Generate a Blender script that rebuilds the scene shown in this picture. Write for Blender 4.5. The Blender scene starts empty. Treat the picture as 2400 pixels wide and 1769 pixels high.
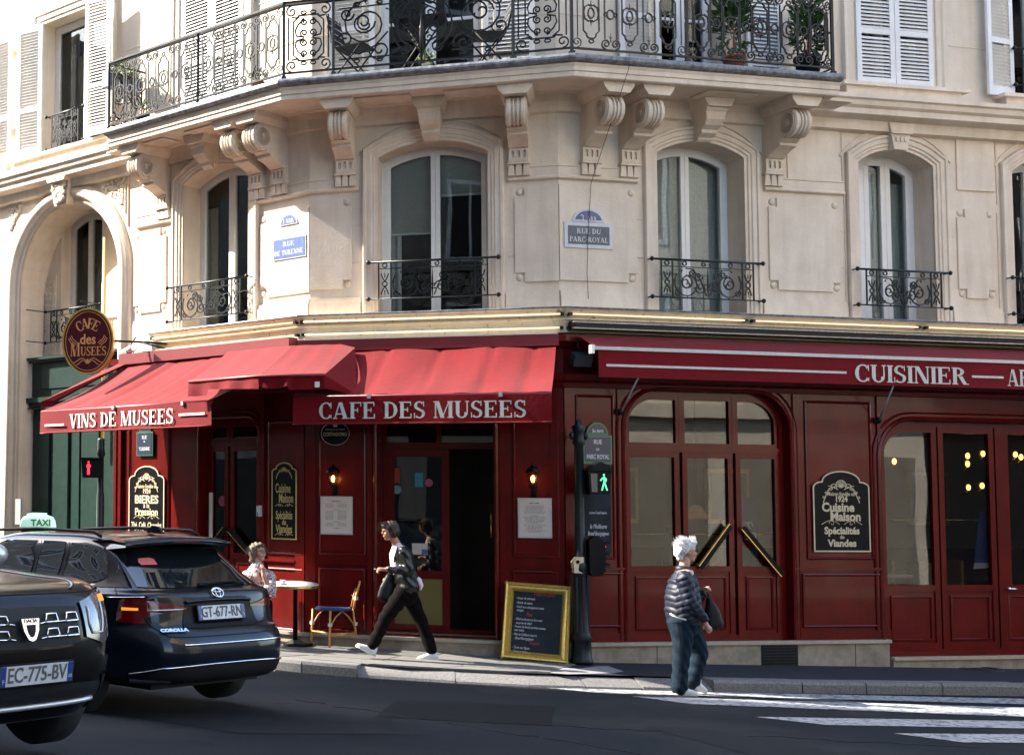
import bpy, math, random
from mathutils import Matrix, Vector
from mathutils.geometry import tessellate_polygon
random.seed(7)
PI = math.pi
SC = bpy.context.scene
COL = SC.collection
def R(d): return math.radians(d)

# ---------------------------------------------------------------- camera
CF, CCX, CCY, CP, CRL = 3339.064, 260.013, 931.18, 0.0695497, 0.0103342
CAMZ = 2.0
_r0 = Vector((1, 0, 0)); _u0 = Vector((0, -math.sin(CP), math.cos(CP))); _fw = Vector((0, math.cos(CP), math.sin(CP)))
_rt = _r0*math.cos(CRL) + _u0*math.sin(CRL)
_up = -_r0*math.sin(CRL) + _u0*math.cos(CRL)
cam_d = bpy.data.cameras.new('camera'); cam = bpy.data.objects.new('camera', cam_d); COL.objects.link(cam)
cam.matrix_world = Matrix(((_rt.x, _up.x, -_fw.x, 0), (_rt.y, _up.y, -_fw.y, 0), (_rt.z, _up.z, -_fw.z, CAMZ), (0, 0, 0, 1)))
cam_d.sensor_width = 36; cam_d.sensor_fit = 'HORIZONTAL'
cam_d.lens = CF*36/2400; cam_d.shift_x = (1200-CCX)/2400; cam_d.shift_y = (CCY-884.5)/2400
cam_d.clip_start = .1; cam_d.clip_end = 600
SC.camera = cam

# ---------------------------------------------------------------- light
SUN_AZ, SUN_EL = R(162.5), R(38)
sdir = Vector((math.cos(SUN_EL)*math.cos(SUN_AZ), math.cos(SUN_EL)*math.sin(SUN_AZ), math.sin(SUN_EL)))
sl = bpy.data.lights.new('sun', 'SUN'); so = bpy.data.objects.new('sun', sl); COL.objects.link(so)
sl.energy = 3.3; sl.angle = R(.5); sl.color = (1, .93, .82)
so.rotation_mode = 'QUATERNION'; so.rotation_quaternion = sdir.to_track_quat('Z', 'Y'); so.location = (-30, 10, 40)
wd = bpy.data.worlds.new('World'); SC.world = wd; wd.use_nodes = True
wn = wd.node_tree.nodes; wn.clear()
sky = wn.new('ShaderNodeTexSky'); sky.sky_type = 'NISHITA'; sky.sun_disc = False
sky.sun_elevation = SUN_EL; sky.sun_rotation = math.atan2(sdir.x, sdir.y)
sky.air_density = 1.0; sky.dust_density = 2.0; sky.ozone_density = 1.0
bg = wn.new('ShaderNodeBackground'); bg.inputs['Strength'].default_value = .15
wo = wn.new('ShaderNodeOutputWorld')
wd.node_tree.links.new(sky.outputs[0], bg.inputs[0]); wd.node_tree.links.new(bg.outputs[0], wo.inputs[0])
SC.view_settings.view_transform = 'Standard'; SC.view_settings.look = 'None'
SC.view_settings.exposure = 2.75; SC.view_settings.gamma = 1
SC.cycles.max_bounces = 7; SC.cycles.diffuse_bounces = 4; SC.cycles.glossy_bounces = 4; SC.cycles.transparent_max_bounces = 16
SC.cycles.sample_clamp_indirect = 6

# ---------------------------------------------------------------- faces of the corner house
class Face:
    def __init__(s, o, t):
        s.o = Vector(o); s.t = Vector(t).normalized(); s.n = Vector((s.t.y, -s.t.x))
        s.M = Matrix(((s.t.x, -s.n.x, 0, s.o.x), (s.t.y, -s.n.y, 0, s.o.y), (0, 0, 1, 0), (0, 0, 0, 1)))
FL = Face((2.51944, 18.01036), (0.652238, -0.758014))
FM = Face((2.51944, 18.01036), (0.942915, -0.333032))
FR = Face((5.38006, 17.0), (0.980261, 0.197707))
WM = 3.0338
FACE = {'l': FL, 'm': FM, 'r': FR}
def ray(x, y):
    return _fw + _rt*((x-CCX)/CF) - _up*((y-CCY)/CF)
def hit(k, x, y, d=0.0):
    """measured point of the photograph -> (u, z) on the plane d metres in front of facade k"""
    f = FACE[k]; q = ray(x, y); o = f.o + f.n*d
    s = (o.x*f.n.x + o.y*f.n.y)/(q.x*f.n.x + q.y*f.n.y)
    P = q*s
    return (P.x-f.o.x)*f.t.x + (P.y-f.o.y)*f.t.y, P.z+CAMZ
def hu(k, x, y, d=0.0): return hit(k, x, y, d)[0]
def hz(k, x, y, d=0.0): return hit(k, x, y, d)[1]
def zs(X):  # pavement height
    return .127 - .026*(max(-6, min(20, X))-5.4)
def zroad(X, Y):
    return zs(X) - .12 + .035*max(0, 15.4-max(Y, 7.5))
def ground(x, y, fn=zroad):
    q = ray(x, y); t = 12.0
    for _ in range(40):
        P = q*t; t = (fn(P.x, P.y) - CAMZ)/q.z
    P = q*t
    return Vector((P.x, P.y, P.z+CAMZ))

# ---------------------------------------------------------------- mesh builder
class MB:
    def __init__(s): s.v = []; s.f = []; s.smooth = []
    def add(s, vs, fs, sm=False):
        b = len(s.v); s.v.extend([tuple(p) for p in vs]); s.f.extend([tuple(i+b for i in f) for f in fs]); s.smooth.extend([sm]*len(fs)); return s
    def box(s, x0, x1, y0, y1, z0, z1, M=None):
        vs = [Vector((x, y, z)) for z in (z0, z1) for y in (y0, y1) for x in (x0, x1)]
        if M is not None: vs = [M @ v for v in vs]
        return s.add(vs, [(0, 2, 3, 1), (4, 5, 7, 6), (0, 1, 5, 4), (2, 6, 7, 3), (0, 4, 6, 2), (1, 3, 7, 5)])
    def poly(s, pts): return s.add(pts, [tuple(range(len(pts)))])
    def prism(s, p2, y0, y1, M=None, sm=False):
        """polygon in (x,z) with thickness from y0 (front) to y1"""
        n = len(p2)
        vs = [Vector((a, y0, b)) for a, b in p2] + [Vector((a, y1, b)) for a, b in p2]
        if M is not None: vs = [M @ v for v in vs]
        fs = [tuple(range(n)), tuple(range(2*n-1, n-1, -1))]
        s.add(vs, fs)
        b = len(s.v)-2*n
        for i in range(n):
            j = (i+1) % n; s.f.append((b+i, b+n+i, b+n+j, b+j)); s.smooth.append(sm)
        return s
    def prismz(s, p2, z0, z1, M=None):
        n = len(p2)
        vs = [Vector((a, b, z0)) for a, b in p2] + [Vector((a, b, z1)) for a, b in p2]
        if M is not None: vs = [M @ v for v in vs]
        s.add(vs, [tuple(range(n)), tuple(range(2*n-1, n-1, -1))] + [(i, n+i, n+(i+1) % n, (i+1) % n) for i in range(n)])
        return s
    def sweep(s, path, prof, closed=False, cap=True, sm=False):
        """path in (x,z); prof [(offset to the left of travel, y)]"""
        n = len(path); ms = []
        for i in range(n):
            if closed: a, b, c = path[i-1], path[i], path[(i+1) % n]
            else: a, b, c = path[max(i-1, 0)], path[i], path[min(i+1, n-1)]
            d1 = Vector((b[0]-a[0], b[1]-a[1])); d2 = Vector((c[0]-b[0], c[1]-b[1]))
            if d1.length < 1e-9: d1 = d2.copy()
            if d2.length < 1e-9: d2 = d1.copy()
            d1.normalize(); d2.normalize()
            m = Vector((-(d1.y+d2.y), d1.x+d2.x))
            if m.length < 1e-6: m = Vector((-d1.y, d1.x))
            m.normalize(); cs = max(.35, m.x*-d1.y + m.y*d1.x); ms.append(m/cs)
        k = len(prof); vs = []
        for (px, pz), m in zip(path, ms):
            for o, y in prof: vs.append((px+m.x*o, y, pz+m.y*o))
        fs = []
        for i in range(n if closed else n-1):
            j = (i+1) % n
            for q in range(k-1): fs.append((i*k+q, j*k+q, j*k+q+1, i*k+q+1))
        if cap and not closed and k > 2:
            fs.append(tuple(range(k))); fs.append(tuple((n-1)*k+q for q in reversed(range(k))))
        return s.add(vs, fs, sm)
    def tube(s, pts, r, n=4, closed=False, flat=None, sm=True):
        """round or square tube through 3d points"""
        pts = [Vector(p) for p in pts]; N = len(pts); vs = []; up = None
        rr = r if isinstance(r, (list, tuple)) else [r]*N
        for i, p in enumerate(pts):
            a = pts[i-1] if (i > 0 or closed) else p
            c = pts[(i+1) % N] if (i < N-1 or closed) else p
            d = (c-a)
            if d.length < 1e-9: d = Vector((0, 0, 1))
            d.normalize()
            if up is None: up = Vector((0, 1, 0)) if abs(d.y) < .9 else Vector((1, 0, 0))
            e1 = (up - d*up.dot(d))
            if e1.length < 1e-4: e1 = d.orthogonal()
            e1.normalize(); e2 = d.cross(e1); up = e1
            for q in range(n):
                an = 2*PI*(q+.5)/n
                vs.append(p + e1*(math.cos(an)*rr[i]) + e2*(math.sin(an)*rr[i]))
        fs = []
        for i in range(N if closed else N-1):
            j = (i+1) % N
            for q in range(n): fs.append((i*n+q, i*n+(q+1) % n, j*n+(q+1) % n, j*n+q))
        if not closed:
            fs.append(tuple(reversed(range(n)))); fs.append(tuple((N-1)*n+q for q in range(n)))
        return s.add(vs, fs, sm and n > 4)
    def lathe(s, prof, n=16, M=None, sm=True):
        """prof [(r,z)] about z"""
        vs = []
        for r, z in prof:
            for q in range(n):
                a = 2*PI*q/n; vs.append(Vector((r*math.cos(a), r*math.sin(a), z)))
        if M is not None: vs = [M @ v for v in vs]
        fs = []
        for i in range(len(prof)-1):
            for q in range(n): fs.append((i*n+q, i*n+(q+1) % n, (i+1)*n+(q+1) % n, (i+1)*n+q))
        b = len(prof)-1
        s.add(vs, fs, sm)
        o = len(s.v)-len(vs)
        if prof[0][0] > 1e-4: s.f.append(tuple(o+q for q in reversed(range(n)))); s.smooth.append(False)
        if prof[b][0] > 1e-4: s.f.append(tuple(o+b*n+q for q in range(n))); s.smooth.append(False)
        return s
    def loft(s, rings, cap=True, sm=True, closed=True):
        k = len(rings[0]); vs = [p for r in rings for p in r]; fs = []
        for i in range(len(rings)-1):
            for q in range(k if closed else k-1): fs.append((i*k+q, i*k+(q+1) % k, (i+1)*k+(q+1) % k, (i+1)*k+q))
        if cap: fs.append(tuple(reversed(range(k)))); fs.append(tuple((len(rings)-1)*k+q for q in range(k)))
        return s.add(vs, fs, sm)
    def ball(s, c, rx, ry=None, rz=None, n=12, m=8, M=None):
        ry = rx if ry is None else ry; rz = rx if rz is None else rz
        vs = [Vector((0, 0, -rz))]; 
        for i in range(1, m):
            t = PI*i/m
            for q in range(n):
                a = 2*PI*q/n; vs.append(Vector((rx*math.sin(t)*math.cos(a), ry*math.sin(t)*math.sin(a), -rz*math.cos(t))))
        vs.append(Vector((0, 0, rz)))
        if M is not None: vs = [M @ v for v in vs]
        vs = [v + Vector(c) for v in vs]
        fs = [(0, 1+(q+1) % n, 1+q) for q in range(n)]
        for i in range(m-2):
            for q in range(n): fs.append((1+i*n+q, 1+i*n+(q+1) % n, 1+(i+1)*n+(q+1) % n, 1+(i+1)*n+q))
        L = len(vs)-1; b = 1+(m-2)*n
        fs += [(b+q, b+(q+1) % n, L) for q in range(n)]
        return s.add(vs, fs, True)
    def mesh(s, name, mat):
        me = bpy.data.meshes.new(name); me.from_pydata([tuple(v) for v in s.v], [], s.f)
        me.polygons.foreach_set('use_smooth', s.smooth); me.update()
        if mat is not None: me.materials.append(mat)
        return me

WMAT = {}
I4 = Matrix.Identity(4)
def place(o, W, parent=None):
    WMAT[o.name] = W
    if parent is not None:
        o.parent = parent; o.matrix_basis = WMAT[parent.name].inverted() @ W
    else: o.matrix_basis = W
    COL.objects.link(o); return o
def part(name, mb, mat, parent=None, W=I4, label=None, kind=None):
    me = mb if isinstance(mb, bpy.types.Mesh) else mb.mesh(name, mat)
    o = bpy.data.objects.new(name, me); place(o, W, parent)
    if label: o['label'] = label
    if kind: o['kind'] = kind
    return o
def thing(name, label, cat, W=I4, group=None):
    o = bpy.data.objects.new(name, None); o.empty_display_size = .2; place(o, W)
    o['label'] = label; o['category'] = cat
    if group: o['group'] = group
    return o
def tagged(o, label, cat, group=None):
    o['label'] = label; o['category'] = cat
    if group: o['group'] = group
    return o
def struct(name, mb, mat, W=I4):
    o = part(name, mb, mat, None, W); o['kind'] = 'structure'; return o
def dup(root, W, label=None):
    """copy a thing with its parts and sub-parts"""
    r = root.copy(); place(r, W)
    if label: r['label'] = label
    def rec(src, dst):
        for ch in list(src.children):
            c = ch.copy(); WMAT[c.name] = WMAT[dst.name] @ ch.matrix_basis
            c.parent = dst; COL.objects.link(c); rec(ch, c)
    rec(root, r); return r
def T(x, y, z): return Matrix.Translation((x, y, z))
def RZ(a): return Matrix.Rotation(a, 4, 'Z')
def RX(a): return Matrix.Rotation(a, 4, 'X')
def RY(a): return Matrix.Rotation(a, 4, 'Y')
def FW(k, u, z, d=0): return FACE[k].M @ T(u, -d, z)

# ---------------------------------------------------------------- materials
def mat(name, col, rough=.6, metal=0, var=0, vscale=6, bump=0, bscale=60, spec=.5, coat=0, emit=None, estr=0, col2=None, sheen=0, mix=None):
    m = bpy.data.materials.new(name); m.use_nodes = True; nt = m.node_tree; b = nt.nodes['Principled BSDF']
    b.inputs['Base Color'].default_value = (*col, 1); b.inputs['Roughness'].default_value = rough; b.inputs['Metallic'].default_value = metal
    b.inputs['Specular IOR Level'].default_value = spec; b.inputs['Coat Weight'].default_value = coat; b.inputs['Coat Roughness'].default_value = .05
    b.inputs['Sheen Weight'].default_value = sheen
    if emit: b.inputs['Emission Color'].default_value = (*emit, 1); b.inputs['Emission Strength'].default_value = estr
    if var or bump or col2:
        tc = nt.nodes.new('ShaderNodeNewGeometry')
    if var or col2:
        n = nt.nodes.new('ShaderNodeTexNoise'); n.inputs['Scale'].default_value = vscale; n.inputs['Detail'].default_value = 6; n.inputs['Roughness'].default_value = .65
        nt.links.new(tc.outputs['Position'], n.inputs['Vector'])
        r = nt.nodes.new('ShaderNodeValToRGB'); nt.links.new(n.outputs[0], r.inputs[0])
        a = [max(0, c*(1-var)) for c in col]; c2 = col2 or [min(1, c*(1+var)) for c in col]
        r.color_ramp.elements[0].color = (*a, 1); r.color_ramp.elements[1].color = (*c2, 1)
        r.color_ramp.elements[0].position = .3; r.color_ramp.elements[1].position = .7
        if mix: r.color_ramp.elements[0].position, r.color_ramp.elements[1].position = mix
        nt.links.new(r.outputs[0], b.inputs['Base Color'])
    if bump:
        n2 = nt.nodes.new('ShaderNodeTexNoise'); n2.inputs['Scale'].default_value = bscale; n2.inputs['Detail'].default_value = 4
        nt.links.new(tc.outputs['Position'], n2.inputs['Vector'])
        bp = nt.nodes.new('ShaderNodeBump'); bp.inputs['Strength'].default_value = bump; bp.inputs['Distance'].default_value = .01
        nt.links.new(n2.outputs[0], bp.inputs['Height']); nt.links.new(bp.outputs[0], b.inputs['Normal'])
    return m
def streaky(m, col, amt=.25, sx=9, sz=.7, thr=(.45, .8)):
    """rain streaks and grime running down a wall, multiplied into the base colour"""
    nt = m.node_tree; b = nt.nodes['Principled BSDF']; g = nt.nodes.new('ShaderNodeNewGeometry')
    mp = nt.nodes.new('ShaderNodeMapping'); mp.inputs['Scale'].default_value = (sx, sx, sz)
    n = nt.nodes.new('ShaderNodeTexNoise'); n.inputs['Scale'].default_value = 1; n.inputs['Detail'].default_value = 5
    nt.links.new(g.outputs['Position'], mp.inputs[0]); nt.links.new(mp.outputs[0], n.inputs['Vector'])
    r = nt.nodes.new('ShaderNodeValToRGB'); nt.links.new(n.outputs[0], r.inputs[0])
    r.color_ramp.elements[0].position, r.color_ramp.elements[1].position = thr
    r.color_ramp.elements[0].color = (0, 0, 0, 1); r.color_ramp.elements[1].color = (amt, amt, amt, 1)
    mx = nt.nodes.new('ShaderNodeMix'); mx.data_type = 'RGBA'
    src = b.inputs['Base Color'].links[0].from_socket if b.inputs['Base Color'].links else None
    nt.links.new(r.outputs[0], mx.inputs['Factor'])
    if src: nt.links.new(src, mx.inputs['A'])
    else: mx.inputs['A'].default_value = b.inputs['Base Color'].default_value
    mx.inputs['B'].default_value = (*col, 1)
    nt.links.new(mx.outputs['Result'], b.inputs['Base Color'])
    return m
def glass(name, tint=(.8, .85, .85), refl=.16, rough=.0):
    m = bpy.data.materials.new(name); m.use_nodes = True; nt = m.node_tree; nt.nodes.clear()
    tr = nt.nodes.new('ShaderNodeBsdfTransparent'); tr.inputs[0].default_value = (*tint, 1)
    gl = nt.nodes.new('ShaderNodeBsdfGlossy'); gl.inputs['Roughness'].default_value = rough; gl.inputs[0].default_value = (.95, .97, 1, 1)
    fr = nt.nodes.new('ShaderNodeFresnel'); fr.inputs[0].default_value = 1.5
    ad = nt.nodes.new('ShaderNodeMath'); ad.operation = 'ADD'; ad.inputs[1].default_value = refl; ad.use_clamp = True
    mx = nt.nodes.new('ShaderNodeMixShader'); out = nt.nodes.new('ShaderNodeOutputMaterial')
    gg = nt.nodes.new('ShaderNodeNewGeometry'); ns = nt.nodes.new('ShaderNodeTexNoise'); ns.inputs['Scale'].default_value = 1.3; ns.inputs['Detail'].default_value = 1
    bp = nt.nodes.new('ShaderNodeBump'); bp.inputs['Strength'].default_value = .025; bp.inputs['Distance'].default_value = .05
    nt.links.new(gg.outputs['Position'], ns.inputs['Vector']); nt.links.new(ns.outputs[0], bp.inputs['Height']); nt.links.new(bp.outputs[0], gl.inputs['Normal'])
    iv = nt.nodes.new('ShaderNodeMath'); iv.operation = 'SUBTRACT'; iv.inputs[0].default_value = 1; nt.links.new(gg.outputs['Backfacing'], iv.inputs[1])
    ml = nt.nodes.new('ShaderNodeMath'); ml.operation = 'MULTIPLY'
    nt.links.new(fr.outputs[0], ad.inputs[0]); nt.links.new(ad.outputs[0], ml.inputs[0]); nt.links.new(iv.outputs[0], ml.inputs[1]); nt.links.new(ml.outputs[0], mx.inputs[0])
    nt.links.new(tr.outputs[0], mx.inputs[1]); nt.links.new(gl.outputs[0], mx.inputs[2]); nt.links.new(mx.outputs[0], out.inputs[0])
    return m
M = {}
M['stone'] = streaky(mat('limestone', (.66, .555, .44), .85, var=.08, vscale=2.2, bump=.35, bscale=45, col2=(.73, .62, .505)), (.36, .29, .21), .34, 7, .9)
M['carved'] = mat('carved_limestone', (.63, .53, .42), .85, var=.10, vscale=9, bump=.4, bscale=50)
M['upper'] = streaky(mat('upper_limestone', (.60, .51, .40), .85, var=.06, vscale=1.6, bump=.3, bscale=40, col2=(.66, .58, .48)), (.33, .27, .2), .3)
M['lead'] = mat('weathered_lead', (.07, .075, .085), .45, var=.5, vscale=14, bump=.3, bscale=20, col2=(.24, .25, .27))
M['iron'] = mat('painted_iron', (.006, .009, .011), .4, var=.3, vscale=30, spec=.3)
M['white'] = mat('white_paint', (.68, .68, .66), .45, var=.06, vscale=4)
M['shut'] = mat('shutter_paint', (.66, .65, .63), .55, var=.07, vscale=5, bump=.15)
M['glass'] = glass('window_glass', (.75, .78, .78), .06)
M['shopglass'] = glass('shop_glass', (.72, .72, .70), .13)
M['carglass'] = glass('car_glass', (.08, .1, .11), .10)
M['red'] = streaky(mat('red_gloss_paint', (.092, .0042, .0030), .27, var=.18, vscale=3, spec=.20, coat=.14, bump=.06, bscale=18), (.035, .003, .003), .5, 4, 1.2, (.45, .85))
M['awn'] = mat('awning_canvas', (.135, .0012, .004), .8, var=.12, vscale=2.5, bump=.25, bscale=25, sheen=.12, spec=.12)
M['awnbox'] = mat('awning_box_paint', (.14, .010, .014), .45, var=.12, vscale=6)
streaky(M['awn'], (.10, .002, .005), .45, 5, 3, (.45, .8))
M['lett'] = mat('white_lettering', (.48, .48, .44), .7, var=.08, vscale=20)
M['cream'] = streaky(mat('cream_fascia_paint', (.58, .49, .36), .6, var=.12, vscale=7, bump=.3, bscale=18), (.16, .08, .04), .8, 16, 8, (.62, .72))
M['neon'] = mat('warm_neon', (.9, .75, .45), .4, emit=(1, .76, .46), estr=.16)
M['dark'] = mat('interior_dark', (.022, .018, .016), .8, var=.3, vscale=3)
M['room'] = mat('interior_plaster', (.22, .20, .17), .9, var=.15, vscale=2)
M['curtain'] = mat('net_curtain', (.60, .59, .55), .9, var=.15, vscale=30)
M['granite'] = mat('granite', (.12, .115, .108), .8, var=.45, vscale=40, bump=.4, bscale=90)
M['plinth'] = streaky(mat('plinth_stone', (.24, .2, .15), .8, var=.2, vscale=9, bump=.4, bscale=50), (.07, .06, .05), .7, 5, 5)
M['slab'] = mat('pavement_slab', (.085, .083, .078), .8, var=.14, vscale=5, bump=.3, bscale=120)
M['slab2'] = mat('pavement_slab_light', (.105, .10, .092), .8, var=.12, vscale=7, bump=.3, bscale=120)
M['far_stone'] = streaky(mat('weathered_stone', (.26, .225, .18), .85, var=.15, vscale=1.5), (.12, .1, .08), .5, 3, .5)
M['far_stone2'] = streaky(mat('pale_render', (.64, .56, .46), .85, var=.10, vscale=1.5), (.42, .35, .27), .4, 3, .5)
M['asph'] = streaky(streaky(mat('asphalt', (.0095, .0125, .016), .92, var=.45, vscale=150, bump=.6, bscale=300, spec=.10), (.022, .023, .024), .8, .45, .45, (.48, .62)), (.008, .009, .010), .6, 2.5, 2.5, (.58, .68))
M['pasph'] = mat('pavement_asphalt', (.026, .027, .034), .9, var=.3, vscale=60, bump=.5, bscale=200, spec=.12)
M['paint'] = mat('road_paint', (.06, .063, .068), .8, vscale=14, bump=.3, bscale=150, spec=.15, col2=(.26, .27, .285), mix=(.41, .50))
M['green'] = mat('dark_green_paint', (.008, .026, .020), .4, var=.25, vscale=8, spec=.3)
M['gold'] = mat('gilded', (.55, .38, .09), .38, metal=.65, var=.2, vscale=30, bump=.3, bscale=60)
M['brass'] = mat('brass', (.6, .42, .14), .25, metal=.9)
M['goldp'] = mat('gold_lettering', (.42, .34, .14), .5)
M['creamp'] = mat('cream_lettering', (.50, .43, .29), .6)
M['black'] = mat('black_gloss', (.004, .0045, .005), .35, spec=.12)
M['blackm'] = mat('black_matt', (.012, .013, .015), .6, var=.3, vscale=20, spec=.25)
M['chalk'] = mat('chalkboard', (.010, .015, .020), .7, var=.4, vscale=5, spec=.2)
M['chalkw'] = mat('chalk_writing', (.5, .52, .54), .9)
M['chalkr'] = mat('red_chalk', (.32, .05, .05), .9)
M['paper'] = mat('paper', (.50, .45, .40), .8, var=.04, vscale=8)
M['ink'] = mat('ink', (.10, .09, .09), .8)
M['maroon'] = mat('maroon_sign', (.060, .006, .012), .35, spec=.2)
M['orange'] = mat('sign_letters_orange', (.62, .28, .09), .5)
M['blue'] = mat('enamel_blue', (.02, .045, .19), .3, var=.15, vscale=20, coat=.3)
M['bluel'] = mat('faded_enamel_blue', (.06, .10, .26), .4, var=.3, vscale=20)
M['greyp'] = mat('faded_plate_grey', (.07, .085, .11), .45, var=.2, vscale=15)
M['platew'] = mat('enamel_white', (.50, .52, .54), .35, var=.08, vscale=15)
M['plateg'] = mat('enamel_green', (.05, .14, .07), .35)
M['navy'] = mat('enamel_navy', (.02, .03, .055), .3)
M['glow'] = mat('lamp_bulb', (1, .8, .4), .5, emit=(1, .62, .18), estr=2.5)
M['glowdim'] = mat('sconce_glow', (1, .7, .3), .5, emit=(1, .5, .11), estr=1.5)
M['pedg'] = mat('green_man_light', (.1, .8, .4), .5, emit=(.15, 1, .45), estr=.2)
M['pedr'] = mat('red_man_light', (.8, .03, .03), .5, emit=(1, .02, .04), estr=.6)
M['amber'] = mat('amber_lamp', (.8, .3, .02), .3, emit=(1, .28, .02), estr=.15)
M['redl'] = mat('tail_light', (.10, .002, .003), .12, spec=.3, coat=.5)
M['redhot'] = mat('red_signal', (.8, .02, .03), .3, emit=(1, .02, .05), estr=2.5)
M['chrome'] = mat('chrome', (.75, .76, .78), .12, metal=1)
M['silver'] = mat('satin_metal', (.55, .56, .58), .35, metal=.6)
M['car1'] = mat('navy_black_car_paint', (.0025, .0052, .010), .3, spec=.1, coat=.55)
M['car2'] = mat('black_brown_car_paint', (.004, .0038, .0035), .3, spec=.1, coat=.5)
M['plastic'] = mat('black_plastic', (.008, .008, .009), .6, spec=.2)
M['tyre'] = mat('tyre', (.012, .012, .012), .8)
M['rattan'] = mat('rattan', (.50, .25, .075), .4, var=.2, vscale=25)
M['weave'] = mat('blue_weave', (.02, .045, .16), .6)
M['terra'] = mat('terracotta', (.36, .12, .06), .8, var=.15, vscale=10)
M['leaf'] = mat('leaf', (.035, .085, .018), .55, var=.4, vscale=30)
M['leafl'] = mat('light_leaf', (.14, .22, .05), .6, var=.3, vscale=30)
M['skin'] = mat('skin', (.36, .18, .11), .55, var=.06, vscale=30)
M['skin2'] = mat('fair_skin', (.42, .23, .16), .55, var=.08, vscale=30)
M['rub'] = mat('white_shoe', (.55, .55, .54), .7)

# ================================================================ helpers for joinery
def arc3(a, b, c, n=10):
    """points of the circle arc a-b-c (b on top) excluding end points"""
    ax, ay = a; bx, by = b; cx, cy = c
    d = 2*(ax*(by-cy)+bx*(cy-ay)+cx*(ay-by))
    ux = ((ax*ax+ay*ay)*(by-cy)+(bx*bx+by*by)*(cy-ay)+(cx*cx+cy*cy)*(ay-by))/d
    uy = ((ax*ax+ay*ay)*(cx-bx)+(bx*bx+by*by)*(ax-cx)+(cx*cx+cy*cy)*(bx-ax))/d
    r = math.hypot(ax-ux, ay-uy); a0 = math.atan2(ay-uy, ax-ux); a1 = math.atan2(cy-uy, cx-ux)
    if a1 > a0: a1 -= 2*PI
    return [(ux+r*math.cos(a0+(a1-a0)*i/n), uy+r*math.sin(a0+(a1-a0)*i/n)) for i in range(1, n)]
def arch_path(u0, u1, z0, zs_, zc, n=12):
    return [(u0, z0), (u0, zs_)] + arc3((u0, zs_), ((u0+u1)/2, zc), (u1, zs_), n) + [(u1, zs_), (u1, z0)]
def inset(path, d, closed=False):
    """move an open path to the right of travel (inside) by d"""
    m = MB(); m.sweep(path, [(-d, 0), (-d, 1)], closed, cap=False)
    return [(v[0], v[2]) for v in m.v[::2]]
def wall_sheet(mb, outer, holes, y, depth):
    loops = [[Vector((a, b, 0)) for a, b in outer]] + [[Vector((a, b, 0)) for a, b in h] for h in holes]
    tris = tessellate_polygon(loops)
    flat = [(p.x, y, p.y) for L in loops for p in L]
    fs = []
    for t in tris:
        a, b, c = (flat[i] for i in t)
        ar = (b[0]-a[0])*(c[2]-a[2])-(b[2]-a[2])*(c[0]-a[0])
        if abs(ar) < 1e-9: continue
        fs.append(tuple(t) if ar > 0 else tuple(reversed(t)))
    mb.add(flat, fs)
    for h in holes:
        n = len(h)
        for i in range(n):
            p, q = h[i], h[(i+1) % n]
            mb.add([(p[0], y, p[1]), (q[0], y, q[1]), (q[0], y+depth, q[1]), (p[0], y+depth, p[1])], [(0, 1, 2, 3)])
def xcut(path, u, side):
    """clip a closed convex-ish polygon by x=u keeping side -1 (left) or 1 (right)"""
    out = []
    n = len(path)
    for i in range(n):
        p, q = path[i], path[(i+1) % n]
        ip = (p[0]-u)*side >= 0; iq = (q[0]-u)*side >= 0
        if ip: out.append(p)
        if ip != iq:
            t = (u-p[0])/(q[0]-p[0]); out.append((u, p[1]+t*(q[1]-p[1])))
    return out
def rect(u0, u1, z0, z1): return [(u0, z0), (u0, z1), (u1, z1), (u1, z0)]
def ring(mb, poly, w, y0, y1):
    """frame of width w inside closed polygon (clockwise: up, over, down)"""
    mb.sweep(poly, [(0, y1), (0, y0), (-w, y0), (-w, y1)], closed=True, cap=False)
def casement(par, W, poly, usplit, y, wf=.055, wl=.05, gl='glass', trim='white', thick=.06, bars=(), name='window'):
    """outer frame + leaves split at the given u positions; panes are sub-parts"""
    mb = MB(); ring(mb, poly, wf, y, y+thick)
    inn = inset(poly, wf, True)
    us = [min(p[0] for p in inn)] + list(usplit) + [max(p[0] for p in inn)]
    panes = []
    for a, b in zip(us[:-1], us[1:]):
        q = xcut(xcut(inn, a+.002, 1), b-.002, -1)
        ring(mb, q, wl, y-.012, y+thick-.01)
        panes.append(inset(q, wl-.004, True))
    for z in bars:
        mb.box(us[0], us[-1], y-.008, y+thick-.02, z-.018, z+.018)
    w = part(name, mb, M[trim], par, W)
    for q in panes:
        part('pane', MB().prism(q, y+.018, y+.028), M[gl], w, W)
    return w
def plan_sweep(mb, path, prof, cap=True):
    """path: plan points left to right, prof: (outward offset, z)"""
    pts = [Vector(p) for p in path]; n = len(pts); vs = []; k = len(prof)
    for i, p in enumerate(pts):
        d1 = (pts[i]-pts[i-1]).normalized() if i > 0 else (pts[1]-pts[0]).normalized()
        d2 = (pts[i+1]-pts[i]).normalized() if i < n-1 else d1
        n1 = Vector((d1.y, -d1.x)); n2 = Vector((d2.y, -d2.x)); m = (n1+n2).normalized(); m /= m.dot(n1)
        for o, z in prof: vs.append((p.x+m.x*o, p.y+m.y*o, z))
    fs = [(i*k+q, (i+1)*k+q, (i+1)*k+q+1, i*k+q+1) for i in range(n-1) for q in range(k-1)]
    if cap: fs += [tuple(range(k)), tuple((n-1)*k+q for q in reversed(range(k)))]
    return mb.add(vs, fs)
def fpt(k, u, d=0):
    f = FACE[k]; p = f.o+f.t*u+f.n*d; return (p.x, p.y)
UL_END = -9.0; UR_END = 12.0
PLAN = [fpt('l', UL_END), fpt('m', 0), fpt('r', 0), fpt('r', UR_END)]

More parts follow.
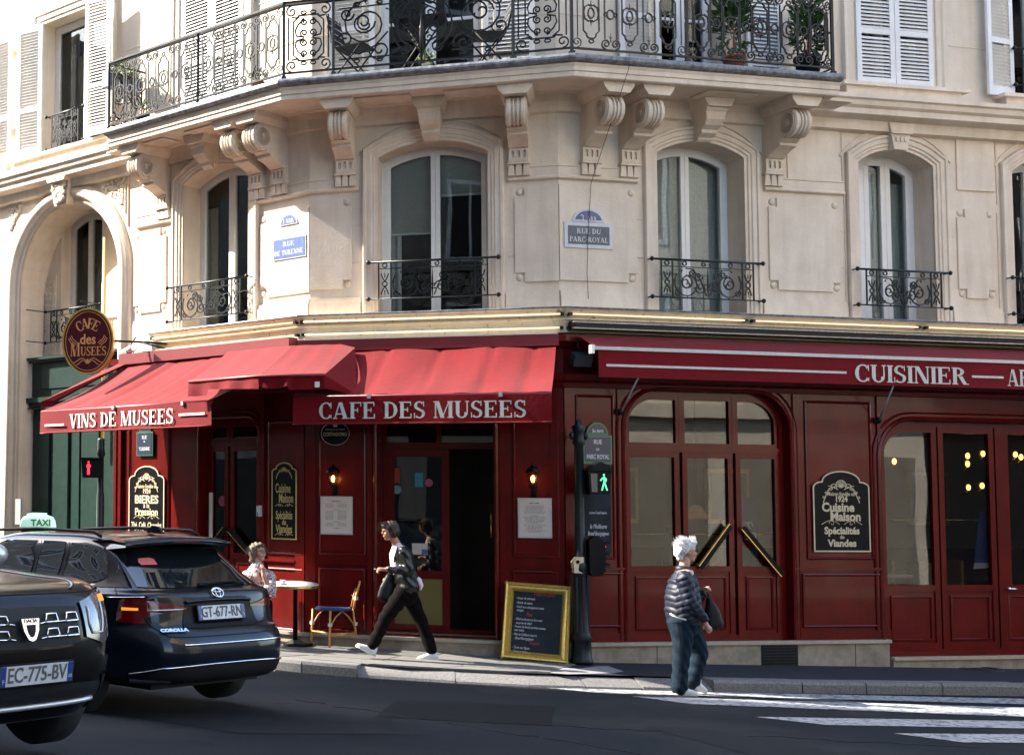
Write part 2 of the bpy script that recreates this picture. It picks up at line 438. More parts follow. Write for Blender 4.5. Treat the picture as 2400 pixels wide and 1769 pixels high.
# ================================================================ the corner house
house = thing('corner_house', 'cream limestone corner house with chamfered angle, carved consoles and iron balcony above the red cafe', 'building', T(5.38, 17.0, .1))
Z1 = hz('r', 1800, 795, .3)          # underside of fascia
ZS = hz('m', 1310, 414.4, .02)       # string course
ZF = hz('m', 1310, 259.8, .03)       # frieze line
ZB = 6.92                            # soffit
ZT = 7.17                            # balcony floor
ZTOP = 17.5
# ---- window openings, first floor: face, uL, uR, spring z, crown z, bottom z
RV = .34
def opening(k, xl, xr, ys, yc, yb, d=0.0):
    ul = hu(k, xl, ys, d); ur = hu(k, xr, ys, d); return [k, ul, ur, hz(k, (xl+xr)/2, ys, d), hz(k, (xl+xr)/2, yc, d), hz(k, (xl+xr)/2, yb, d)]
ops = {
 'w1': opening('l', 430, 583, 418, 386, 790),
 'w2': opening('m', 886, 1143, 362, 330, 740),
 'w3': opening('r', 1538, 1742, 364, 333, 745),
 'w4': opening('r', 2010, 2185, 385, 352, 760),
 'w5': opening('r', 2370, 2540, 408, 372, 775),
}
for o in ops.values(): o[5] = 4.10
def op_path(o, e=0): return arch_path(o[1], o[2], o[5]-e, o[3], o[4])
# arch recess on the left
AC = hu('l', 158, 620); AR_OUT = 1.50; 
AZC = hz('l', 158, 432, .06); ARI = 1.22; AZS = AZC-AR_OUT    # spring
def round_path(c, r, zs_, z0, n=24):
    return [(c-r, z0)] + [(c-r*math.cos(PI*i/n), zs_+r*math.sin(PI*i/n)) for i in range(n+1)] + [(c+r, z0)]
for k in 'lmr':
    mb = MB(); holes = []; e = {'l': (UL_END, 0), 'm': (0, WM), 'r': (0, UR_END)}[k]
    for o in ops.values():
        if o[0] == k: holes.append([(p[0], p[1]) for p in op_path(o)])
    z0 = 4.0
    if k == 'l':
        # recess down to the ground: wall in two pieces around it
        r = round_path(AC, ARI, AZS, 0.05)
        out = [(UL_END, 0.0), (UL_END, ZT), (0, ZT), (0, z0), (AC+ARI+.62, z0), (AC+ARI+.62, 0.0)]
        outer = [(UL_END, 0.0), (UL_END, ZT), (0, ZT), (0, z0), (AC+ARI+.62, z0), (AC+ARI+.62, .0), (AC+ARI, 0.0)] + list(reversed(r))[1:-1] + [(AC-ARI, 0.0)]
        wall_sheet(mb, outer, holes, 0, RV+.1)
        for i in range(len(r)-1):
            p, q = r[i], r[i+1]; mb.add([(p[0], 0, p[1]), (q[0], 0, q[1]), (q[0], .55, q[1]), (p[0], .55, p[1])], [(0, 1, 2, 3)], True)
    else:
        wall_sheet(mb, [(e[0], z0), (e[0], ZT), (e[1], ZT), (e[1], z0)], holes, 0, RV+.1)
    part('wall', mb, M['stone'], house, FACE[k].M)
# base course at foot of first floor (small plinth moulding) between windows
for k, a, b in (('l', AC+ARI+.35, ops['w1'][1]-.25), ('l', ops['w1'][2]+.2, 0), ('m', 0, ops['w2'][1]-.22), ('m', ops['w2'][2]+.2, WM), ('r', 0, ops['w3'][1]-.24), ('r', ops['w3'][2]+.22, ops['w4'][1]-.22), ('r', ops['w4'][2]+.22, ops['w5'][1]-.22)):
    zt = hz('m', 1250, 691, .05)
    part('base_course', MB().box(a, b, -.045, .1, 4.0, zt).box(a, b, -.03, .1, zt, zt+.05), M['stone'], house, FACE[k].M)
# string course wrapping corner
def string_seg(k0, u0, k1, u1):
    path = [fpt(k0, u0)]
    order = 'lmr'
    if k0 != k1: path.append(fpt(k1, 0))
    path.append(fpt(k1, u1)); return path
segs = [string_seg('l', AC+AR_OUT+.12, 'l', ops['w1'][1]-.2), string_seg('l', ops['w1'][2]+.16, 'm', ops['w2'][1]-.24), string_seg('m', ops['w2'][2]+.24, 'r', ops['w3'][1]-.27), string_seg('r', ops['w3'][2]+.27, 'r', ops['w4'][1]-.22)]
for s in segs:
    part('string_course', plan_sweep(MB(), s, [(0, ZS-.03), (.045, ZS-.01), (.045, ZS+.012), (.02, ZS+.03), (.02, ZS+.13), (.03, ZS+.14), (.03, ZS+.155), (0, ZS+.16)]), M['stone'], house)
# frieze cove under the soffit, whole facade
part('frieze', plan_sweep(MB(), PLAN, [(0, ZF-.02), (.05, ZF), (.05, ZF+.05), (.06, ZF+.12), (.10, ZF+.2), (.17, ZF+.25), (.2, ZB-.004), (0, ZB-.004)]), M['stone'], house)
# balcony slab between the two ends
UBL = hu('l', 252, 330, .78); UBR = hu('r', 1968, 215, .78)
BP = [fpt('l', UBL), fpt('m', 0), fpt('r', 0), fpt('r', UBR)]
part('balcony_slab', plan_sweep(MB(), BP, [(0, ZB), (.70, ZB), (.70, ZB-.012), (.76, ZB-.012), (.775, ZB), (.775, ZB+.055), (.79, ZB+.06), (.79, ZB+.11), (.80, ZB+.13), (.80, ZB+.15), (0, ZB+.15)]), M['stone'], house)
fl = part('lead_flashing', plan_sweep(MB(), BP, [(0, ZB+.152), (.81, ZB+.152), (.845, ZB+.165), (.86, ZB+.19), (.86, ZB+.215), (.85, ZB+.24), (.82, ZB+.252), (0, ZB+.252)]), M['lead'], house)
# recessed soffit panels
for k, a, b in (('l', -3.3, -2.1), ('l', -1.7, -.75), ('m', .65, 1.35), ('m', 1.75, 2.4), ('r', 1.6, 2.3), ('r', 2.75, 3.6)):
    mb = MB()
    for q in (0,): mb.box(a, b, -.62, -.28, ZB-.022, ZB-.003)
    part('soffit_panel', mb, M['stone'], house, FACE[k].M)
# cornice left and right of the balcony
CPROF = [(0, ZB-.22), (.10, ZB-.2), (.12, ZB-.08), (.24, ZB-.05), (.26, ZB-.04), (.26, ZB+.03), (.30, ZB+.06), (.31, ZB+.12), (.34, ZB+.14), (.34, ZB+.19), (0, ZB+.23)]
part('cornice', plan_sweep(MB(), [fpt('r', UBR-.02), fpt('r', UR_END)], CPROF), M['stone'], house)
part('cornice', plan_sweep(MB(), [fpt('l', UL_END), fpt('l', UBL+.02)], CPROF), M['stone'], house)

# ---- consoles
def console(k, u, w=.235):
    """tall volute console: abacus, scroll drum, stepped neck and fluted block"""
    Wm = FW(k, u, 0)
    h = w/2; zc = ZB-.42
    mb = MB()
    # abacus
    mb.prism([(-h-.09, ZB-.002), (h+.09, ZB-.002), (h+.075, ZB-.06), (h+.02, ZB-.132), (-h-.02, ZB-.132), (-h-.075, ZB-.06)], -.70, 0)
    body = part('console', mb, M['stone'], house, Wm)
    # scroll body: side profile extruded across the width
    prof = [(0, ZB-.15), (-.60, ZB-.15)]
    cx_, cz_, r = -.47, ZB-.295, .155
    for i in range(11):
        a = R(80-i*20); prof.append((cx_-r*math.cos(a)*1.0, cz_+r*math.sin(a)))
    prof = [(0, ZB-.13), (-.52, ZB-.13)] + [(cx_-r*math.cos(R(t)), cz_+r*math.sin(R(t))) for t in range(60, -121, -15)]
    prof += [(-.39, ZB-.43), (-.41, ZB-.435), (-.41, ZB-.465), (-.37, ZB-.485), (-.33, ZB-.50), (-.34, ZB-.52), (-.34, ZB-.535), (-.29, ZB-.55), (-.22, ZB-.57), (-.15, ZB-.60), (-.10, ZB-.635), (0, ZB-.64)]
    m2 = MB(); n = len(prof)
    vs = [(-h, y, z) for y, z in prof] + [(h, y, z) for y, z in prof]
    m2.add(vs, [tuple(range(n)), tuple(range(2*n-1, n-1, -1))] + [(i, n+i, n+(i+1) % n, (i+1) % n) for i in range(n)])
    part('scroll_body', m2, M['stone'], body, Wm)
    # raised reeds over the drum
    m3 = MB()
    for c, ww in ((-h+.035, .03), (-.022, .012), (.022, .012), (h-.035, .03)):
        arcp = [(cx_-(r+.002)*math.cos(R(t)), cz_+(r+.002)*math.sin(R(t))) for t in range(72, -118, -12)]
        for (y0, z0), (y1, z1) in zip(arcp[:-1], arcp[1:]):
            def ex(y, z): dy, dz = y-cx_, z-cz_; l = math.hypot(dy, dz); return (y+dy/l*.018, z+dz/l*.018)
            (a0, b0), (a1, b1) = ex(y0, z0), ex(y1, z1)
            m3.add([(c-ww, y0, z0), (c-ww*.6, a0, b0), (c+ww*.6, a0, b0), (c+ww, y0, z0), (c-ww, y1, z1), (c-ww*.6, a1, b1), (c+ww*.6, a1, b1), (c+ww, y1, z1)], [(0, 1, 5, 4), (1, 2, 6, 5), (2, 3, 7, 6)], False)
    part('reed', m3, M['carved'], body, Wm)
    # side roundels
    for sx in (-1, 1):
        m4 = MB(); Mx = T(sx*(h+.001), cx_, cz_) @ RY(sx*PI/2)
        m4.lathe([(r-.035, 0), (r-.03, .006), (r-.022, .006), (r-.018, 0)], 20, Mx)
        m4.lathe([(.03, 0), (.035, .006), (.042, 0)], 12, Mx); m4.lathe([(.0, .004), (.018, .004), (.022, 0)], 8, Mx)
        part('roundel', m4, M['stone'], body, Wm)
    # fluted block and drops
    zt, zb = ZB-.64, ZS+.165
    m5 = MB(); m5.box(-h, h, -.05, .01, zb+.04, zt)
    fw = w/7
    for i in range(4):
        a = -h+fw*(2*i); m5.box(a, a+fw, -.075, -.05, zb+.09, zt-.03)
    m5.box(-h, h, -.075, -.05, zt-.03, zt); m5.box(-h, h, -.075, -.05, zb+.045, zb+.09)
    m5.box(-h-.015, h+.015, -.085, .01, zb+.012, zb+.04)
    part('fluted_block', m5, M['stone'], body, Wm)
    for c in (-h*.75, 0, h*.75): part('drop', MB().prism([(c-.03, zb+.01), (c+.03, zb+.01), (c+.04, zb-.125), (c-.04, zb-.125)], -.06, -.0), M['stone'], body, Wm)
for k, x, y in (('l', 377, 483), ('l', 612-14, 440), ('l', 660-10, 420), ('m', 808, 398), ('m', 1215.5, 368), ('r', 1388, 367), ('r', 1479, 371), ('r', 1816.5, 391.5)):
    console(k, hu(k, x, y, .08))

# ---- window surrounds, keystones, window joinery
def surround(k, o, wide=.19):
    p = arch_path(o[1], o[2], o[5], o[3], o[4])
    mb = MB(); mb.sweep(p, [(0, .02), (0, -.012), (.035, -.012), (.045, -.03), (.075, -.03), (.085, -.045), (wide-.05, -.045), (wide-.04, -.062), (wide-.01, -.062), (wide, -.04), (wide, .0)], cap=True)
    s = part('window_surround', mb, M['stone'], house, FACE[k].M)
    # outer spandrel band
    q = arch_path(o[1]-wide-.07, o[2]+wide+.07, ZS-.05 if k != 'z' else 0, o[3]+.05, o[4]+wide+.07)
    mb = MB().sweep(q[1:-1], [(0, 0), (0, -.018), (.02, -.018), (.02, 0)])
    part('spandrel_bead', mb, M['stone'], house, FACE[k].M)
def keystone(k, o, plain=False):
    c = (o[1]+o[2])/2; zt = ZB-.002 if not plain else ZB-.2; zb = o[4]-.02
    Wm = FW(k, c, 0); mb = MB()
    if not plain:
        mb.prism([(-.21, zt), (.21, zt), (.19, zt-.06), (.15, zt-.12), (-.15, zt-.12), (-.19, zt-.06)], -.42, 0)
        pr = [(0, zt-.12), (-.36, zt-.12), (-.36, zt-.15), (-.34, zt-.17), (-.33, zt-.26), (-.28, zt-.32), (-.20, zt-.36), (-.20, zt-.40), (-.16, zt-.42), (-.12, zt-.44), (-.11, zb+.02), (-.08, zb), (0, zb)]
        n = len(pr); wd = lambda z: .095+.06*(z-zb)/(zt-zb)
        mb.add([(-wd(z), y, z) for y, z in pr]+[(wd(z), y, z) for y, z in pr], [tuple(range(n)), tuple(range(2*n-1, n-1, -1))]+[(i, n+i, n+(i+1) % n, (i+1) % n) for i in range(n)])
        for c2 in (-.06, 0, .06): mb.box(c2-.014, c2+.014, -.135, -.1, zb+.05, zb+.22)
    else:
        zt = ZF
        mb.prism([(-.14, zt), (.14, zt), (.10, zb), (-.10, zb)], -.11, 0)
        mb.prism([(-.19, zt+.12), (.19, zt+.12), (.15, zt-.02), (-.15, zt-.02)], -.14, 0)
        for c2 in (-.06, 0, .06): mb.box(c2-.016, c2+.016, -.125, -.1, zb+.1, zt-.06)
    part('keystone', mb, M['stone'], house, Wm)
for nm, o in ops.items():
    surround(o[0], o); keystone(o[0], o, nm in ('w4', 'w5'))
def win(nm, split=None, bars=(), wf=.05, kind='casement'):
    o = ops[nm]; p = arch_path(o[1], o[2], 4.14, o[3], o[4])
    c = (o[1]+o[2])/2 if split is None else split
    return casement(house, FACE[o[0]].M, p, [c], RV, wf=wf, wl=.055, bars=bars)
for nm in ('w1', 'w2', 'w3', 'w5'): win(nm, bars=())
# w4: left leaf ajar, curtain behind
o = ops['w4']; p = arch_path(o[1], o[2], 4.14, o[3], o[4]); u0, u1 = o[1]+.05, o[2]-.05
w = casement(house, FR.M, p, [u0+.30, u0+.62], RV, wl=.07)
# interiors seen through the panes
def room(k, u0, u1, z0, z1, dep, m='room'):
    mb = MB(); mb.box(u0, u1, .5, dep, z0, z1)
    mb.f = [f[::-1] for f in mb.f[:2]] + [mb.f[3][::-1], mb.f[4][::-1], mb.f[5][::-1]]; mb.smooth = mb.smooth[:5]
    part('room', mb, M[m], house, FACE[k].M)
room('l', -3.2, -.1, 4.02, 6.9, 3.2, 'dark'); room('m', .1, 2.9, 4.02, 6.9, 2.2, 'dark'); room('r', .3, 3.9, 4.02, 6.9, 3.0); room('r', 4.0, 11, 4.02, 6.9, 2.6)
def curtain(k, u0, u1, z0, z1, y=.6, n=26, amp=.025, par=None, m='curtain'):
    vs = []; 
    for i in range(n+1):
        u = u0+(u1-u0)*i/n; yy = y+amp*math.sin(i*1.9)+amp*.5*math.sin(i*.7)
        vs += [(u, yy, z0), (u, yy, z1)]
    mb = MB().add(vs, [(2*i, 2*i+2, 2*i+3, 2*i+1) for i in range(n)], True)
    return part('curtain', mb, M[m], par or house, FACE[k].M)
curtain('l', ops['w1'][1]-.1, ops['w1'][1]+.22, 4.1, 6.1, y=.5); curtain('l', ops['w1'][2]-.42, ops['w1'][2]-.04, 4.1, 6.3, y=.5)
curtain('r', ops['w4'][1]+.28, ops['w4'][1]+.62, 4.1, 6.2, y=.45); curtain('r', ops['w4'][1]+.75, ops['w4'][2]+.3, 4.1, 6.2, y=.5); curtain('r', ops['w5'][1]+.05, ops['w5'][1]+.5, 4.1, 6.2)
curtain('r', ops['w3'][1]+.02, ops['w3'][2]+.6, 4.1, 6.4, y=.48, n=40, amp=.012); curtain('m', ops['w2'][1]+.05, ops['w2'][1]+.22, 4.1, 6.2, y=.5, n=8)  # the full-width w3 sheet is added to imitate the pale reflection in its panes
# venetian blinds behind the chamfer window
o = ops['w2']
for a, b, zl in ((o[1]+.1, (o[1]+o[2])/2-.06, hz('m', 950, 545, -.4)), ((o[1]+o[2])/2+.06, o[2]-.1, hz('m', 1080, 452, -.4))):
    mb = MB(); z = o[4]-.02
    while z > zl:
        mb.add([(a, .42, z), (b, .42, z), (b, .442, z-.022), (a, .442, z-.022)], [(0, 1, 2, 3)]); z -= .028
    mb.box(a, b, .425, .445, zl-.03, zl-.008)
    part('venetian_blind', mb, M['white'], house, FM.M, kind='stuff')
# ---- raised wall panels with notched corners
def notched(u0, u1, z0, z1, n=.115, left=True, right=True):
    p = []
    p += [(u0, z0+n), (u0, z1-n), (u0+n, z1-n), (u0+n, z1)] if left else [(u0, z0), (u0, z1)]
    p += [(u1-n, z1), (u1-n, z1-n), (u1, z1-n), (u1, z0+n), (u1-n, z0+n), (u1-n, z0)] if right else [(u1, z1), (u1, z0)]
    if left: p += [(u0+n, z0), (u0+n, z0+n)]
    return p
def wpanel(k, xl, xr, yt, yb, left=True, right=True, u0=None, u1=None, xm=None):
    a = hu(k, xl, (yt+yb)/2) if u0 is None else u0; b = hu(k, xr, (yt+yb)/2) if u1 is None else u1
    xm = xm or (xl+xr)/2
    zt, zb = hz(k, xm, yt), hz(k, xm, yb)
    part('wall_panel', MB().prism(notched(a, b, zb, zt, .115, left, right), -.022, .01), M['stone'], house, FACE[k].M)
    r = .045
    cs = []
    if left: cs += [(a+.055, zt-.055), (a+.055, zb+.055)]
    if right: cs += [(b-.055, zt-.055), (b-.055, zb+.055)]
    for c in cs: part('corner_roundel', MB().lathe([(0.0, .016), (r-.012, .012), (r, 0)], 14, T(c[0], 0, c[1]) @ RX(PI/2)), M['stone'], house, FACE[k].M)
wpanel('r', 1801, 1967, 468, 682); wpanel('r', 2243, 2330, 492, 700)
wpanel('r', 1312, 1490, 438, 660, left=False, u0=0, xm=1400); wpanel('m', 1207, 1310, 438, 660, right=False, u1=WM)
wpanel('m', 727, 824, 470, 680, left=False, u0=0, xm=730); wpanel('l', 612, 727, 486, 685, right=False, u1=0, xm=720)
wpanel('l', 316, 390, 540, 732)
a, b = hu('r', 2240, 400), hu('r', 2327, 400)
part('wall_panel', MB().prism(rect(a, b, hz('r', 2285, 448), hz('r', 2285, 328)), -.02, .01), M['stone'], house, FR.M)
a, b = hu('r', 1822, 300), hu('r', 1960, 300)
part('wall_panel', MB().prism(rect(a+.12, b, hz('r', 1900, 425)+.0, hz('r', 1900, 300)), -.018, .01), M['stone'], house, FR.M)
# thin vertical and horizontal block joints
mb = MB()
for x, y0, y1 in ((1972, 250, 450), (1981, 455, 740), (2333, 290, 480), (2340, 500, 760)):
    u = hu('r', x, (y0+y1)/2); part('block_joint', MB().box(u-.006, u+.006, -.012, .001, hz('r', x, y1), hz('r', x, y0)), M['carved'], house, FR.M)
for k, x0, x1, y in (('r', 1963, 1980, 540), ('r', 1965, 1982, 626), ('r', 1488, 1507, 514), ('r', 1490, 1508, 603), ('m', 823, 846, 529), ('m', 823, 846, 615), ('r', 2225, 2243, 552), ('r', 2328, 2345, 558), ('r', 2330, 2346, 643), ('m', 1190, 1206, 510), ('m', 1190, 1206, 600)):
    a, z = hit(k, x0, y); b, _ = hit(k, x1, y)
    part('block_joint', MB().box(a, b, -.008, .001, z-.006, z+.006), M['carved'], house, FACE[k].M)

# ---- left carriage arch: moulding, recess with window, carved work
mb = MB(); pth = round_path(AC, ARI, AZS, .1)
mb.sweep(pth, [(0, .03), (0, -.02), (.03, -.03), (.06, -.03), (.07, -.05), (.10, -.10), (.15, -.115), (.20, -.10), (.23, -.06), (.25, -.06), (.28, -.02), (.28, 0)], cap=True, sm=True)
part('arch_moulding', mb, M['stone'], house, FL.M)
RD = .55
wl, wr = hu('l', 152, 600, -RD)-.09, hu('l', 229, 600, -RD)+.10
zc0 = hz('l', 200, 494, -RD); zsp = zc0-.16
hole = arch_path(wl, wr, 3.9, zsp, zc0)
mb = MB(); wall_sheet(mb, [(AC-ARI-.3, 0.0), (AC-ARI-.3, AZC+.3), (AC+ARI+.3, AZC+.3), (AC+ARI+.3, 0.0)], [hole], RD, .25)
part('recess_wall', mb, M['stone'], house, FL.M)
casement(house, FL.M, arch_path(wl, wr, 3.95, zsp, zc0), [(wl+wr)/2], RD+.2, wl=.05)
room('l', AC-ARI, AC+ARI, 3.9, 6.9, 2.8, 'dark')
# lattice carved panel on the recess wall, left of the window
mb = MB(); a0, a1 = wl-.42, wl-.12
mb.prism(rect(a0, a1, 4.25, 5.55), RD-.015, RD+.01)
z = 4.3
while z < 5.5:
    for q in range(3):
        c = a0+.05+q*.1; mb.prism([(c-.045, z), (c, z+.045), (c+.045, z), (c, z-.045)], RD-.028, RD-.01)
    z += .095
part('lattice_panel', mb, M['carved'], house, FL.M)
# keystone with carved leaf and the foliage in the spandrels
def clump(mb, poly, n, size, y):
    xs = [p[0] for p in poly]; zs2 = [p[1] for p in poly]; c = 0; g = 0
    while c < n and g < n*20:
        g += 1; x = random.uniform(min(xs), max(xs)); z = random.uniform(min(zs2), max(zs2)); ins = False; j = len(poly)-1
        for i in range(len(poly)):
            if ((poly[i][1] > z) != (poly[j][1] > z)) and (x < (poly[j][0]-poly[i][0])*(z-poly[i][1])/(poly[j][1]-poly[i][1])+poly[i][0]): ins = not ins
            j = i
        if ins:
            c += 1; mb.ball((x, y, z), size*random.uniform(.6, 1.2), size*.5, size*random.uniform(.5, 1.1), 7, 5, RY(random.uniform(0, 3)))
ks = MB(); zt = ZF+.1
ks.prism([(-.2, zt), (.2, zt), (.14, AZC-.33), (-.14, AZC-.33)], -.16, 0); ks.prism([(-.24, zt+.1), (.24, zt+.1), (.2, zt), (-.2, zt)], -.26, 0)
clump(ks, [(-.17, zt), (.17, zt), (.1, AZC-.3), (-.1, AZC-.3)], 70, .045, -.19)
part('keystone', ks, M['carved'], house, FW('l', AC, 0))
for pts in ([(238, 435), (293, 415), (288, 482)], [(22, 478), (60, 470), (26, 540)]):
    pl = [hit('l', *p) for p in pts]; mb = MB(); clump(mb, pl, 90, .035, -.012)
    part('carved_foliage', mb, M['carved'], house, FL.M)
# vertical groove lines beside the arch
mb = MB()
for x, y0, y1 in ((295, 418, 500), (302, 415, 530)):
    u = hu('l', x, y0); part('block_joint', MB().box(u-.008, u+.008, -.02, .001, hz('l', x, y1), hz('l', x, y0)), M['carved'], house, FL.M)

# ================================================================ upper storey
UY = .04   # upper wall set back a little
def rectop(k, xl, xr, y, zb, zt, d=0.0):
    return (hu(k, xl, y, d), hu(k, xr, y, d), zb, zt)
uops = {'l': [rectop('l', 97, 196, 180, ZT+.42, 9.62), rectop('l', 426, 568, 100, ZT+.06, 9.75)],
        'm': [rectop('m', 882, 1128, 100, ZT+.06, 9.75)],
        'r': [rectop('r', 1548, 1698, 60, ZT+.06, 9.75), rectop('r', 2006, 2184, 100, ZT+.16, 9.6), rectop('r', 2376, 2530, 120, ZT+.16, 9.6)]}
# first left window sill height from the photo
zsill = hz('l', 150, 345, .1); o0 = uops['l'][0]; uops['l'][0] = (o0[0], o0[1]+.55, zsill, hz('l', 140, 42, 0))
for k in 'lmr':
    e = {'l': (UL_END, 0), 'm': (0, WM), 'r': (0, UR_END)}[k]
    mb = MB(); holes = [rect(a, b, z0, z1) for a, b, z0, z1 in uops[k]]
    for zz in (11.0, 14.2):
        for a, b, z0, z1 in uops[k]: holes.append(rect(a, b, zz, zz+2.1))
    wall_sheet(mb, rect(e[0], e[1], ZT-.05, ZTOP), holes, UY, .35)
    part('upper_wall', mb, M['upper'], house, FACE[k].M)
    # joints
    mb = MB()
    for zj in (7.95, 8.62, 9.3):
        cuts = sorted([(a-.28, b+.28) for a, b, _, _ in uops[k]]); s = e[0]
        for a, b in cuts + [(e[1], e[1])]:
            if a-s > .1: part('block_joint', MB().box(s, a, UY-.006, UY+.001, zj-.006, zj+.006), M['carved'], house, FACE[k].M)
            s = b
    for a, b, z0, z1 in uops[k]:
        part('window_surround', MB().sweep(rect(a, b, z0, z1), [(0, UY), (0, UY-.03), (.05, UY-.03), (.06, UY-.05), (.13, UY-.05), (.15, UY-.07), (.18, UY-.07), (.18, UY)]), M['upper'], house, FACE[k].M)
        casement(house, FACE[k].M, rect(a, b, z0+.01, z1-.01), [(a+b)/2], UY+.24, wl=.06, bars=(z0+.85,) if z0 < ZT+.1 else ())
        for zz in (11.0, 14.2):
            part('window', MB().prism(rect(a, b, zz, zz+2.1), UY+.2, UY+.22), M['plastic'], house, FACE[k].M)
    if k == 'r':
        for a, b, z0, z1 in uops[k][1:]:
            part('sill', MB().prism(rect(a-.25, b+.32, ZB+.23, z0-.03), -.12, UY).prism(rect(a-.32, b+.4, z0-.05, z0-.005), -.17, UY), M['stone'], house, FR.M)
    if k == 'l':
        a, b, z0, z1 = uops[k][0]
        part('sill', MB().prism(rect(a-.5, b+.65, z0-.16, z0-.05), -.14, UY).prism(rect(a-.55, b+.75, z0-.06, z0-.01), -.19, UY).prism(rect(a-.4, b+.6, ZB+.2, z0-.16), -.07, UY), M['stone'], house, FL.M)
part('ledge', plan_sweep(MB(), [fpt('l', UL_END), fpt('l', UBL+.02)], [(0, ZB+.19), (.2, ZB+.19), (.22, ZB+.24), (.22, ZB+.28), (0, ZB+.34)]), M['upper'], house)
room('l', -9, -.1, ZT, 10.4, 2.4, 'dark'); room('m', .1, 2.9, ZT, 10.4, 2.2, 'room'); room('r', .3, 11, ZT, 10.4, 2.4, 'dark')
# roof and rear so that the block is closed
bk = [fpt('l', UL_END, -7), (2.5, 32), fpt('r', UR_END, -9)]
mb = MB(); allp = PLAN + [fpt('r', UR_END, -9), (4, 30), fpt('l', UL_END, -7)]
mb.prismz([(p[0], p[1]) for p in reversed(allp)], ZTOP-.01, ZTOP+.3)
n = len(allp)
for i in range(3, n):
    p, q = allp[i], allp[(i+1) % n]; mb.add([(p[0], p[1], 0), (q[0], q[1], 0), (q[0], q[1], ZTOP), (p[0], p[1], ZTOP)], [(0, 1, 2, 3)])
part('roof', mb, M['lead'], house)
# floors between storeys keep the shop dark
part('floor_slab', MB().prismz([(p[0], p[1]) for p in reversed([fpt('l', -8.5, -.36), fpt('m', 0, -.46), fpt('r', 0, -.46), fpt('r', UR_END, -.5), fpt('r', UR_END, -9), (4, 30), fpt('l', -8.5, -7)])], 3.95, 4.0), M['dark'], house)

# ---- shutters
def shutter(Wm, w, h, open_=False, n=None):
    """louvred shutter, origin at its lower hinge corner, x along the leaf, y thickness"""
    mb = MB(); t = .035; s = .07
    for a, b in ((0, s), (w-s, w)): mb.box(a, b, 0, t, 0, h)
    rails = [(0, .13), (h*.34, h*.34+.07), (h-.1, h)]
    for a, b in rails: mb.box(s, w-s, .002, t-.002, a, b)
    f = part('shutter', mb, M['shut'], house, Wm)
    sl = MB().box(s, w-s, -.0035, .0035, -.024, .024, RX(R(-38))).mesh('slat', M['shut'])
    zz = .165; pitch = .048
    while zz < h-.12:
        if not any(a-.02 < zz < b+.02 for a, b in rails):
            part('slat', sl, None, f, Wm @ T(0, t/2, zz))
        zz += pitch
    return f
a, b, z0, z1 = uops['r'][1]; hw = (b-a)/2
HS = 1.35
shutter(FW('r', a, z0-.02, .02), hw-.004, 2.05); shutter(FW('r', a+hw+.004, z0-.02, .02), hw-.004, 2.05)
a5 = uops['r'][2][0]
shutter(FW('r', a5-.02, z0-.02, .02) @ RZ(PI+R(10)) @ T(0, -.035, 0), .47, 2.05)
a, b, z0, z1 = uops['r'][0]
shutter(FW('r', a-.01, ZT+.1, .03) @ RZ(PI) @ T(0, -.035, 0), .56, 2.0); shutter(FW('r', b+.30, ZT+.1, .03), .5, 2.0)
a, b, z0, z1 = uops['m'][0]
shutter(FW('m', a-.02, ZT+.1, .03) @ RZ(PI) @ T(0, -.035, 0), .60, 2.0); shutter(FW('m', b+.02, ZT+.1, .03), .62, 2.0)
a, b, z0, z1 = uops['l'][1]; hw = (b-a)/2
shutter(FW('l', a, ZT+.1, .0), hw-.004, 2.3); shutter(FW('l', a+hw+.004, ZT+.1, 0), hw-.004, 2.3)
a, b, z0, z1 = uops['l'][0]
ub = hu('l', 43, 220, .2); uc = hu('l', 196, 170, .3)
hS = z1-z0-.02
shutter(FW('l', hu('l', 93, 200, .1)+.02, z0, .08) @ RZ(PI+R(12)) @ T(0, -.035, 0), .52, hS)
shutter(FW('l', b-.03, z0, .07) @ RZ(R(-155)) @ T(0, -.035, 0) if False else FW('l', uc, z0, .28) @ RZ(R(8)), .50, hS)
shutter(FW('l', hu('l', 25, 250, .1), z0, .1) @ RZ(PI+R(6)) @ T(0, -.035, 0), .55, hS)

# ================================================================ cream fascia with neon tubes
fas = thing('fascia_band', 'cream metal fascia band with two neon lines running round the corner above the awnings', 'fascia', T(5.38, 16.7, Z1))
UF0 = hu('l', 352, 800, .3)
FP = [fpt('l', UF0), fpt('m', 0), fpt('r', 0), fpt('r', UR_END)]
ZN = 2.204+CAMZ; ZN2 = hz('r', 1785, 783, .33)
zt = ZN+.085
zb_ = Z1
part('band', plan_sweep(MB(), FP, [(0, zt+.03), (.33, zt), (.34, zt-.02), (.31, zt-.05), (.27, ZN-.02), (.255, ZN-.035), (.30, ZN-.05), (.30, ZN-.062), (.25, ZN-.075), (.24, ZN2+.02), (.24, ZN2-.03), (.27, ZN2-.05), (.28, zb_), (0, zb_)]), M['cream'], fas)
part('lip', plan_sweep(MB(), FP, [(.30, zt+.004), (.345, zt+.004), (.35, zt-.006), (.345, zt-.018), (.30, zt-.018)]), M['lead'], fas)
def offplan(path, d):
    m = MB(); plan_sweep(m, path, [(d, 0), (d, 1)], cap=False); return [(v[0], v[1]) for v in m.v[::2]]
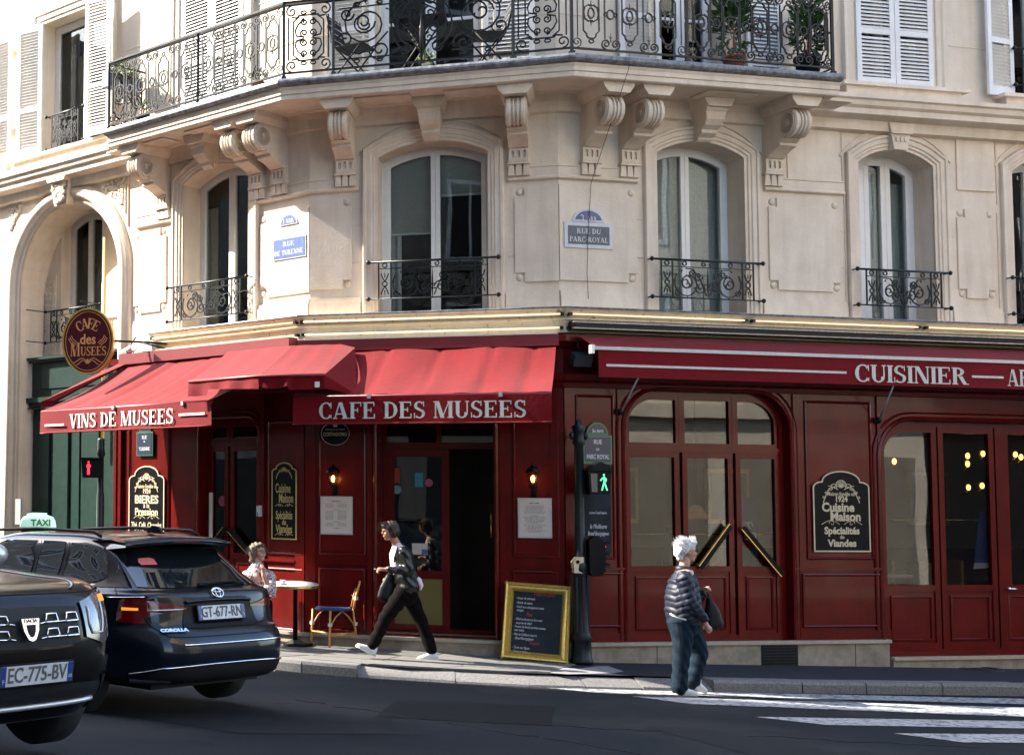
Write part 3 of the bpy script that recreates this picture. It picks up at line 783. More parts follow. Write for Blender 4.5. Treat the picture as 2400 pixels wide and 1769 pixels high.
for zz, dd in ((ZN, .325), (ZN2, .285)):
    q = offplan(FP, dd)
    for (p0, p1) in zip(q[:-1], q[1:]):
        p0, p1 = Vector(p0), Vector(p1); L = (p1-p0).length; n = max(1, int(L/2.35)); d = (p1-p0).normalized()
        for i in range(n):
            a = p0+d*(L*i/n+.05); b = p0+d*(L*(i+1)/n-.05)
            part('neon_tube', MB().tube([(a.x, a.y, zz), (b.x, b.y, zz)], .0095, 6), M['neon'], fas)
            for c in (a, b):
                part('tube_clip', MB().box(-.02, .02, -.015, .05, -.018, .018), M['iron'], fas, T(c.x, c.y, zz) @ RZ(math.atan2(d.y, d.x)))

# ================================================================ ground
KP = [(-14, 34.6), (-8, 27.5), (0.9, 17.0), (1.5, 16.25), (2.3, 15.75), (3.2, 15.45), (4.5, 15.33), (5.6, 15.42), (6.7, 15.5), (10.3, 16.15), (30, 20.1)]
def kerb_y(x):
    for (x0, y0), (x1, y1) in zip(KP[:-1], KP[1:]):
        if x0 <= x <= x1: return y0+(y1-y0)*(x-x0)/(x1-x0)
    return KP[-1][1]
def lin(a, b, n): return [a+(b-a)*i/n for i in range(n+1)]
XS = sorted(set([-80, -50, -30, -20, -14, -10, -8, -6] + lin(-6, 20, 52) + [24, 30, 45, 80])); YS = sorted(set([-60, -40, -20, -8, -2, 3, 6, 7.5] + lin(7.5, 15.4, 26) + [16, 17, 18, 20, 22, 25, 30, 40, 60, 90]))
mb = MB(); nx = len(XS)
mb.add([(x, y, zroad(x, y)) for y in YS for x in XS], [(j*nx+i, j*nx+i+1, (j+1)*nx+i+1, (j+1)*nx+i) for j in range(len(YS)-1) for i in range(nx-1)], True)
road = struct('road', mb, M['asph'])
# distant ground beyond the block
struct('ground', MB().add([(-300, -300, -1.2), (300, -300, -1.2), (300, 300, -1.2), (-300, 300, -1.2)], [(0, 1, 2, 3)]), M['asph'])
# pavement sheet (asphalt on the right, slabs laid on it on the left)
KW = .24
pk = []
for i, (x, y) in enumerate(KP): pk.append((x, y))
inner = offplan([(x, y) for x, y in KP], -KW)
wallin = [fpt('l', UL_END-14, -.3), fpt('l', UL_END, -.3), fpt('m', 0, -.3), fpt('r', 0, -.3), fpt('r', UR_END, -.3), fpt('r', 30, -.3)]
mb = MB(); A = []
def dens(P, n=10):
    o = []
    for (x0, y0), (x1, y1) in zip(P[:-1], P[1:]):
        for i in range(n): o.append((x0+(x1-x0)*i/n, y0+(y1-y0)*i/n))
    return o+[P[-1]]
# build as strips between kerb line and wall line matched by x
xs = lin(-13.5, 29, 170)
def poly_y(P, x):
    for (x0, y0), (x1, y1) in zip(P[:-1], P[1:]):
        if x0 <= x <= x1: return y0+(y1-y0)*(x-x0)/(x1-x0)
    return P[-1][1] if x > P[-1][0] else P[0][1]
for x in xs:
    ki = poly_y(inner, x); wi = max(poly_y(wallin, x), ki+.1); A += [(x, ki, zs(x)), (x, wi, zs(x)+.0)]
mb.add(A, [(2*i, 2*i+2, 2*i+3, 2*i+1) for i in range(len(xs)-1)], True)
pave = struct('pavement', mb, M['pasph'])
# kerb stones along the line
dk = []
acc = 0
kpts = dens(KP, 14)
L = [0]
for p, q in zip(kpts[:-1], kpts[1:]): L.append(L[-1]+math.hypot(q[0]-p[0], q[1]-p[1]))
def at_len(s):
    for i in range(len(L)-1):
        if L[i] <= s <= L[i+1]:
            t = (s-L[i])/(L[i+1]-L[i]); return Vector((kpts[i][0]+(kpts[i+1][0]-kpts[i][0])*t, kpts[i][1]+(kpts[i+1][1]-kpts[i][1])*t))
    return Vector(kpts[-1])
s = 8.0
while s < 42 and s < L[-1]-2:
    ln = random.choice((.62, .78, .95, 1.05)); a = at_len(s); b = at_len(s+ln-.014); d = (b-a).normalized(); nn = Vector((-d.y, d.x)); s += ln
    if a.x > 5.0: drop = .0
    else: drop = 0
    dip = .075 if 2.6 < (a.x+b.x)/2 < 6.2 else 0.0   # lowered kerb at the crossing
    if 6.2 <= (a.x+b.x)/2 < 7.0: dip = .03
    za, zb2 = zs(a.x)+.004-dip*0.35, zs(b.x)+.004-dip*0.35
    j = random.uniform(-.006, .006)
    mb = MB(); w = KW+.01
    P = [(a.x, a.y, za-.16-dip*0), (b.x, b.y, zb2-.16), (b.x+nn.x*w, b.y+nn.y*w, zb2-.16), (a.x+nn.x*w, a.y+nn.y*w, za-.16)]
    Q = [(a.x+nn.x*.018, a.y+nn.y*.018, za-dip+j), (b.x+nn.x*.018, b.y+nn.y*.018, zb2-dip+j), (b.x+nn.x*w, b.y+nn.y*w, zb2+j), (a.x+nn.x*w, a.y+nn.y*w, za+j)]
    Mi = [(p[0], p[1], q[2]-.03) for p, q in zip(P, Q)]
    mb.add(P+Mi+Q, [(0, 1, 5, 4), (4, 5, 9, 8), (1, 2, 6, 5), (5, 6, 10, 9), (3, 0, 4, 7), (7, 4, 8, 11), (8, 9, 10, 11), (2, 3, 7, 6), (6, 7, 11, 10)])
    part('kerb_stone', mb, M['granite'], pave)
# stone slabs on the corner pavement (left of the signal post)
def slab_rows():
    # courses parallel to the chamfer, slabs ~1.0 x .62
    f = FM
    rows = [(.16, .82), (.83, 1.48), (1.49, 2.14), (2.15, 2.85), (2.86, 3.5)]
    for ri, (d0, d1) in enumerate(rows):
        u = -3.6 + (ri % 2)*.45
        while u < 2.95:
            w = random.choice((.78, .86, .95)); c = [fpt('m', u+.008, d0), fpt('m', u+w-.008, d0), fpt('m', u+w-.008-.12, d1), fpt('m', u+.008-.12, d1)]
            cx = sum(p[0] for p in c)/4; cy = sum(p[1] for p in c)/4; u += w
            # clip with kerb: require all corners inside the kerb line
            ok = all(p[1] > poly_y(inner, p[0])+.02 for p in c) and all(p[1] < poly_y(wallin, p[0])+.3 for p in c)
            if not ok:
                c2 = [(p[0], max(p[1], poly_y(inner, p[0])+.012)) for p in c]
                ar = abs(sum(c2[i][0]*c2[(i+1) % 4][1]-c2[(i+1) % 4][0]*c2[i][1] for i in range(4)))/2
                if ar < .12: continue
                c = c2
            if cy > poly_y(wallin, cx)+.1: continue
            c = [(p[0], p[1]) for p in c]
            h = random.uniform(.006, .011)
            mb = MB(); vs = [(p[0], p[1], zs(p[0])-.02) for p in c]+[(p[0], p[1], zs(p[0])+h) for p in c]
            mb.add(vs, [(7, 6, 5, 4), (0, 4, 5, 1), (1, 5, 6, 2), (2, 6, 7, 3), (3, 7, 4, 0)])
            mb.f[0] = (7, 6, 5, 4)
            part('paving_slab', mb, M['slab2'] if random.random() < .5 else M['slab'], pave)
slab_rows()
# concrete repair patch by the signal post and a cast iron cover
pp = [(1262, 1568), (1300, 1563), (1355, 1567), (1400, 1561), (1425, 1560), (1440, 1566), (1462, 1573), (1440, 1577), (1380, 1579), (1330, 1580), (1290, 1577)]
part('repair_patch', MB().poly([(p.x, p.y, p.z+.004) for p in [ground(x, y, lambda X, Y: zs(X)) for x, y in reversed(pp)]]), mat('pale_concrete', (.17, .165, .17), .85, var=.12, vscale=20), pave)
c = ground(2300, 1568, lambda X, Y: zs(X))
part('drain_cover', MB().lathe([(0, .018), (.13, .018), (.135, .012), (.16, .012), (.16, .022), (.24, .022), (.25, 0)], 24, T(c.x, c.y, zs(c.x)-.008)), M['blackm'], pave)
# zebra crossing: four stripes lying on the road
def stripe(pts):
    g = [ground(x, y) for x, y in pts]; mb = MB()
    N = 16; a, b, c2, d = g
    vs = []
    for i in range(N+1):
        t = i/N; p = a.lerp(b, t); q = d.lerp(c2, t)
        for w in (0, .5, 1):
            r = p.lerp(q, w); vs.append((r.x, r.y, zroad(r.x, r.y)+.006))
    fs = [(i*3+j, i*3+j+1, (i+1)*3+j+1, (i+1)*3+j) for i in range(N) for j in (0, 1)]
    mb.add(vs, [f[::-1] for f in fs], True)
    part('crossing_stripe', mb, M['paint'], road)
stripe([(1280, 1612), (2500, 1640), (2500, 1653), (1400, 1624)])
stripe([(1480, 1632), (2500, 1661), (2500, 1684), (1620, 1650)])
stripe([(1768, 1680), (2500, 1692), (2500, 1709), (1934, 1699)])
stripe([(2095, 1719), (2500, 1722), (2500, 1742), (2256, 1740)])
# ================================================================ neighbours (outside the frame, they shade and mirror)
def neighbour(name, label, p, q, depth, h, m, ncol, shop='dark'):
    """block with its street front from plan point p to q (front on the right of travel)"""
    p, q = Vector(p), Vector(q); d = (q-p); Ln = d.length; d.normalize()
    W = Matrix(((d.x, -d.y, 0, p.x), (d.y, d.x, 0, p.y), (0, 0, 1, -.3), (0, 0, 0, 1)))
    # local x along the front, y back
    t = thing(name, label, 'building', W)
    part('wall', MB().box(0, Ln, 0, depth, 0, h), m, t, W)
    part('roof', MB().box(-.2, Ln+.2, .3, depth, h, h+.5), M['lead'], t, W)
    part('cornice', MB().box(-.1, Ln+.1, -.35, 0, h-.4, h).box(-.1, Ln+.1, -.2, 0, 4.2, 4.5), M['upper'], t, W)
    pitch = Ln/ncol
    wm = MB().box(-.55, .55, -.02, .05, 0, 1.9).mesh('window', M['dark'])
    fm = MB(); ring(fm, rect(-.62, .62, -.07, 1.97), .1, -.05, .02); fm.box(-.03, .03, -.04, .0, 0, 1.9); fmm = fm.mesh('frame', M['white'])
    z = 5.2
    while z < h-2.6:
        for i in range(ncol):
            Wc = W @ T((i+.5)*pitch, 0, z); w = part('window', wm, None, t, Wc); part('frame', fmm, None, w, Wc)
        z += 3.1
    for i in range(ncol):
        part('shop_window', MB().box(-pitch*.38, pitch*.38, -.03, .05, .5, 3.4), M[shop], t, W @ T((i+.5)*pitch, 0, 0))
    return t
# worn patches, cover and gutter grime on the road
M['asph2'] = mat('newer_asphalt', (.0055, .0065, .0085), .9, var=.4, vscale=120, bump=.5, bscale=260, spec=.1)
M['asph3'] = mat('older_asphalt', (.014, .0155, .017), .92, var=.4, vscale=110, bump=.6, bscale=240, spec=.1)
def road_patch(pts, m, h=.003, name='asphalt_patch'):
    g = [ground(x, y) for x, y in pts]; mb = MB(); mb.add([(p.x, p.y, zroad(p.x, p.y)+h) for p in g], [tuple(reversed(range(len(g))))]); part(name, mb, m, road)
road_patch([(930, 1640), (1300, 1655), (1290, 1700), (880, 1680)], M['asph2']); road_patch([(250, 1668), (620, 1676), (1020, 1722), (560, 1718)], M['asph3'])
road_patch([(1500, 1700), (1640, 1706), (2000, 1769), (1760, 1769)], M['asph3'])
mb = MB(); rc_ = random.Random(3)
for (x0, y0, x1, y1) in ((700, 1640, 1500, 1765), (1100, 1690, 2300, 1752), (1900, 1665, 2390, 1668)):
    n = 26; pts = []
    for i in range(n+1):
        t = i/n; g = ground(x0+(x1-x0)*t+rc_.uniform(-14, 14), y0+(y1-y0)*t+rc_.uniform(-2, 2)); pts.append((g.x, g.y, zroad(g.x, g.y)+.001))
    mb.tube(pts, .004, 4)
part('crack', mb, M['blackm'], road, kind='stuff')
mb = MB(); rr_ = random.Random(8)
for i in range(420):
    s_ = rr_.uniform(9, 34); p = at_len(s_); q = at_len(s_+.1); d = (q-p).normalized(); nn = Vector((d.y, -d.x)); o = abs(rr_.gauss(0, .12))+.01; c = p+nn*o; e = rr_.uniform(.004, .018)
    mb.add([(c.x-e, c.y, zroad(c.x, c.y)+.002), (c.x, c.y-e*.6, zroad(c.x, c.y)+.006), (c.x+e, c.y, zroad(c.x, c.y)+.003), (c.x, c.y+e*.7, zroad(c.x, c.y)+.004)], [(0, 1, 2, 3)])
part('gutter_litter', mb, M['granite'], road, kind='stuff')

neighbour('street_house', 'tall stone house across the street whose bulk shades the road', (3.98, -6.8), (-22.1, 23.5), 12, 25.5, M['far_stone'], 13)
neighbour('street_house', 'lower stone house further up the side street', (-27, 29.5), (-50, 56), 12, 18.5, M['upper'], 10)
neighbour('street_house', 'sunlit stone house facing the red shopfront across the narrow street', fpt('r', 16.4, 13), fpt('r', 3, 13), 12, 19, M['far_stone2'], 5, 'far_stone')
neighbour('street_house', 'dark brick house beyond the sunlit one, set back from the narrow street', fpt('r', 60, 17), fpt('r', 16.6, 17), 12, 17, mat('dark_brick', (.05, .035, .028), .9, var=.3, vscale=4), 14)

# ================================================================ lettering
def text_mesh(s, size, m, xs=1.0, bold=0.0, align='CENTER', shear=0, ext=.0012):
    cu = bpy.data.curves.new('lettering', 'FONT'); cu.body = s; cu.size = size; cu.align_x = align; cu.align_y = 'CENTER'
    cu.extrude = ext; cu.offset = bold; cu.shear = shear; cu.resolution_u = 3
    o = bpy.data.objects.new('tmp_text', cu); COL.objects.link(o)
    bpy.context.view_layer.update()
    me = bpy.data.meshes.new_from_object(o.evaluated_get(bpy.context.evaluated_depsgraph_get()))
    bpy.data.objects.remove(o); bpy.data.curves.remove(cu)
    for v in me.vertices: v.co = (v.co.x*xs, -v.co.z, v.co.y)
    me.materials.clear(); me.materials.append(m); me.name = 'lettering'; return me
def text(par, W, s, size, m, xs=1.0, bold=0.0, align='CENTER', shear=0, name='lettering'):
    return part(name, text_mesh(s, size, m, xs, bold, align, shear), None, par, W)
def _rect(a, b, c, d): return [(a, b), (c, b), (c, d), (a, d)]
def _arc(cx, cy, rx, ry, a0, a1, tv=.20, th=.075, n=16):
    """broad-nib arc: thick at the sides, thin at top and bottom"""
    o, i = [], []
    for k in range(n+1):
        a = R(a0+(a1-a0)*k/n); w = th+(tv-th)*abs(math.cos(a))**1.3
        o.append((cx+rx*math.cos(a), cy+ry*math.sin(a))); i.append((cx+(rx-w)*math.cos(a), cy+(ry-min(w, th*1.2 if abs(math.sin(a)) > .7 else w))*math.sin(a)))
    return [[o[k], o[k+1], i[k+1], i[k]] for k in range(n)]
def _stem(x, y0=0, y1=1, w=.2, sb=True, st=True, e=.07):
    p = [_rect(x, y0, x+w, y1)]
    if sb: p.append(_rect(x-e, y0, x+w+e, y0+.06))
    if st: p.append(_rect(x-e, y1-.06, x+w+e, y1))
    return p
def _dg(x0, y0, x1, y1, w): return [(x0, y0), (x0+w, y0), (x1+w, y1), (x1, y1)]
def glyph(c):
    if c == 'A': return [_dg(.06, 0, .33, 1, .075), _dg(.62, 0, .31, 1, .22), _rect(.16, .26, .6, .33), _rect(-.02, 0, .24, .06), _rect(.52, 0, .92, .06)], .93
    if c == 'C': return _arc(.44, .5, .42, .52, 42, 318)+[_rect(.70, .64, .76, .99), _rect(.72, .02, .76, .25)], .84
    if c == 'D': return _stem(.08)+_arc(.30, .5, .50, .5, -90, 90), .86
    if c == 'E': return _stem(.08)+[_rect(.28, .93, .70, 1), _rect(.28, 0, .72, .07), _rect(.28, .48, .52, .55), _rect(.65, .76, .70, 1), _rect(.67, 0, .73, .27), _rect(.48, .38, .53, .65)], .80
    if c == 'F': return _stem(.08)+[_rect(.28, .93, .70, 1), _rect(.28, .48, .50, .55), _rect(.65, .74, .70, 1), _rect(.46, .38, .51, .65)], .74
    if c == 'I': return _stem(.08), .36
    if c == 'L': return _stem(.08)+[_rect(.28, 0, .68, .07), _rect(.63, 0, .69, .3)], .74
    if c == 'M': return _stem(.08, w=.07, st=False)+_stem(.86, w=.2)+[_dg(.10, 1, .40, 0, .22), _dg(.46, 0, .86, 1, .06), _rect(0, .94, .32, 1)], 1.16
    if c == 'N': return _stem(.10, w=.07, st=False)+_stem(.72, w=.07, sb=False)+[_dg(.08, 1, .58, 0, .22), _rect(0, .94, .3, 1)], .90
    if c == 'O': return _arc(.46, .5, .44, .52, 0, 360, n=24), .92
    if c == 'P': return _stem(.08)+_arc(.30, .735, .38, .265, -90, 90), .74
    if c == 'R': return _stem(.08)+_arc(.30, .75, .38, .25, -90, 90)+[_dg(.62, .0, .36, .5, .22), _rect(.6, 0, .92, .06)], .90
    if c == 'S': return _arc(.35, .745, .30, .27, 40, 200, .17)+_arc(.35, .745, .30, .27, 200, 250, .17)+_arc(.35, .27, .32, .28, -140, 60, .17)+[[(.12, .60), (.22, .68), (.60, .42), (.50, .34)], _rect(.57, .70, .62, 1.0), _rect(.04, 0, .09, .32)], .72
    if c == 'T': return _stem(.28)+[_rect(.02, .93, .74, 1), _rect(.02, .72, .07, 1), _rect(.69, .72, .74, 1)], .78
    if c == 'U': return _stem(.08, .3, 1, sb=False)+_stem(.68, .3, 1, w=.07, sb=False)+_arc(.415, .33, .335, .35, 180, 360, .19), .86
    if c == 'V': return [_dg(.30, 0, .04, 1, .22), _dg(.40, 0, .66, 1, .07), _rect(-.04, .94, .34, 1), _rect(.58, .94, .84, 1)], .82
    if c == 'Y': return [_dg(.32, .45, .04, 1, .22), _dg(.44, .45, .66, 1, .07), _rect(.32, 0, .52, .5), _rect(.24, 0, .6, .06), _rect(-.04, .94, .34, 1), _rect(.58, .94, .82, 1)], .82
    if c == '3': return _arc(.3, .74, .26, .27, -80, 160, .16)+_arc(.3, .28, .3, .3, -160, 80, .18), .66
    if c == '-': return [_rect(.05, .38, .38, .48)], .44
    if c == '.': return [_rect(.05, 0, .2, .15)], .28
    return [], .38
def serif(s, width, height, m, track=.03):
    """bold roman capitals as flat appliqué, x centred, y forward; returns mesh"""
    x = 0; polys = []
    for c in s:
        p, adv = glyph(c)
        polys += [[(a+x, b) for a, b in q] for q in p]; x += adv+track
    mb = MB(); sx = width/x
    for i, q in enumerate(polys):
        y = -.002-(i % 9)*.00022
        pts = [((a-x/2)*sx, y, (b-.5)*height) for a, b in q]
        ar = sum(pts[j][0]*pts[(j+1) % len(pts)][2]-pts[(j+1) % len(pts)][0]*pts[j][2] for j in range(len(pts)))
        if ar < 0: pts = pts[::-1]
        mb.add(pts, [tuple(range(len(pts)))])
    return mb.mesh('lettering', m)

# ================================================================ red shopfront
SD = .12
shop = thing('cafe_shopfront', 'glossy dark red wooden cafe shopfront with arched windows wrapping the corner above a stone plinth', 'shopfront', T(5.38, 16.9, .13))
ZTS = Z1+.0       # top of joinery
ZPL = .348
def rs(k, xl, xr, yt, yb, d=SD):
    """rectangle measured on the shopfront plane"""
    xm, ym = (xl+xr)/2, (yt+yb)/2
    return hu(k, xl, ym, d), hu(k, xr, ym, d), hz(k, xm, yb, d), hz(k, xm, yt, d)
def roundtop(u0, u1, z0, z1, r, n=7):
    p = [(u0, z0), (u0, z1-r)]
    p += [(u0+r-r*math.cos(PI/2*i/n), z1-r+r*math.sin(PI/2*i/n)) for i in range(1, n+1)]
    p += [(u1-r+r*math.sin(PI/2*i/n), z1-r+r*math.cos(PI/2*i/n)) for i in range(0, n)]
    return p+[(u1, z1-r), (u1, z0)]
# openings
wa = rs('r', 1466, 1852, 918, 1497); wb = rs('r', 2066, 2560, 990, 1535)
md = rs('m', 884, 1160, 960, 1493); md = (md[0], md[1], .36, 3.12)
ld = rs('l', 470, 606, 960, 1300); ld = (ld[0], ld[1], .36, 3.05)
ZBB = hz('r', 2250, 1532, SD)
openings = {'r': [roundtop(wa[0], wa[1], ZPL+.002, wa[3], .46), roundtop(wb[0], wb[1], ZBB, wb[3], .46)], 'm': [roundtop(md[0], md[1], md[2], md[3], .25)], 'l': [roundtop(ld[0], ld[1], ld[2], ld[3], .2)]}
ULS = hu('l', 274, 1150, SD)
for k in 'lmr':
    off = {'l': (ULS, 0.049), 'm': (-.049+.0, WM+.032), 'r': (-.032, UR_END)}[k]
    # mitred at the corners: outer skin extends by SD*tan(half turn)
    ml = SD*math.tan(R(15))
    e = {'l': (ULS, ml), 'm': (-ml, WM+ml), 'r': (-ml, UR_END)}[k]
    zb = ZPL if k != 'r' else ZPL
    outer = rect(e[0], e[1], zb, ZTS)
    if k == 'r':
        ub = hu('r', 2092, 1500, .15)
        outer = [(e[0], zb), (e[0], ZTS), (e[1], ZTS), (e[1], ZBB-.02), (ub, ZBB-.02), (ub, zb)]
    mb = MB()
    hs = []
    for h in openings[k]:
        h = list(h); hs.append(h)
    wall_sheet(mb, outer, [[(a, max(b, (ZPL if k != 'r' else min(ZPL, b))+.004)) for a, b in h] for h in hs], -SD, .16)
    part('fascia_panelling', mb, M['red'], shop, FACE[k].M)
# crown moulding under the awnings
ZC = hz('r', 1600, 905, SD)
SP = [fpt('l', ULS), fpt('m', 0), fpt('r', 0), fpt('r', UR_END)]
part('cornice', plan_sweep(MB(), SP, [(SD-.01, ZC-.06), (SD+.03, ZC-.05), (SD+.04, ZC), (SD+.10, ZC+.03), (SD+.12, ZC+.10), (SD-.01, ZC+.12)]), M['red'], shop)
part('cornice', plan_sweep(MB(), SP, [(SD-.01, ZTS-.02), (SD+.16, ZTS-.02), (SD+.16, ZTS-.10), (SD+.05, ZTS-.16), (SD-.01, ZTS-.18)]), M['red'], shop)
# corner pilasters
for k, a, b in (('r', -.03, .10), ('m', WM-.12, WM+.03), ('m', -.03, .10), ('l', -.12, .03)):
    part('pilaster', MB().box(a, b, -SD-.022, -SD+.01, ZPL+.002, ZC-.06), M['red'], shop, FACE[k].M)
part('pilaster', MB().box(ULS-.02, ULS+.13, -SD-.05, .05, .2, ZTS-.02).box(ULS+.02, ULS+.05, -SD-.065, -SD-.04, .3, ZTS-.1), M['red'], shop, FL.M)
def panel(k, r, name='panel', fw=.03, depth=.022):
    """field with raised bolection moulding round it"""
    a, b, z0, z1 = r; mb = MB()
    mb.sweep(rect(a, b, z0, z1), [(0, -SD-.001), (-.004, -SD-.02), (-.018, -SD-.026), (-.03, -SD-.016), (-.036, -SD-.004), (-.036, -SD+.001)], closed=True, cap=False)
    mb.prism(rect(a+.034, b-.034, z0+.034, z1-.034), -SD-.005, -SD+.002)
    return part(name, mb, M['red'], shop, FACE[k].M)
def ledge(k, u0, u1, z, d=.035): part('ledge', MB().box(u0, u1, -SD-d, -SD+.01, z-.012, z+.012).box(u0, u1, -SD-d*.6, -SD+.01, z-.03, z-.012), M['red'], shop, FACE[k].M)
def skirting(k, u0, u1, z0, z1): part('skirting', MB().prism([(u0, z0), (u0, z1), (u1, z1), (u1, z0)], -SD-.02, -SD+.01), M['red'], shop, FACE[k].M)
# right face panels
panel('r', rs('r', 1349, 1440, 925, 1311)); panel('r', rs('r', 1344, 1463, 1340, 1470))
panel('r', rs('r', 1887, 2043, 940, 1311)); panel('r', rs('r', 1880, 2066, 1343, 1470))
zl = hz('r', 1950, 1332, SD)
ledge('r', .1, wa[0]-.03, zl); ledge('r', wa[1]+.03, wb[0]-.05, zl)
skirting('r', .1, wa[0]-.02, ZPL+.003, ZPL+.11); skirting('r', wa[1]+.02, ub, ZPL+.003, ZPL+.11)
for x in (1466-14, 1865, 2062): 
    u = hu('r', x, 1200, SD); part('pilaster', MB().box(u-.02, u+.02, -SD-.022, -SD+.01, ZPL+.11, ZC-.06), M['red'], shop, FR.M)
# mid face panels
panel('m', rs('m', 746, 858, 985, 1300)); panel('m', rs('m', 746, 858, 1330, 1478)); panel('m', rs('m', 1202, 1312, 985, 1306)); panel('m', rs('m', 1202, 1312, 1336, 1470))
ledge('m', .1, md[0]-.05, zl-.0); ledge('m', md[1]+.05, WM-.1, zl)
# left face panels
panel('l', rs('l', 303, 398, 985, 1300)); panel('l', rs('l', 630, 712, 985, 1300)); panel('l', rs('l', 630, 712, 1330, 1478)); panel('l', rs('l', 303, 398, 1330, 1470))
ledge('l', ULS+.14, ld[0]-.05, zl); ledge('l', ld[1]+.05, -.12, zl)
for k, o_ in (('l', ld), ('m', md)):
    for u in (o_[0]-.09, o_[1]+.09): part('pilaster', MB().box(u-.03, u+.03, -SD-.03, -SD+.01, ZPL+.002, ZC-.06), M['red'], shop, FACE[k].M)
# arch trims
for k, o_, r in (('r', wa, .46), ('r', wb, .46), ('m', md, .25), ('l', ld, .2)):
    p = roundtop(o_[0], o_[1], o_[2], o_[3], r)
    part('arch_trim', MB().sweep(p, [(0, -SD+.01), (0, -SD-.03), (.02, -SD-.045), (.045, -SD-.03), (.055, -SD-.012), (.085, -SD-.012), (.095, -SD-.03), (.11, -SD-.02), (.11, -SD+.004)]), M['red'], shop, FACE[k].M)
# glazed joinery: generic leaf builder
def glazed(k, o_, r, cols, ztr, zlow, y, bot, gl='shopglass', doorcols=(), low=True):
    """cols: stile centre positions splitting the opening; ztr transom height; zlow top of the wooden bottom"""
    Wm = FACE[k].M; p = roundtop(o_[0]+.004, o_[1]-.004, bot, o_[3]-.004, r)
    fr = MB(); ring(fr, p, .06, y, y+.07)
    inn = inset(p, .06, True); x0, x1 = min(q[0] for q in inn), max(q[0] for q in inn)
    fr.box(x0, x1, y-.01, y+.06, ztr-.035, ztr+.035); fr.box(x0, x1, y-.022, y+.0, ztr-.012, ztr+.012)
    us = [x0]+list(cols)+[x1]
    for c in cols: fr.box(c-.02, c+.02, y-.006, y+.06, ztr+.035, o_[3]-.05)
    par = part('window_frame', fr, M['red'], shop, Wm)
    def zcut(pl, z, side):
        sw = [(b, a) for a, b in pl]; return [(b, a) for a, b in xcut(sw, z, side)]
    for i, (a, b) in enumerate(zip(us[:-1], us[1:])):
        q = xcut(xcut(inn, a+.02, 1), b-.02, -1); tq = zcut(q, ztr+.036, 1)
        mb = MB(); ring(mb, tq, .04, y-.002, y+.05)
        lf = part('transom_light', mb, M['red'], par, Wm); part('pane', MB().prism(inset(tq, .037, True), y+.02, y+.03), M[gl], lf, Wm)
        mb = MB(); lowq = rect(a+(.022 if i else .001), b-(.022 if i < len(us)-2 else .001), zlow, ztr-.036)
        full = rect(lowq[0][0], lowq[2][0], bot+.01, ztr-.036)
        ring(mb, full, .065, y-.004, y+.05); mb.box(full[0][0]+.06, full[2][0]-.06, y-.004, y+.05, zlow-.07, zlow)
        isdoor = i in doorcols
        lf = part('door' if isdoor else 'casement', mb, M['red'], par if not isdoor else shop, Wm)
        g = rect(full[0][0]+.062, full[2][0]-.062, zlow-.002, ztr-.1)
        part('pane', MB().prism(g, y+.02, y+.03), M[gl], lf, Wm)
        if low:
            a2, b2 = full[0][0]+.066, full[2][0]-.066; z0, z1 = bot+.07, zlow-.072
            mb = MB().prism(rect(a2, b2, z0, z1), y+.012, y+.04)
            mb.sweep(rect(a2+.05, b2-.05, z0+.05, z1-.05), [(0, y+.013), (0, y-.006), (-.02, y-.01), (-.03, y+.004), (-.03, y+.013)], closed=True, cap=False)
            mb.prism(rect(a2+.085, b2-.085, z0+.085, z1-.085), y+.004, y+.013)
            part('wood_panel', mb, M['red'], lf, Wm)
    return par
YW = -.02
ca = [hu('r', 1594, 1150, 0), hu('r', 1719, 1150, 0)]
glazed('r', wa, .44, ca, hz('r', 1650, 1054, 0), hz('r', 1650, 1326, 0), YW, ZPL+.004, doorcols=(1, 2))
cb = [hu('r', 2196, 1150, 0), hu('r', 2330, 1150, 0)]
# second window: no transom in view, so the transom bar sits at the top
o_ = wb; Wm = FR.M
p = roundtop(o_[0]+.004, o_[1]-.004, ZBB, o_[3]-.004, .44); inn = inset(p, .06, True)
fr = MB(); ring(fr, p, .06, YW, YW+.07); par = part('window_frame', fr, M['red'], shop, Wm)
us = [min(q[0] for q in inn)]+cb+[max(q[0] for q in inn)]; zlo = hz('r', 2150, 1370, 0)
for i, (a, b) in enumerate(zip(us[:-1], us[1:])):
    q = xcut(xcut(inn, a+.012, 1), b-.012, -1); w2 = .075 if i < 2 else .17
    mb = MB(); ring(mb, q, .075, YW-.004, YW+.05)
    x0, x1 = min(t[0] for t in q), max(t[0] for t in q); mb.box(x0+.06, x1-.06, YW-.004, YW+.05, zlo-.08, zlo)
    if i == 2: mb.box(x0+.06, x0+.19, YW-.003, YW+.05, ZBB+.05, o_[3]-.1)
    lf = part('door' if i == 2 else 'casement', mb, M['red'], par, Wm)
    sw = [(bb, aa) for aa, bb in inset(q, .072, True)]; g = [(bb, aa) for aa, bb in xcut(sw, zlo-.01, 1)]
    part('pane', MB().prism(g, YW+.02, YW+.03), M['shopglass'], lf, Wm)
    a2, b2 = x0+.07, x1-.07; z0, z1 = ZBB+.075, zlo-.082
    mb = MB().prism(rect(a2, b2, z0, z1), YW+.012, YW+.04)
    mb.sweep(rect(a2+.05, b2-.05, z0+.08, z1-.05), [(0, YW+.013), (0, YW-.006), (-.02, YW-.01), (-.03, YW+.004), (-.03, YW+.013)], closed=True, cap=False)
    part('wood_panel', mb, M['red'], lf, Wm)
    if i == 2: part('door_handle', MB().tube([(x0+.12, YW-.05, zlo-.05), (x0+.22, YW-.05, zlo-.05)], .012, 6).ball((x0+.12, YW-.03, zlo-.05), .025), M['chrome'], lf, Wm)
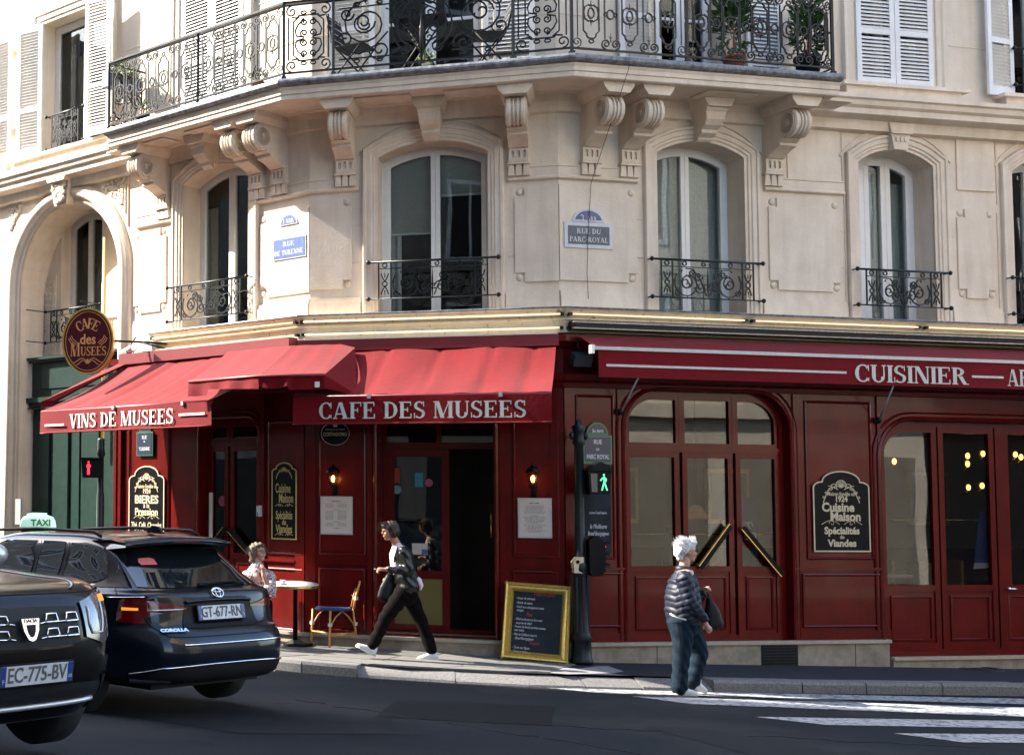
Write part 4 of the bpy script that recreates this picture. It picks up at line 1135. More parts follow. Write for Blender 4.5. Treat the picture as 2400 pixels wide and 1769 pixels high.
# diagonal push bars on the double door
def bar(k, p0, p1, d=.07):
    a, za = hit(k, *p0, d); b, zb = hit(k, *p1, d); L = math.hypot(b-a, zb-za); an = math.atan2(zb-za, b-a)
    Wb = FW(k, (a+b)/2, (za+zb)/2, d) @ RY(-an)
    o = part('push_bar', MB().box(-L/2, L/2, -.012, .015, -.030, .030), M['black'], shop, Wb)
    part('brass_edge', MB().box(-L/2-.004, L/2+.004, -.020, .016, -.042, -.030), M['brass'], o, Wb)
    for e in (-L/2+.05, L/2-.05): part('bar_bracket', MB().box(e-.015, e+.015, .0, .05, -.02, .02), M['brass'], o, Wb)
bar('r', (1713, 1232), (1642, 1330)); bar('r', (1742, 1236), (1834, 1346))
bar('l', (527, 1240), (506, 1268), .07); bar('l', (538, 1240), (583, 1292), .07)
# chamfer doorway, in a recess added to put the door in shade: transom lights, one leaf, dark opening
FMD = FM.M @ T(0, .34, 0)
rp_ = roundtop(md[0], md[1], md[2], md[3], .25)
part('added_door_reveal', MB().sweep(rp_, [(0, .02), (0, .44), (.05, .44), (.05, .02)], cap=False), M['red'], shop, FM.M)
part('threshold', MB().box(md[0], md[1], .03, .5, .34, .352), M['plinth'], shop, FM.M)
zt_m = hz('m', 1020, 1042, 0); cm = [hu('m', 1021, 1000, 0)]
p = roundtop(md[0]+.004, md[1]-.004, md[2], md[3]-.004, .24); inn = inset(p, .05, True)
fr = MB(); ring(fr, p, .05, .0, .08); x0, x1 = min(q[0] for q in inn), max(q[0] for q in inn)
fr.box(x0, x1, .0, .07, zt_m-.04, zt_m+.04); fr.box(cm[0]-.03, cm[0]+.03, .0, .06, zt_m+.04, md[3]-.05)
par = part('door_frame', fr, M['red'], shop, FMD)
for a, b in ((x0, cm[0]-.38), (cm[0]+.03, x1)):
    q = xcut(xcut(inn, a, 1), b, -1); q = [(bb, aa) for aa, bb in xcut([(v, u) for u, v in q], zt_m+.04, 1)]
    part('transom_light', MB().prism(q, .03, .04), M['shopglass'], par, FMD)
a, b = x0+.0, cm[0]+.12
mb = MB(); q = rect(a, b, md[2]+.005, zt_m-.045); ring(mb, q, .09, .02, .07); mb.box(a+.08, b-.08, .02, .07, 1.02, 1.12)
lf = part('door', mb, M['red'], shop, FMD)
part('pane', MB().prism(rect(a+.085, b-.085, 1.12, zt_m-.13), .04, .05), M['shopglass'], lf, FMD)
part('kick_panel', MB().prism(rect(a+.085, b-.085, md[2]+.09, 1.02), .035, .06), mat('ochre_panel', (.12, .095, .02), .5), lf, FMD)
part('door_handle', MB().tube([(hu('m', 1146, 1200), -.02, 1.95), (hu('m', 1146, 1200), -.02, 1.55)], .012, 6), M['brass'], shop, FMD)
for x, y, w, h, c in ((929, 1114, .09, .19, (.25, .03, .02)), (982, 1124, .1, .18, (.03, .2, .24)), ):
    u, z = hit('m', x, y, -.38); part('sticker', MB().box(u-w/2, u+w/2, .034, .039, z-h/2, z+h/2), mat('sticker_print', c, .6), lf, FMD)
for x, y, r, c in ((931, 1147, .055, (.12, .2, .23)), (1005, 1131, .05, (.3, .06, .12))):
    u, z = hit('m', x, y, -.38); part('sticker', MB().lathe([(r, 0), (r, .004)], 18, T(u, .039, z) @ RX(PI/2)), mat('sticker_print', c, .6), lf, FMD)
u, z = hit('m', 983, 1286, -.38); st = part('notice', MB().box(u-.09, u+.10, .032, .038, z-.07, z+.07), M['paper'], lf, FMD)
part('blue_print', MB().box(u+.03, u+.098, .028, .032, z-.065, z), M['bluel'], st, FMD)
# left face glazed door
cl = [hu('l', 540, 1150, 0)]
glazed('l', ld, .18, cl, hz('l', 540, 1040, 0), 1.28, YW, ld[2]+.004, doorcols=(0, 1))
u, z = hit('l', 522, 1174, 0); part('sticker', MB().lathe([(.07, 0), (.07, .004)], 18, T(u, YW+.016, z) @ RX(PI/2)), mat('pink_sticker', (.35, .05, .10), .6), shop, FL.M)
u, z = hit('l', 493, 1200, .15); part('sign_strip', MB().box(u-.03, u+.03, -.145, -.13, 1.0, hz('l', 493, 1154, .15)), mat('grey_metal', (.3, .3, .27), .5), shop, FL.M)
u, z = hit('l', 612, 1197, SD); part('entry_phone', MB().box(u-.045, u+.045, -SD-.04, -SD, z-.07, z+.07).box(u-.03, u+.03, -SD-.046, -SD-.04, z-.02, z+.05), M['silver'], shop, FL.M)
# plinth with coping and doorsteps
PLR = hu('r', 2092, 1520, .2)
mb = MB(); mb.box(-.02, PLR-.015, -.17, .1, -.2, ZPL-.04)
pl = part('plinth', mb, M['plinth'], shop, FR.M)
part('coping', MB().box(-.03, PLR, -.195, .1, ZPL-.04, ZPL), mat('plinth_coping', (.30, .27, .21), .75, var=.15, vscale=12), pl, FR.M)
for x in (1540, 1860, 2005): u = hu('r', x, 1530, .17); part('joint', MB().box(u-.004, u+.004, -.172, -.168, 0, ZPL-.04), M['blackm'], pl, FR.M)
a, b = hu('r', 1784, 1530, .17), hu('r', 1869, 1530, .17)
gr = part('vent_grille', MB().box(a, b, -.18, -.1, .03, ZPL-.05), M['plastic'], pl, FR.M)
for i in range(7): part('slat', MB().box(a+.02, b-.02, -.19, -.178, .05+i*.036, .062+i*.036), M['blackm'], gr, FR.M)
part('doorstep', MB().box(PLR+.01, UR_END, -.2, .1, -.35, hz('r', 2250, 1545, .2)-.0), M['plinth'], shop, FR.M)
part('doorstep', MB().box(PLR+.01, UR_END, -.225, .1, hz('r', 2250, 1545, .2)+.002, ZBB-.022), mat('step_stone', (.33, .28, .2), .75, var=.15, vscale=10), shop, FR.M)
part('plinth', plan_sweep(MB(), [fpt('l', ULS-.05), fpt('m', 0), fpt('m', WM)], [(.17, -.1), (.17, ZPL-.045), (.0, ZPL-.045), (0, -.1)]), M['plinth'], shop)
part('doorstep', plan_sweep(MB(), [fpt('l', ULS-.05), fpt('m', 0), fpt('m', WM-.01)], [(.0, ZPL-.043), (.21, ZPL-.043), (.215, ZPL-.004), (0, ZPL-.004)]), mat('step_stone2', (.27, .24, .19), .75, var=.2, vscale=10), shop)
# interior: floor, back wall, counter shapes
mb = MB().box(-2.2, 12, 3.2, 3.3, .3, 3.95)
part('back_wall', mb, M['room'], shop, FR.M)
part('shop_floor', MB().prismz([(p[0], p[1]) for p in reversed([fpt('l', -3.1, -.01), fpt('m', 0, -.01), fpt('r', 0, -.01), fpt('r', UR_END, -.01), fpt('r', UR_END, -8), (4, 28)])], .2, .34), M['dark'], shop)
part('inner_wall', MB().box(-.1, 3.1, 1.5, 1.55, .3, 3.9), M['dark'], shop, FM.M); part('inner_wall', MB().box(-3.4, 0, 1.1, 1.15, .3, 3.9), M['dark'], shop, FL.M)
# wall lamps inside
for i, (x, y) in enumerate(((2268, 1068), (2268, 1087), (2270, 1142), (2304, 1063), (2380, 1065), (2393, 1071), (2302, 1138), (2096, 1081))):
    u, z = hit('r', x, y, -1.6 if i < 7 else -1.0); yy = 1.6 if i < 7 else 1.0
    L = thing('wall_lamp', ['upper', 'second', 'lower', 'far upper', 'right upper', 'rightmost', 'far lower', 'left'][i]+' glowing sconce seen through the right shop window', 'lamp', FW('r', u, z, -yy), 'sconces inside the cafe')
    part('bulb', MB().ball((0, 0, 0), .028, .028, .042), M['glowdim'], L, FW('r', u, z, -yy)); part('bracket', MB().tube([(0, .02, -.06), (0, .1, -.1)], .012, 5), M['brass'], L, FW('r', u, z, -yy))
u, z = hit('r', 1632, 948, -.5)
# bottles and a lamp behind window A
for x, y, h in ((1567, 1290, .62),):
    u, z = hit('r', x, y, -.5); Wb = FW('r', u, z-.25, -.5)
    tagged(part('display_bottle', MB().lathe([(0, 0), (.075, 0), (.08, .03), (.08, .24), (.03, .40), (.025, .52), (.03, .54), (0, .54)], 14), mat('bottle_glass', (.03, .04, .03), .15), None, Wb), 'large dark bottle on the shelf inside the left pane of the arched window', 'bottle')
part('window_shelf', MB().box(wa[0]+.1, wa[1]-.1, .35, .7, hz('r', 1600, 1300, -.5)-.27, hz('r', 1600, 1300, -.5)-.25), M['room'], shop, FR.M)
# rolled poster inside the right pane: blue board with reversed words
u, z = hit('r', 1757, 1245, -.12); pb = thing('window_poster', 'dark blue notice seen from behind in the right pane of the arched window', 'poster', FW('r', u, z, -.12))
part('board', MB().box(-.115, .11, -.01, .0, -.42, .42), mat('poster_blue', (.012, .02, .06), .5), pb, FW('r', u, z, -.12))
text(pb, FW('r', u, z-.06, -.105) @ RZ(PI), "D'E", .13, M['platew'], .9); text(pb, FW('r', u, z+.1, -.105) @ RZ(PI), 'ry', .13, M['platew'], .9, shear=.3)
part('red_band', MB().box(-.11, .1, -.014, -.011, -.2, -.1), M['awn'], pb, FW('r', u, z, -.12))
# brass cafe rail behind the panes, a framed picture, chairs and tables inside
for x0, x1 in ((1488, 1580), (1612, 1705), (1734, 1832), (2086, 2180), (2212, 2306)):
    ym = 1251 if x0 < 2000 else 1218
    a, z = hit('r', x0, ym, -.1); b = hu('r', x1, ym, -.1); part('cafe_rail', MB().tube([(a, .1, z), (b, .1, z)], .008, 5), M['brass'], shop, FR.M)
def intable(u, y, label):
    W = FR.M @ T(u, y, .34); t = thing('inside_table', label, 'table', W, 'tables inside the cafe')
    part('tabletop', MB().lathe([(0, .74), (.34, .74), (.34, .71), (0, .71)], 20), M['paper'], t, W); part('pedestal', MB().lathe([(.2, 0), (.03, .03), (.03, .71)], 10), M['black'], t, W)
    for s in (-1, 1):
        Wc = W @ T(s*.55, 0, 0); c = part('chair_back', MB().box(-.02, .02, -.2, .2, .45, .9).box(-.2*s-.2 if False else -.2, .2, -.2, .2, .42, .46), M['hairb'] if 'hairb' in M else M['rattan'], t, Wc)
intable(1.7, .9, 'small set table just inside the left pane of the first arched window'); intable(2.9, 1.5, 'table deeper inside behind the double doors'); intable(5.2, 1.0, 'table inside the far right window'); intable(6.4, 1.8, 'table at the back of the right room')
u, z = hit('r', 1632, 1205, -1.0); W = FW('r', u, z, -1.0); L = thing('pendant_lamp', 'soft orange shaded lamp glowing inside the middle pane', 'lamp', W)
part('shade', MB().lathe([(.05, .12), (.16, -.06)], 16), mat('lamp_shade', (.22, .16, .11), .8, emit=(1, .5, .2), estr=.015), L, W); part('cord', MB().tube([(0, 0, .12), (0, 0, 3.9-z)], .006, 4), M['black'], L, W)
u, z = hit('r', 2302, 1300, -.08); W = FW('r', u, z, -.08); nb = thing('window_notice', 'blue paper notice with white lower edge hanging inside the far right window', 'poster', W)
part('sheet', MB().prism([(-.12, -.1), (-.02, .55), (.10, .55), (.09, -.1)], -.004, 0), M['blue'], nb, W); part('white_edge', MB().prism([(-.14, -.18), (-.12, -.1), (.09, -.1), (.09, -.16)], -.004, 0), M['platew'], nb, W)
# wall pictures and panelling on the back wall
for i, u in enumerate((1.0, 2.6, 4.4, 6.2, 7.8)):
    pf = part('wall_picture', MB().box(u-.35, u+.35, 3.14, 3.19, 1.7, 2.5), M['gold'], shop, FR.M); part('print', MB().box(u-.29, u+.29, 3.13, 3.145, 1.76, 2.44), M['maroon' if i % 2 else 'greyp'], pf, FR.M)
part('dado', MB().box(-2, 12, 3.12, 3.2, .34, 1.35), M['red'], shop, FR.M)

# ================================================================ awnings
def cloth(mb, a, b, c, d, nu=24, nv=8, sag=.03, wav=.008, seed=0, folds=()):
    """canvas quad a-b (top) d-c (bottom) with sag and soft folds (world points)"""
    a, b, c, d = map(Vector, (a, b, c, d)); rnd = random.Random(seed); ph = rnd.uniform(0, 6)
    vs = []
    nr = (b-a).cross(d-a).normalized()
    if nr.z < 0: nr = -nr
    for j in range(nv+1):
        for i in range(nu+1):
            s, t = i/nu, j/nv; p = a.lerp(b, s).lerp(d.lerp(c, s), t)
            off = -sag*math.sin(PI*t)*(1-.3*math.sin(PI*s)) + wav*math.sin(s*17+ph)*math.sin(PI*min(1, t+.2))+wav*.5*math.sin(s*41+ph*2+t*3)*t
            for f in folds: off += -.018*math.exp(-((s-f-(.5-t)*.03)/.012)**2)
            vs.append(p+nr*off)
    w = nu+1
    return mb.add(vs, [(j*w+i, (j+1)*w+i, (j+1)*w+i+1, j*w+i+1) for j in range(nv) for i in range(nu)], True)
def w3(k, u, d, z): x, y = fpt(k, u, d); return Vector((x, y, z))
def hang(mb, pts, z_top, z_bot, th=.004, wav=.012, n=30, seed=1):
    """hanging valance along plan segment pts (two plan points)"""
    (x0, y0), (x1, y1) = pts; d = Vector((x1-x0, y1-y0)).normalized(); nn = Vector((d.y, -d.x)); vs = []; r = random.Random(seed); ph = r.uniform(0, 6)
    for i in range(n+1):
        s = i/n; x, y = x0+(x1-x0)*s, y0+(y1-y0)*s
        zt = z_top if not callable(z_top) else z_top(s); zb = z_bot if not callable(z_bot) else z_bot(s)
        for q in range(4):
            t = q/3; o = wav*t*(math.sin(s*21+ph)*.6+math.sin(s*9+ph*2)*.5)
            vs.append((x+nn.x*o, y+nn.y*o, zt+(zb-zt)*t))
    return mb.add(vs, [(i*4+q, i*4+q+1, (i+1)*4+q+1, (i+1)*4+q) for i in range(n) for q in range(3)], True)
AD = 1.2
# --- chamfer awning
zv = hz('m', 1000, 926, AD); zvb = hz('m', 1000, 992, AD); uL, uR = hu('m', 687, 955, AD), hu('m', 1293, 955, AD)
ztop = hz('m', 1000, 812, .42)
aw = thing('awning', 'red canvas awning lettered CAFE DES MUSEES over the chamfered corner doorway', 'awning', FW('m', (uL+uR)/2, zv, .4))
part('canopy', cloth(MB(), w3('m', uL+.12, .42, ztop), w3('m', WM-.03, .42, ztop), w3('m', uR, AD-.015, zv+.02), w3('m', uL, AD-.015, zv+.02), 60, 12, .05, .014, 3, folds=(.14, .30, .52, .74, .9)), M['awn'], aw)
part('valance', hang(MB(), (fpt('m', uL, AD+.002), fpt('m', uR, AD+.002)), zv, zvb, wav=.012), M['awn'], aw)
part('hem', MB().tube([w3('m', uL+(uR-uL)*i/20, AD+.006, zvb+.004) for i in range(21)], .011, 5), M['awn'], aw)
part('front_bar', MB().tube([w3('m', uL, AD-.02, zv), w3('m', uR, AD-.02, zv)], .022, 6), M['awnbox'], aw)
for u in (uL+.9, uR-.55): part('bar_clip', MB().box(-.02, .02, -.03, .01, -.03, .02), M['silver'], aw, FW('m', u, zv, AD))
hb = MB(); hb.box(-.06, WM+.0, -.46, -.30, hz('m', 1100, 814, .46), hz('m', 1100, 788, .46)); part('housing', hb, M['awnbox'], aw, FM.M)
part('housing_trim', MB().box(-.05, WM-.01, -.465, -.31, hz('m', 1100, 787.5, .46), hz('m', 1100, 785, .46)), M['lett'], aw, FM.M)
a, b = hu('m', 747, 960, AD+.02), hu('m', 1236, 960, AD+.02); h = hz('m', 990, 941, AD+.02)-hz('m', 990, 980, AD+.02)
part('lettering', serif('CAFE DES MUSEES', b-a, h, M['lett']), None, aw, FW('m', (a+b)/2, hz('m', 990, 960, AD+.02), AD+.016))
for u in (.5, WM-.35):
    part('folding_arm', MB().tube([w3('m', u, .3, ztop-.06), w3('m', u+.12, AD-.1, zv-.0)], .018, 6), M['iron'], aw)
part('underside_shadow_board', MB().box(0, WM, -.4, -.28, ztop-.1, ztop+.0), M['awnbox'], aw, FM.M) if False else None
# --- left awning
zl1 = hz('l', 94, 970, AD); zl2 = hz('l', 94, 1021, AD); uL, uR = hu('l', 95, 1000, AD), hu('l', 495, 965, AD)
zl1 = (zl1+hz('l', 444, 938, AD))/2; zl2 = (zl2+hz('l', 493, 992, AD))/2
uT0 = hu('l', 289, 862, .42)
aw = thing('awning', 'sunlit red awning lettered VINS DE MUSEES on the left street side', 'awning', FW('l', (uL+uR)/2, zl1, .4))
zt2 = ztop
part('canopy', cloth(MB(), w3('l', uT0, .42, zt2), w3('l', -.05, .42, zt2), w3('l', uR, AD-.015, zl1+.02), w3('l', uL, AD-.015, zl1+.02), 60, 12, .055, .014, 5, folds=(.18, .35, .55, .72)), M['awn'], aw)
part('valance', hang(MB(), (fpt('l', uL, AD+.002), fpt('l', uR, AD+.002)), zl1, zl2, wav=.012, seed=4), M['awn'], aw)
part('hem', MB().tube([w3('l', uL+(uR-uL)*i/20, AD+.006, zl2+.004) for i in range(21)], .011, 5), M['awn'], aw)
part('front_bar', MB().tube([w3('l', uL, AD-.02, zl1), w3('l', uR, AD-.02, zl1)], .022, 6), M['awnbox'], aw)
part('side_flap', MB().add([w3('l', uL, AD-.01, zl1+.03), w3('l', uL, AD-.01, zl1+.15), w3('l', uT0-.02, .36, zt2+.09), w3('l', uT0, .42, zt2)], [(0, 1, 2, 3)]).add([w3('l', uL, AD-.01, zl1+.15), w3('l', uL+.16, AD-.12, zl1+.16), w3('l', uT0+.1, .44, zt2+.03), w3('l', uT0-.02, .36, zt2+.09)], [(0, 1, 2, 3)]), M['awn'], aw)
for u in (uL+1.6, uR-.5): part('bar_clip', MB().box(-.02, .02, -.03, .01, -.03, .02), M['silver'], aw, FW('l', u, zl1, AD))
part('housing', MB().box(uT0-.06, .06, -.46, -.30, hz('l', 500, 834, .46), hz('l', 500, 808, .46)), M['awnbox'], aw, FL.M)
a, b = hu('l', 163, 985, AD+.02), hu('l', 407, 970, AD+.02); zc = (hz('l', 185, 990, AD)+hz('l', 390, 971, AD))/2
part('lettering', serif('VINS DE MUSEES', b-a, h, M['lett']), None, aw, FW('l', (a+b)/2, zc, AD+.016))
for x0, x1, y in ((105, 150, 997), (419, 480, 972)):
    a, z = hit('l', x0, y, AD+.016); b, _ = hit('l', x1, y, AD+.016); part('dash', MB().box(a, b, -.002, .001, z-.015, z+.015), M['lett'], aw, FW('l', 0, 0, AD+.018))
for u in (uL+.7, uR-.2): part('folding_arm', MB().tube([w3('l', u+.3, .3, zt2-.06), w3('l', u, AD-.1, zl1)], .018, 6), M['iron'], aw)
# --- corner infill awning over the angle
zc1 = hz('l', 450, 905, 1.32); zc2 = zc1-.0
PL = w3('l', hu('l', 442, 905, 1.32), 1.32, zc1); 
zr1 = hz('m', 758, 866, 1.32); PR = w3('m', hu('m', 760, 866, 1.32), 1.32, zr1)
zm = (zc1+zr1)/2; PL.z = PR.z = zm
uA = hu('l', 590, 840, .45); uB = hu('m', 800, 818, .45)
TL = w3('l', uA-.4, .47, ztop+.05); TR = w3('m', uB, .47, ztop+.05)
aw = thing('awning', 'small red infill awning bridging the angle between the two lettered awnings', 'awning', T(1.7, 17.6, zm))
# front edge through an intermediate bend
CN = offplan(PLAN, 1.32)[1]; Fm = Vector((CN[0], CN[1], zm)); Tm = Vector((*offplan(PLAN, .47)[1], ztop+.05))
mb = MB(); cloth(mb, TL, Tm, Fm, PL, 20, 10, .02, .004, 8); cloth(mb, Tm, TR, PR, Fm, 20, 10, .02, .004, 9)
part('canopy', mb, M['awn'], aw)
part('front_bar', MB().tube([PL, Fm, PR], .018, 6), M['awnbox'], aw)
mb = MB()
L1 = (Fm-PL).length
def sc(s): return zm-.02-.13*(1 if s < .35 else .45+.3*math.sin(s*4))
hang(mb, ((PL.x, PL.y), (Fm.x, Fm.y)), zm, lambda s: zm-(.19 if s < .30 else .10+.05*s), wav=.02, n=40, seed=3)
hang(mb, ((Fm.x, Fm.y), (PR.x, PR.y)), zm, lambda s: zm-(.17 if s > .45 else .12+.03*math.sin(s*7)), wav=.02, n=40, seed=6)
part('valance', mb, M['awn'], aw)
mb = MB().add([TR, PR, PR+Vector((0, 0, -.16)), w3('m', hu('m', 835, 918, 1.1), 1.12, zv+.03), w3('m', uB+.18, .5, ztop)], [(0, 1, 2, 3, 4)])
part('side_flap', mb, M['awn'], aw)
u, z = hit('m', 744, 901, 1.33); part('maker_tag', MB().box(u-.028, u+.028, -.003, .0, z-.033, z+.033), M['lett'], aw, FW('m', 0, 0, 1.345))
# --- right awning, nearly wound in
RD_ = .62
zt3, zb3 = hz('r', 1800, 832, RD_), hz('r', 1800, 895, RD_); uL = hu('r', 1402, 850, RD_); uE = 9.0
aw = thing('awning', 'dark red awning lettered CUISINIER, wound in above the arched windows on the right', 'awning', FW('r', 3, zt3, .4))
part('canopy', cloth(MB(), w3('r', hu('r', 1356, 812, .36), .36, zt3+.19), w3('r', uE, .36, zt3+.19), w3('r', uE, RD_, zt3+.03), w3('r', uL-.05, RD_, zt3+.03), 40, 4, .0, .004, 2), M['awn'], aw)
part('front_bar', MB().box(uL-.07, uE, -RD_-.02, -RD_+.025, zt3-.005, zt3+.035), M['lett'], aw, FR.M)
part('bar_end', MB().box(uL-.10, uL-.06, -RD_-.03, -RD_+.03, zt3-.05, zt3+.05), M['silver'], aw, FR.M)
part('valance', hang(MB(), (fpt('r', uL, RD_+.004), fpt('r', uE, RD_+.004)), zt3-.004, zb3, wav=.004, n=60), M['awn'], aw)
a, b = hu('r', 2001, 876, RD_), hu('r', 2267, 886, RD_); hh = hz('r', 2130, 858, RD_)-hz('r', 2130, 900, RD_)
zl = hz('r', 2134, 878, RD_)
part('lettering', serif('CUISINIER', b-a, hh*.95, M['lett'], .0), None, aw, FW('r', (a+b)/2, zl, RD_+.012))
a2 = hu('r', 2361, 890, RD_+.01); part('lettering', serif('AR', .33, hh*.95, M['lett'], .0), None, aw, FW('r', a2+.165, zl-.0, RD_+.012))
for x0, x1, y in ((1420, 1982, 861), (2276, 2350, 884)):
    a, _ = hit('r', x0, y, RD_); b, _ = hit('r', x1, y, RD_); part('dash', MB().box(a, b, -.002, .001, zl-.014, zl+.014), M['lett'], aw, FW('r', 0, 0, RD_+.012))
part('casing', MB().box(hu('r', 1350, 790, .42), uE, -.42, -.2, zt3+.26, zt3+.36), M['blackm'], aw, FR.M)
part('casing_trim', MB().box(hu('r', 1345, 785, .43), uE, -.435, -.40, zt3+.33, zt3+.352).box(hu('r', 1345, 785, .43), uE, -.43, -.40, zt3+.26, zt3+.275), mat('aged_aluminium', (.32, .27, .2), .5, var=.4, vscale=30), aw, FR.M)
for (x0, y0), (x1, y1) in (((1502, 884), (1453, 965)), ((2097, 906), (2058, 985))):
    a, za = hit('r', x0, y0, RD_-.1); b, zb = hit('r', x1, y1, SD+.03)
    arm = part('folding_arm', MB().tube([w3('r', a, RD_-.1, za+.05), w3('r', b, SD+.05, zb)], .011, 6), M['silver'], aw)
    part('arm_bracket', MB().ball((0, 0, 0), .035, .03, .04).box(-.05, .0, .0, .05, -.025, .025), M['black'], arm, FW('r', b, zb, SD+.04))
# small floodlight in the gap between the awnings
u, z = hit('m', 1305, 850, .45); fl_ = thing('floodlight', 'small dark floodlight tucked between the two awnings at the corner', 'floodlight', T(5.5, 16.75, 3.7))
part('head', MB().box(-.1, .12, -.09, .05, -.07, .07, RX(R(25))), mat('teal_black', (.015, .03, .04), .4), fl_, T(5.52, 16.72, 3.68) @ RZ(R(5))); part('bracket', MB().tube([(5.5, 16.85, 3.95), (5.5, 16.74, 3.9), (5.52, 16.72, 3.75)], .012, 5), M['iron'], fl_)

# ================================================================ signs
def board_shape(w, h, n=8):
    """plaque outline with round-shouldered top, centred at 0, bottom at -h/2"""
    b, t = -h/2, h/2; s = w/2; rise = min(.2, w*.28); p = [(-s, b), (-s, t-rise)]
    r1 = w*.16
    p += [(-s+r1*.0+r1*(1-math.cos(PI/2*i/4)), t-rise+.0+(rise*.35)*math.sin(PI/2*i/4)) for i in range(1, 5)]
    a0 = s-r1; 
    p += [(-a0*math.cos(PI*i/(2*n))*1.0, t-rise*.65+rise*.65*math.sin(PI*i/(2*n))) for i in range(1, n+1)]
    q = [(-x, z) for x, z in p[:-1]]
    return p+q[::-1]
def scroll_orn(mb, cx, cz, w, y=-.004, flip=1, th=.006):
    for s in (-1, 1):
        pts = [(cx+s*(w*.05+w*.4*t), y, cz+flip*w*.09*math.sin(t*PI)*(1-t*.2)) for t in [i/8 for i in range(9)]]
        mb.tube(pts, th*.6, 4)
        sp = [(cx+s*(w*.22+w*.07*(1-i/12)*math.cos(i*.6)), y-.001, cz+flip*w*.02+w*.07*(1-i/12)*math.sin(i*.6)) for i in range(12)]
        mb.tube(sp, th*.6, 4)
def shell_orn(mb, cx, cz, w, y=-.004):
    for i in range(9):
        a = R(20+i*17.5); mb.tube([(cx, y, cz), (cx+w*.13*math.cos(a), y-.001, cz+w*.15*math.sin(a))], w*.009, 4)
    mb.tube([(cx+w*.14*math.cos(R(t)), y-.002, cz+w*.16*math.sin(R(t))) for t in range(10, 171, 16)], w*.010, 4)
    for s in (-1, 1):
        for k, (dx, dz, ww) in enumerate(((.16, .02, .09), (.27, -.02, .08), (.36, -.10, .06), (.42, -.2, .045))):
            mb.tube([(cx+s*w*(dx+ww*(1-i/12)*math.cos(i*.65+k)), y-.0015, cz+w*(dz+ww*.8*(1-i/12)*math.sin(i*.65+k))) for i in range(13)], w*.009, 4)
        mb.tube([(cx+s*w*(.08+.36*t), y-.0005, cz+w*(-.04+.10*math.sin(t*PI)-.28*t*t)) for t in [i/10 for i in range(11)]], w*.011, 4)
def plaque(k, xl, xr, yt, yb, lines, label, d=SD+.005, ink='creamp', xs=None):
    a, b, z0, z1 = rs(k, xl, xr, yt, yb, d+.02); w, h = b-a, z1-z0; W = FW(k, (a+b)/2, (z0+z1)/2, d)
    t = thing('menu_plaque', label, 'sign', W)
    sh = board_shape(w, h)
    part('board', MB().prism(sh, -.022, 0), M['black'], t, W)
    mb = MB(); ring(mb, inset(sh, -.004, True), .016 if w > .5 else .014, -.030, -.018); part('gold_rim', mb, M[ink], t, W)
    mb = MB(); shell_orn(mb, 0, h/2-w*.26, w*.74, -.025); part('shell_ornament', mb, M[ink], t, W)
    for s, zf, sz, x_s, sx, bo in lines:
        if s == '~':
            mb = MB(); scroll_orn(mb, 0, (zf-.5)*h, w*.8, -.025); part('ornament', mb, M[ink], t, W)
        else: text(t, W @ T(sx*w, -.024, (.0+zf-.5)*h), s, sz*h*1.33, M[ink], x_s, bo)
    return t
CL_ = [('Maison fondée en', .715, .052, .80, 0, .001), ('1924', .65, .075, .9, 0, .003), ('Cuisine', .545, .115, 1.0, -.06, .005), ('Maison', .43, .115, 1.0, .07, .005), ('~', .335, 0, 0, 0, 0), ('Spécialités', .255, .092, .98, 0, .004), ('de', .178, .05, 1, 0, .001), ('Viandes', .10, .092, 1.05, 0, .004)]
plaque('r', 1906, 2037, 1104, 1292, CL_, 'wide black plaque with cream lettering Cuisine Maison 1924 between the arched windows')
plaque('m' if False else 'l', 638, 695, 1084, 1263, [('Cuisine', .66, .13, .52, -.05, .002), ('Maison', .53, .13, .52, .08, .002), ('~', .43, 0, 0, 0, 0), ('Spécialités', .31, .115, .46, 0, .002), ('de', .22, .08, .7, 0, .001), ('Viandes', .13, .115, .6, 0, .002), ('~', .05, 0, 0, 0, 0)], 'narrow black plaque lettered Cuisine Maison in gold beside the glazed side door', ink='goldp')
plaque('l', 303, 385, 1092, 1290, [('Maison fondée en', .76, .05, .75, 0, .001), ('1924', .70, .06, .9, 0, .002), ('BIERES', .60, .10, 1.1, 0, .004), ('à la', .53, .06, 1, 0, .001), ('Pression', .455, .09, 1, 0, .003), ('~', .38, 0, 0, 0, 0), ('Thé, Café, Chocolat', .30, .068, .72, 0, .002), ('~', .22, 0, 0, 0, 0), ('Salades', .13, .08, .9, 0, .003)], 'half sunlit black plaque lettered BIERES beside the green door', ink='creamp')

def plate(name, label, W, w, h, fill, rim, lines, ser=True, arch=None, rimw=.02, ink='platew', rw2=None):
    t = thing(name, label, 'street sign', W)
    body = MB(); body.prism(rect(-w/2, w/2, -h/2, h/2), -.012, 0); part('plate', body, M[rim], t, W)
    part('field', MB().prism(rect(-w/2+rimw, w/2-rimw, -h/2+rimw, h/2-rimw), -.016, -.011), M[fill], t, W)
    for s, x, z, sw, sh in lines:
        if ser: part('lettering', serif(s, sw, sh, M[ink]), None, t, W @ T(x, -.016, z))
        else: text(t, W @ T(x, -.0175, z), s, sh, M[ink], sw, .001)
    if arch:
        aw_, ah, afill, al = arch
        sh = [(-aw_/2, h/2+.004)]+[(-aw_/2*math.cos(PI*i/14), h/2+.004+ah*math.sin(PI*i/14)) for i in range(1, 14)]+[(aw_/2, h/2+.004)]
        part('plate_head', MB().prism(sh, -.012, 0), M[rim], t, W); part('field', MB().prism(inset(sh, rw2 or rimw*.9, True), -.016, -.011), M[afill], t, W)
        for s, x, z, sw, s2 in al:
            if ser: part('lettering', serif(s, sw, s2, M[ink]), None, t, W @ T(x, -.016, z))
            else: text(t, W @ T(x, -.0175, z), s, s2, M[ink], sw, .001)
    return t
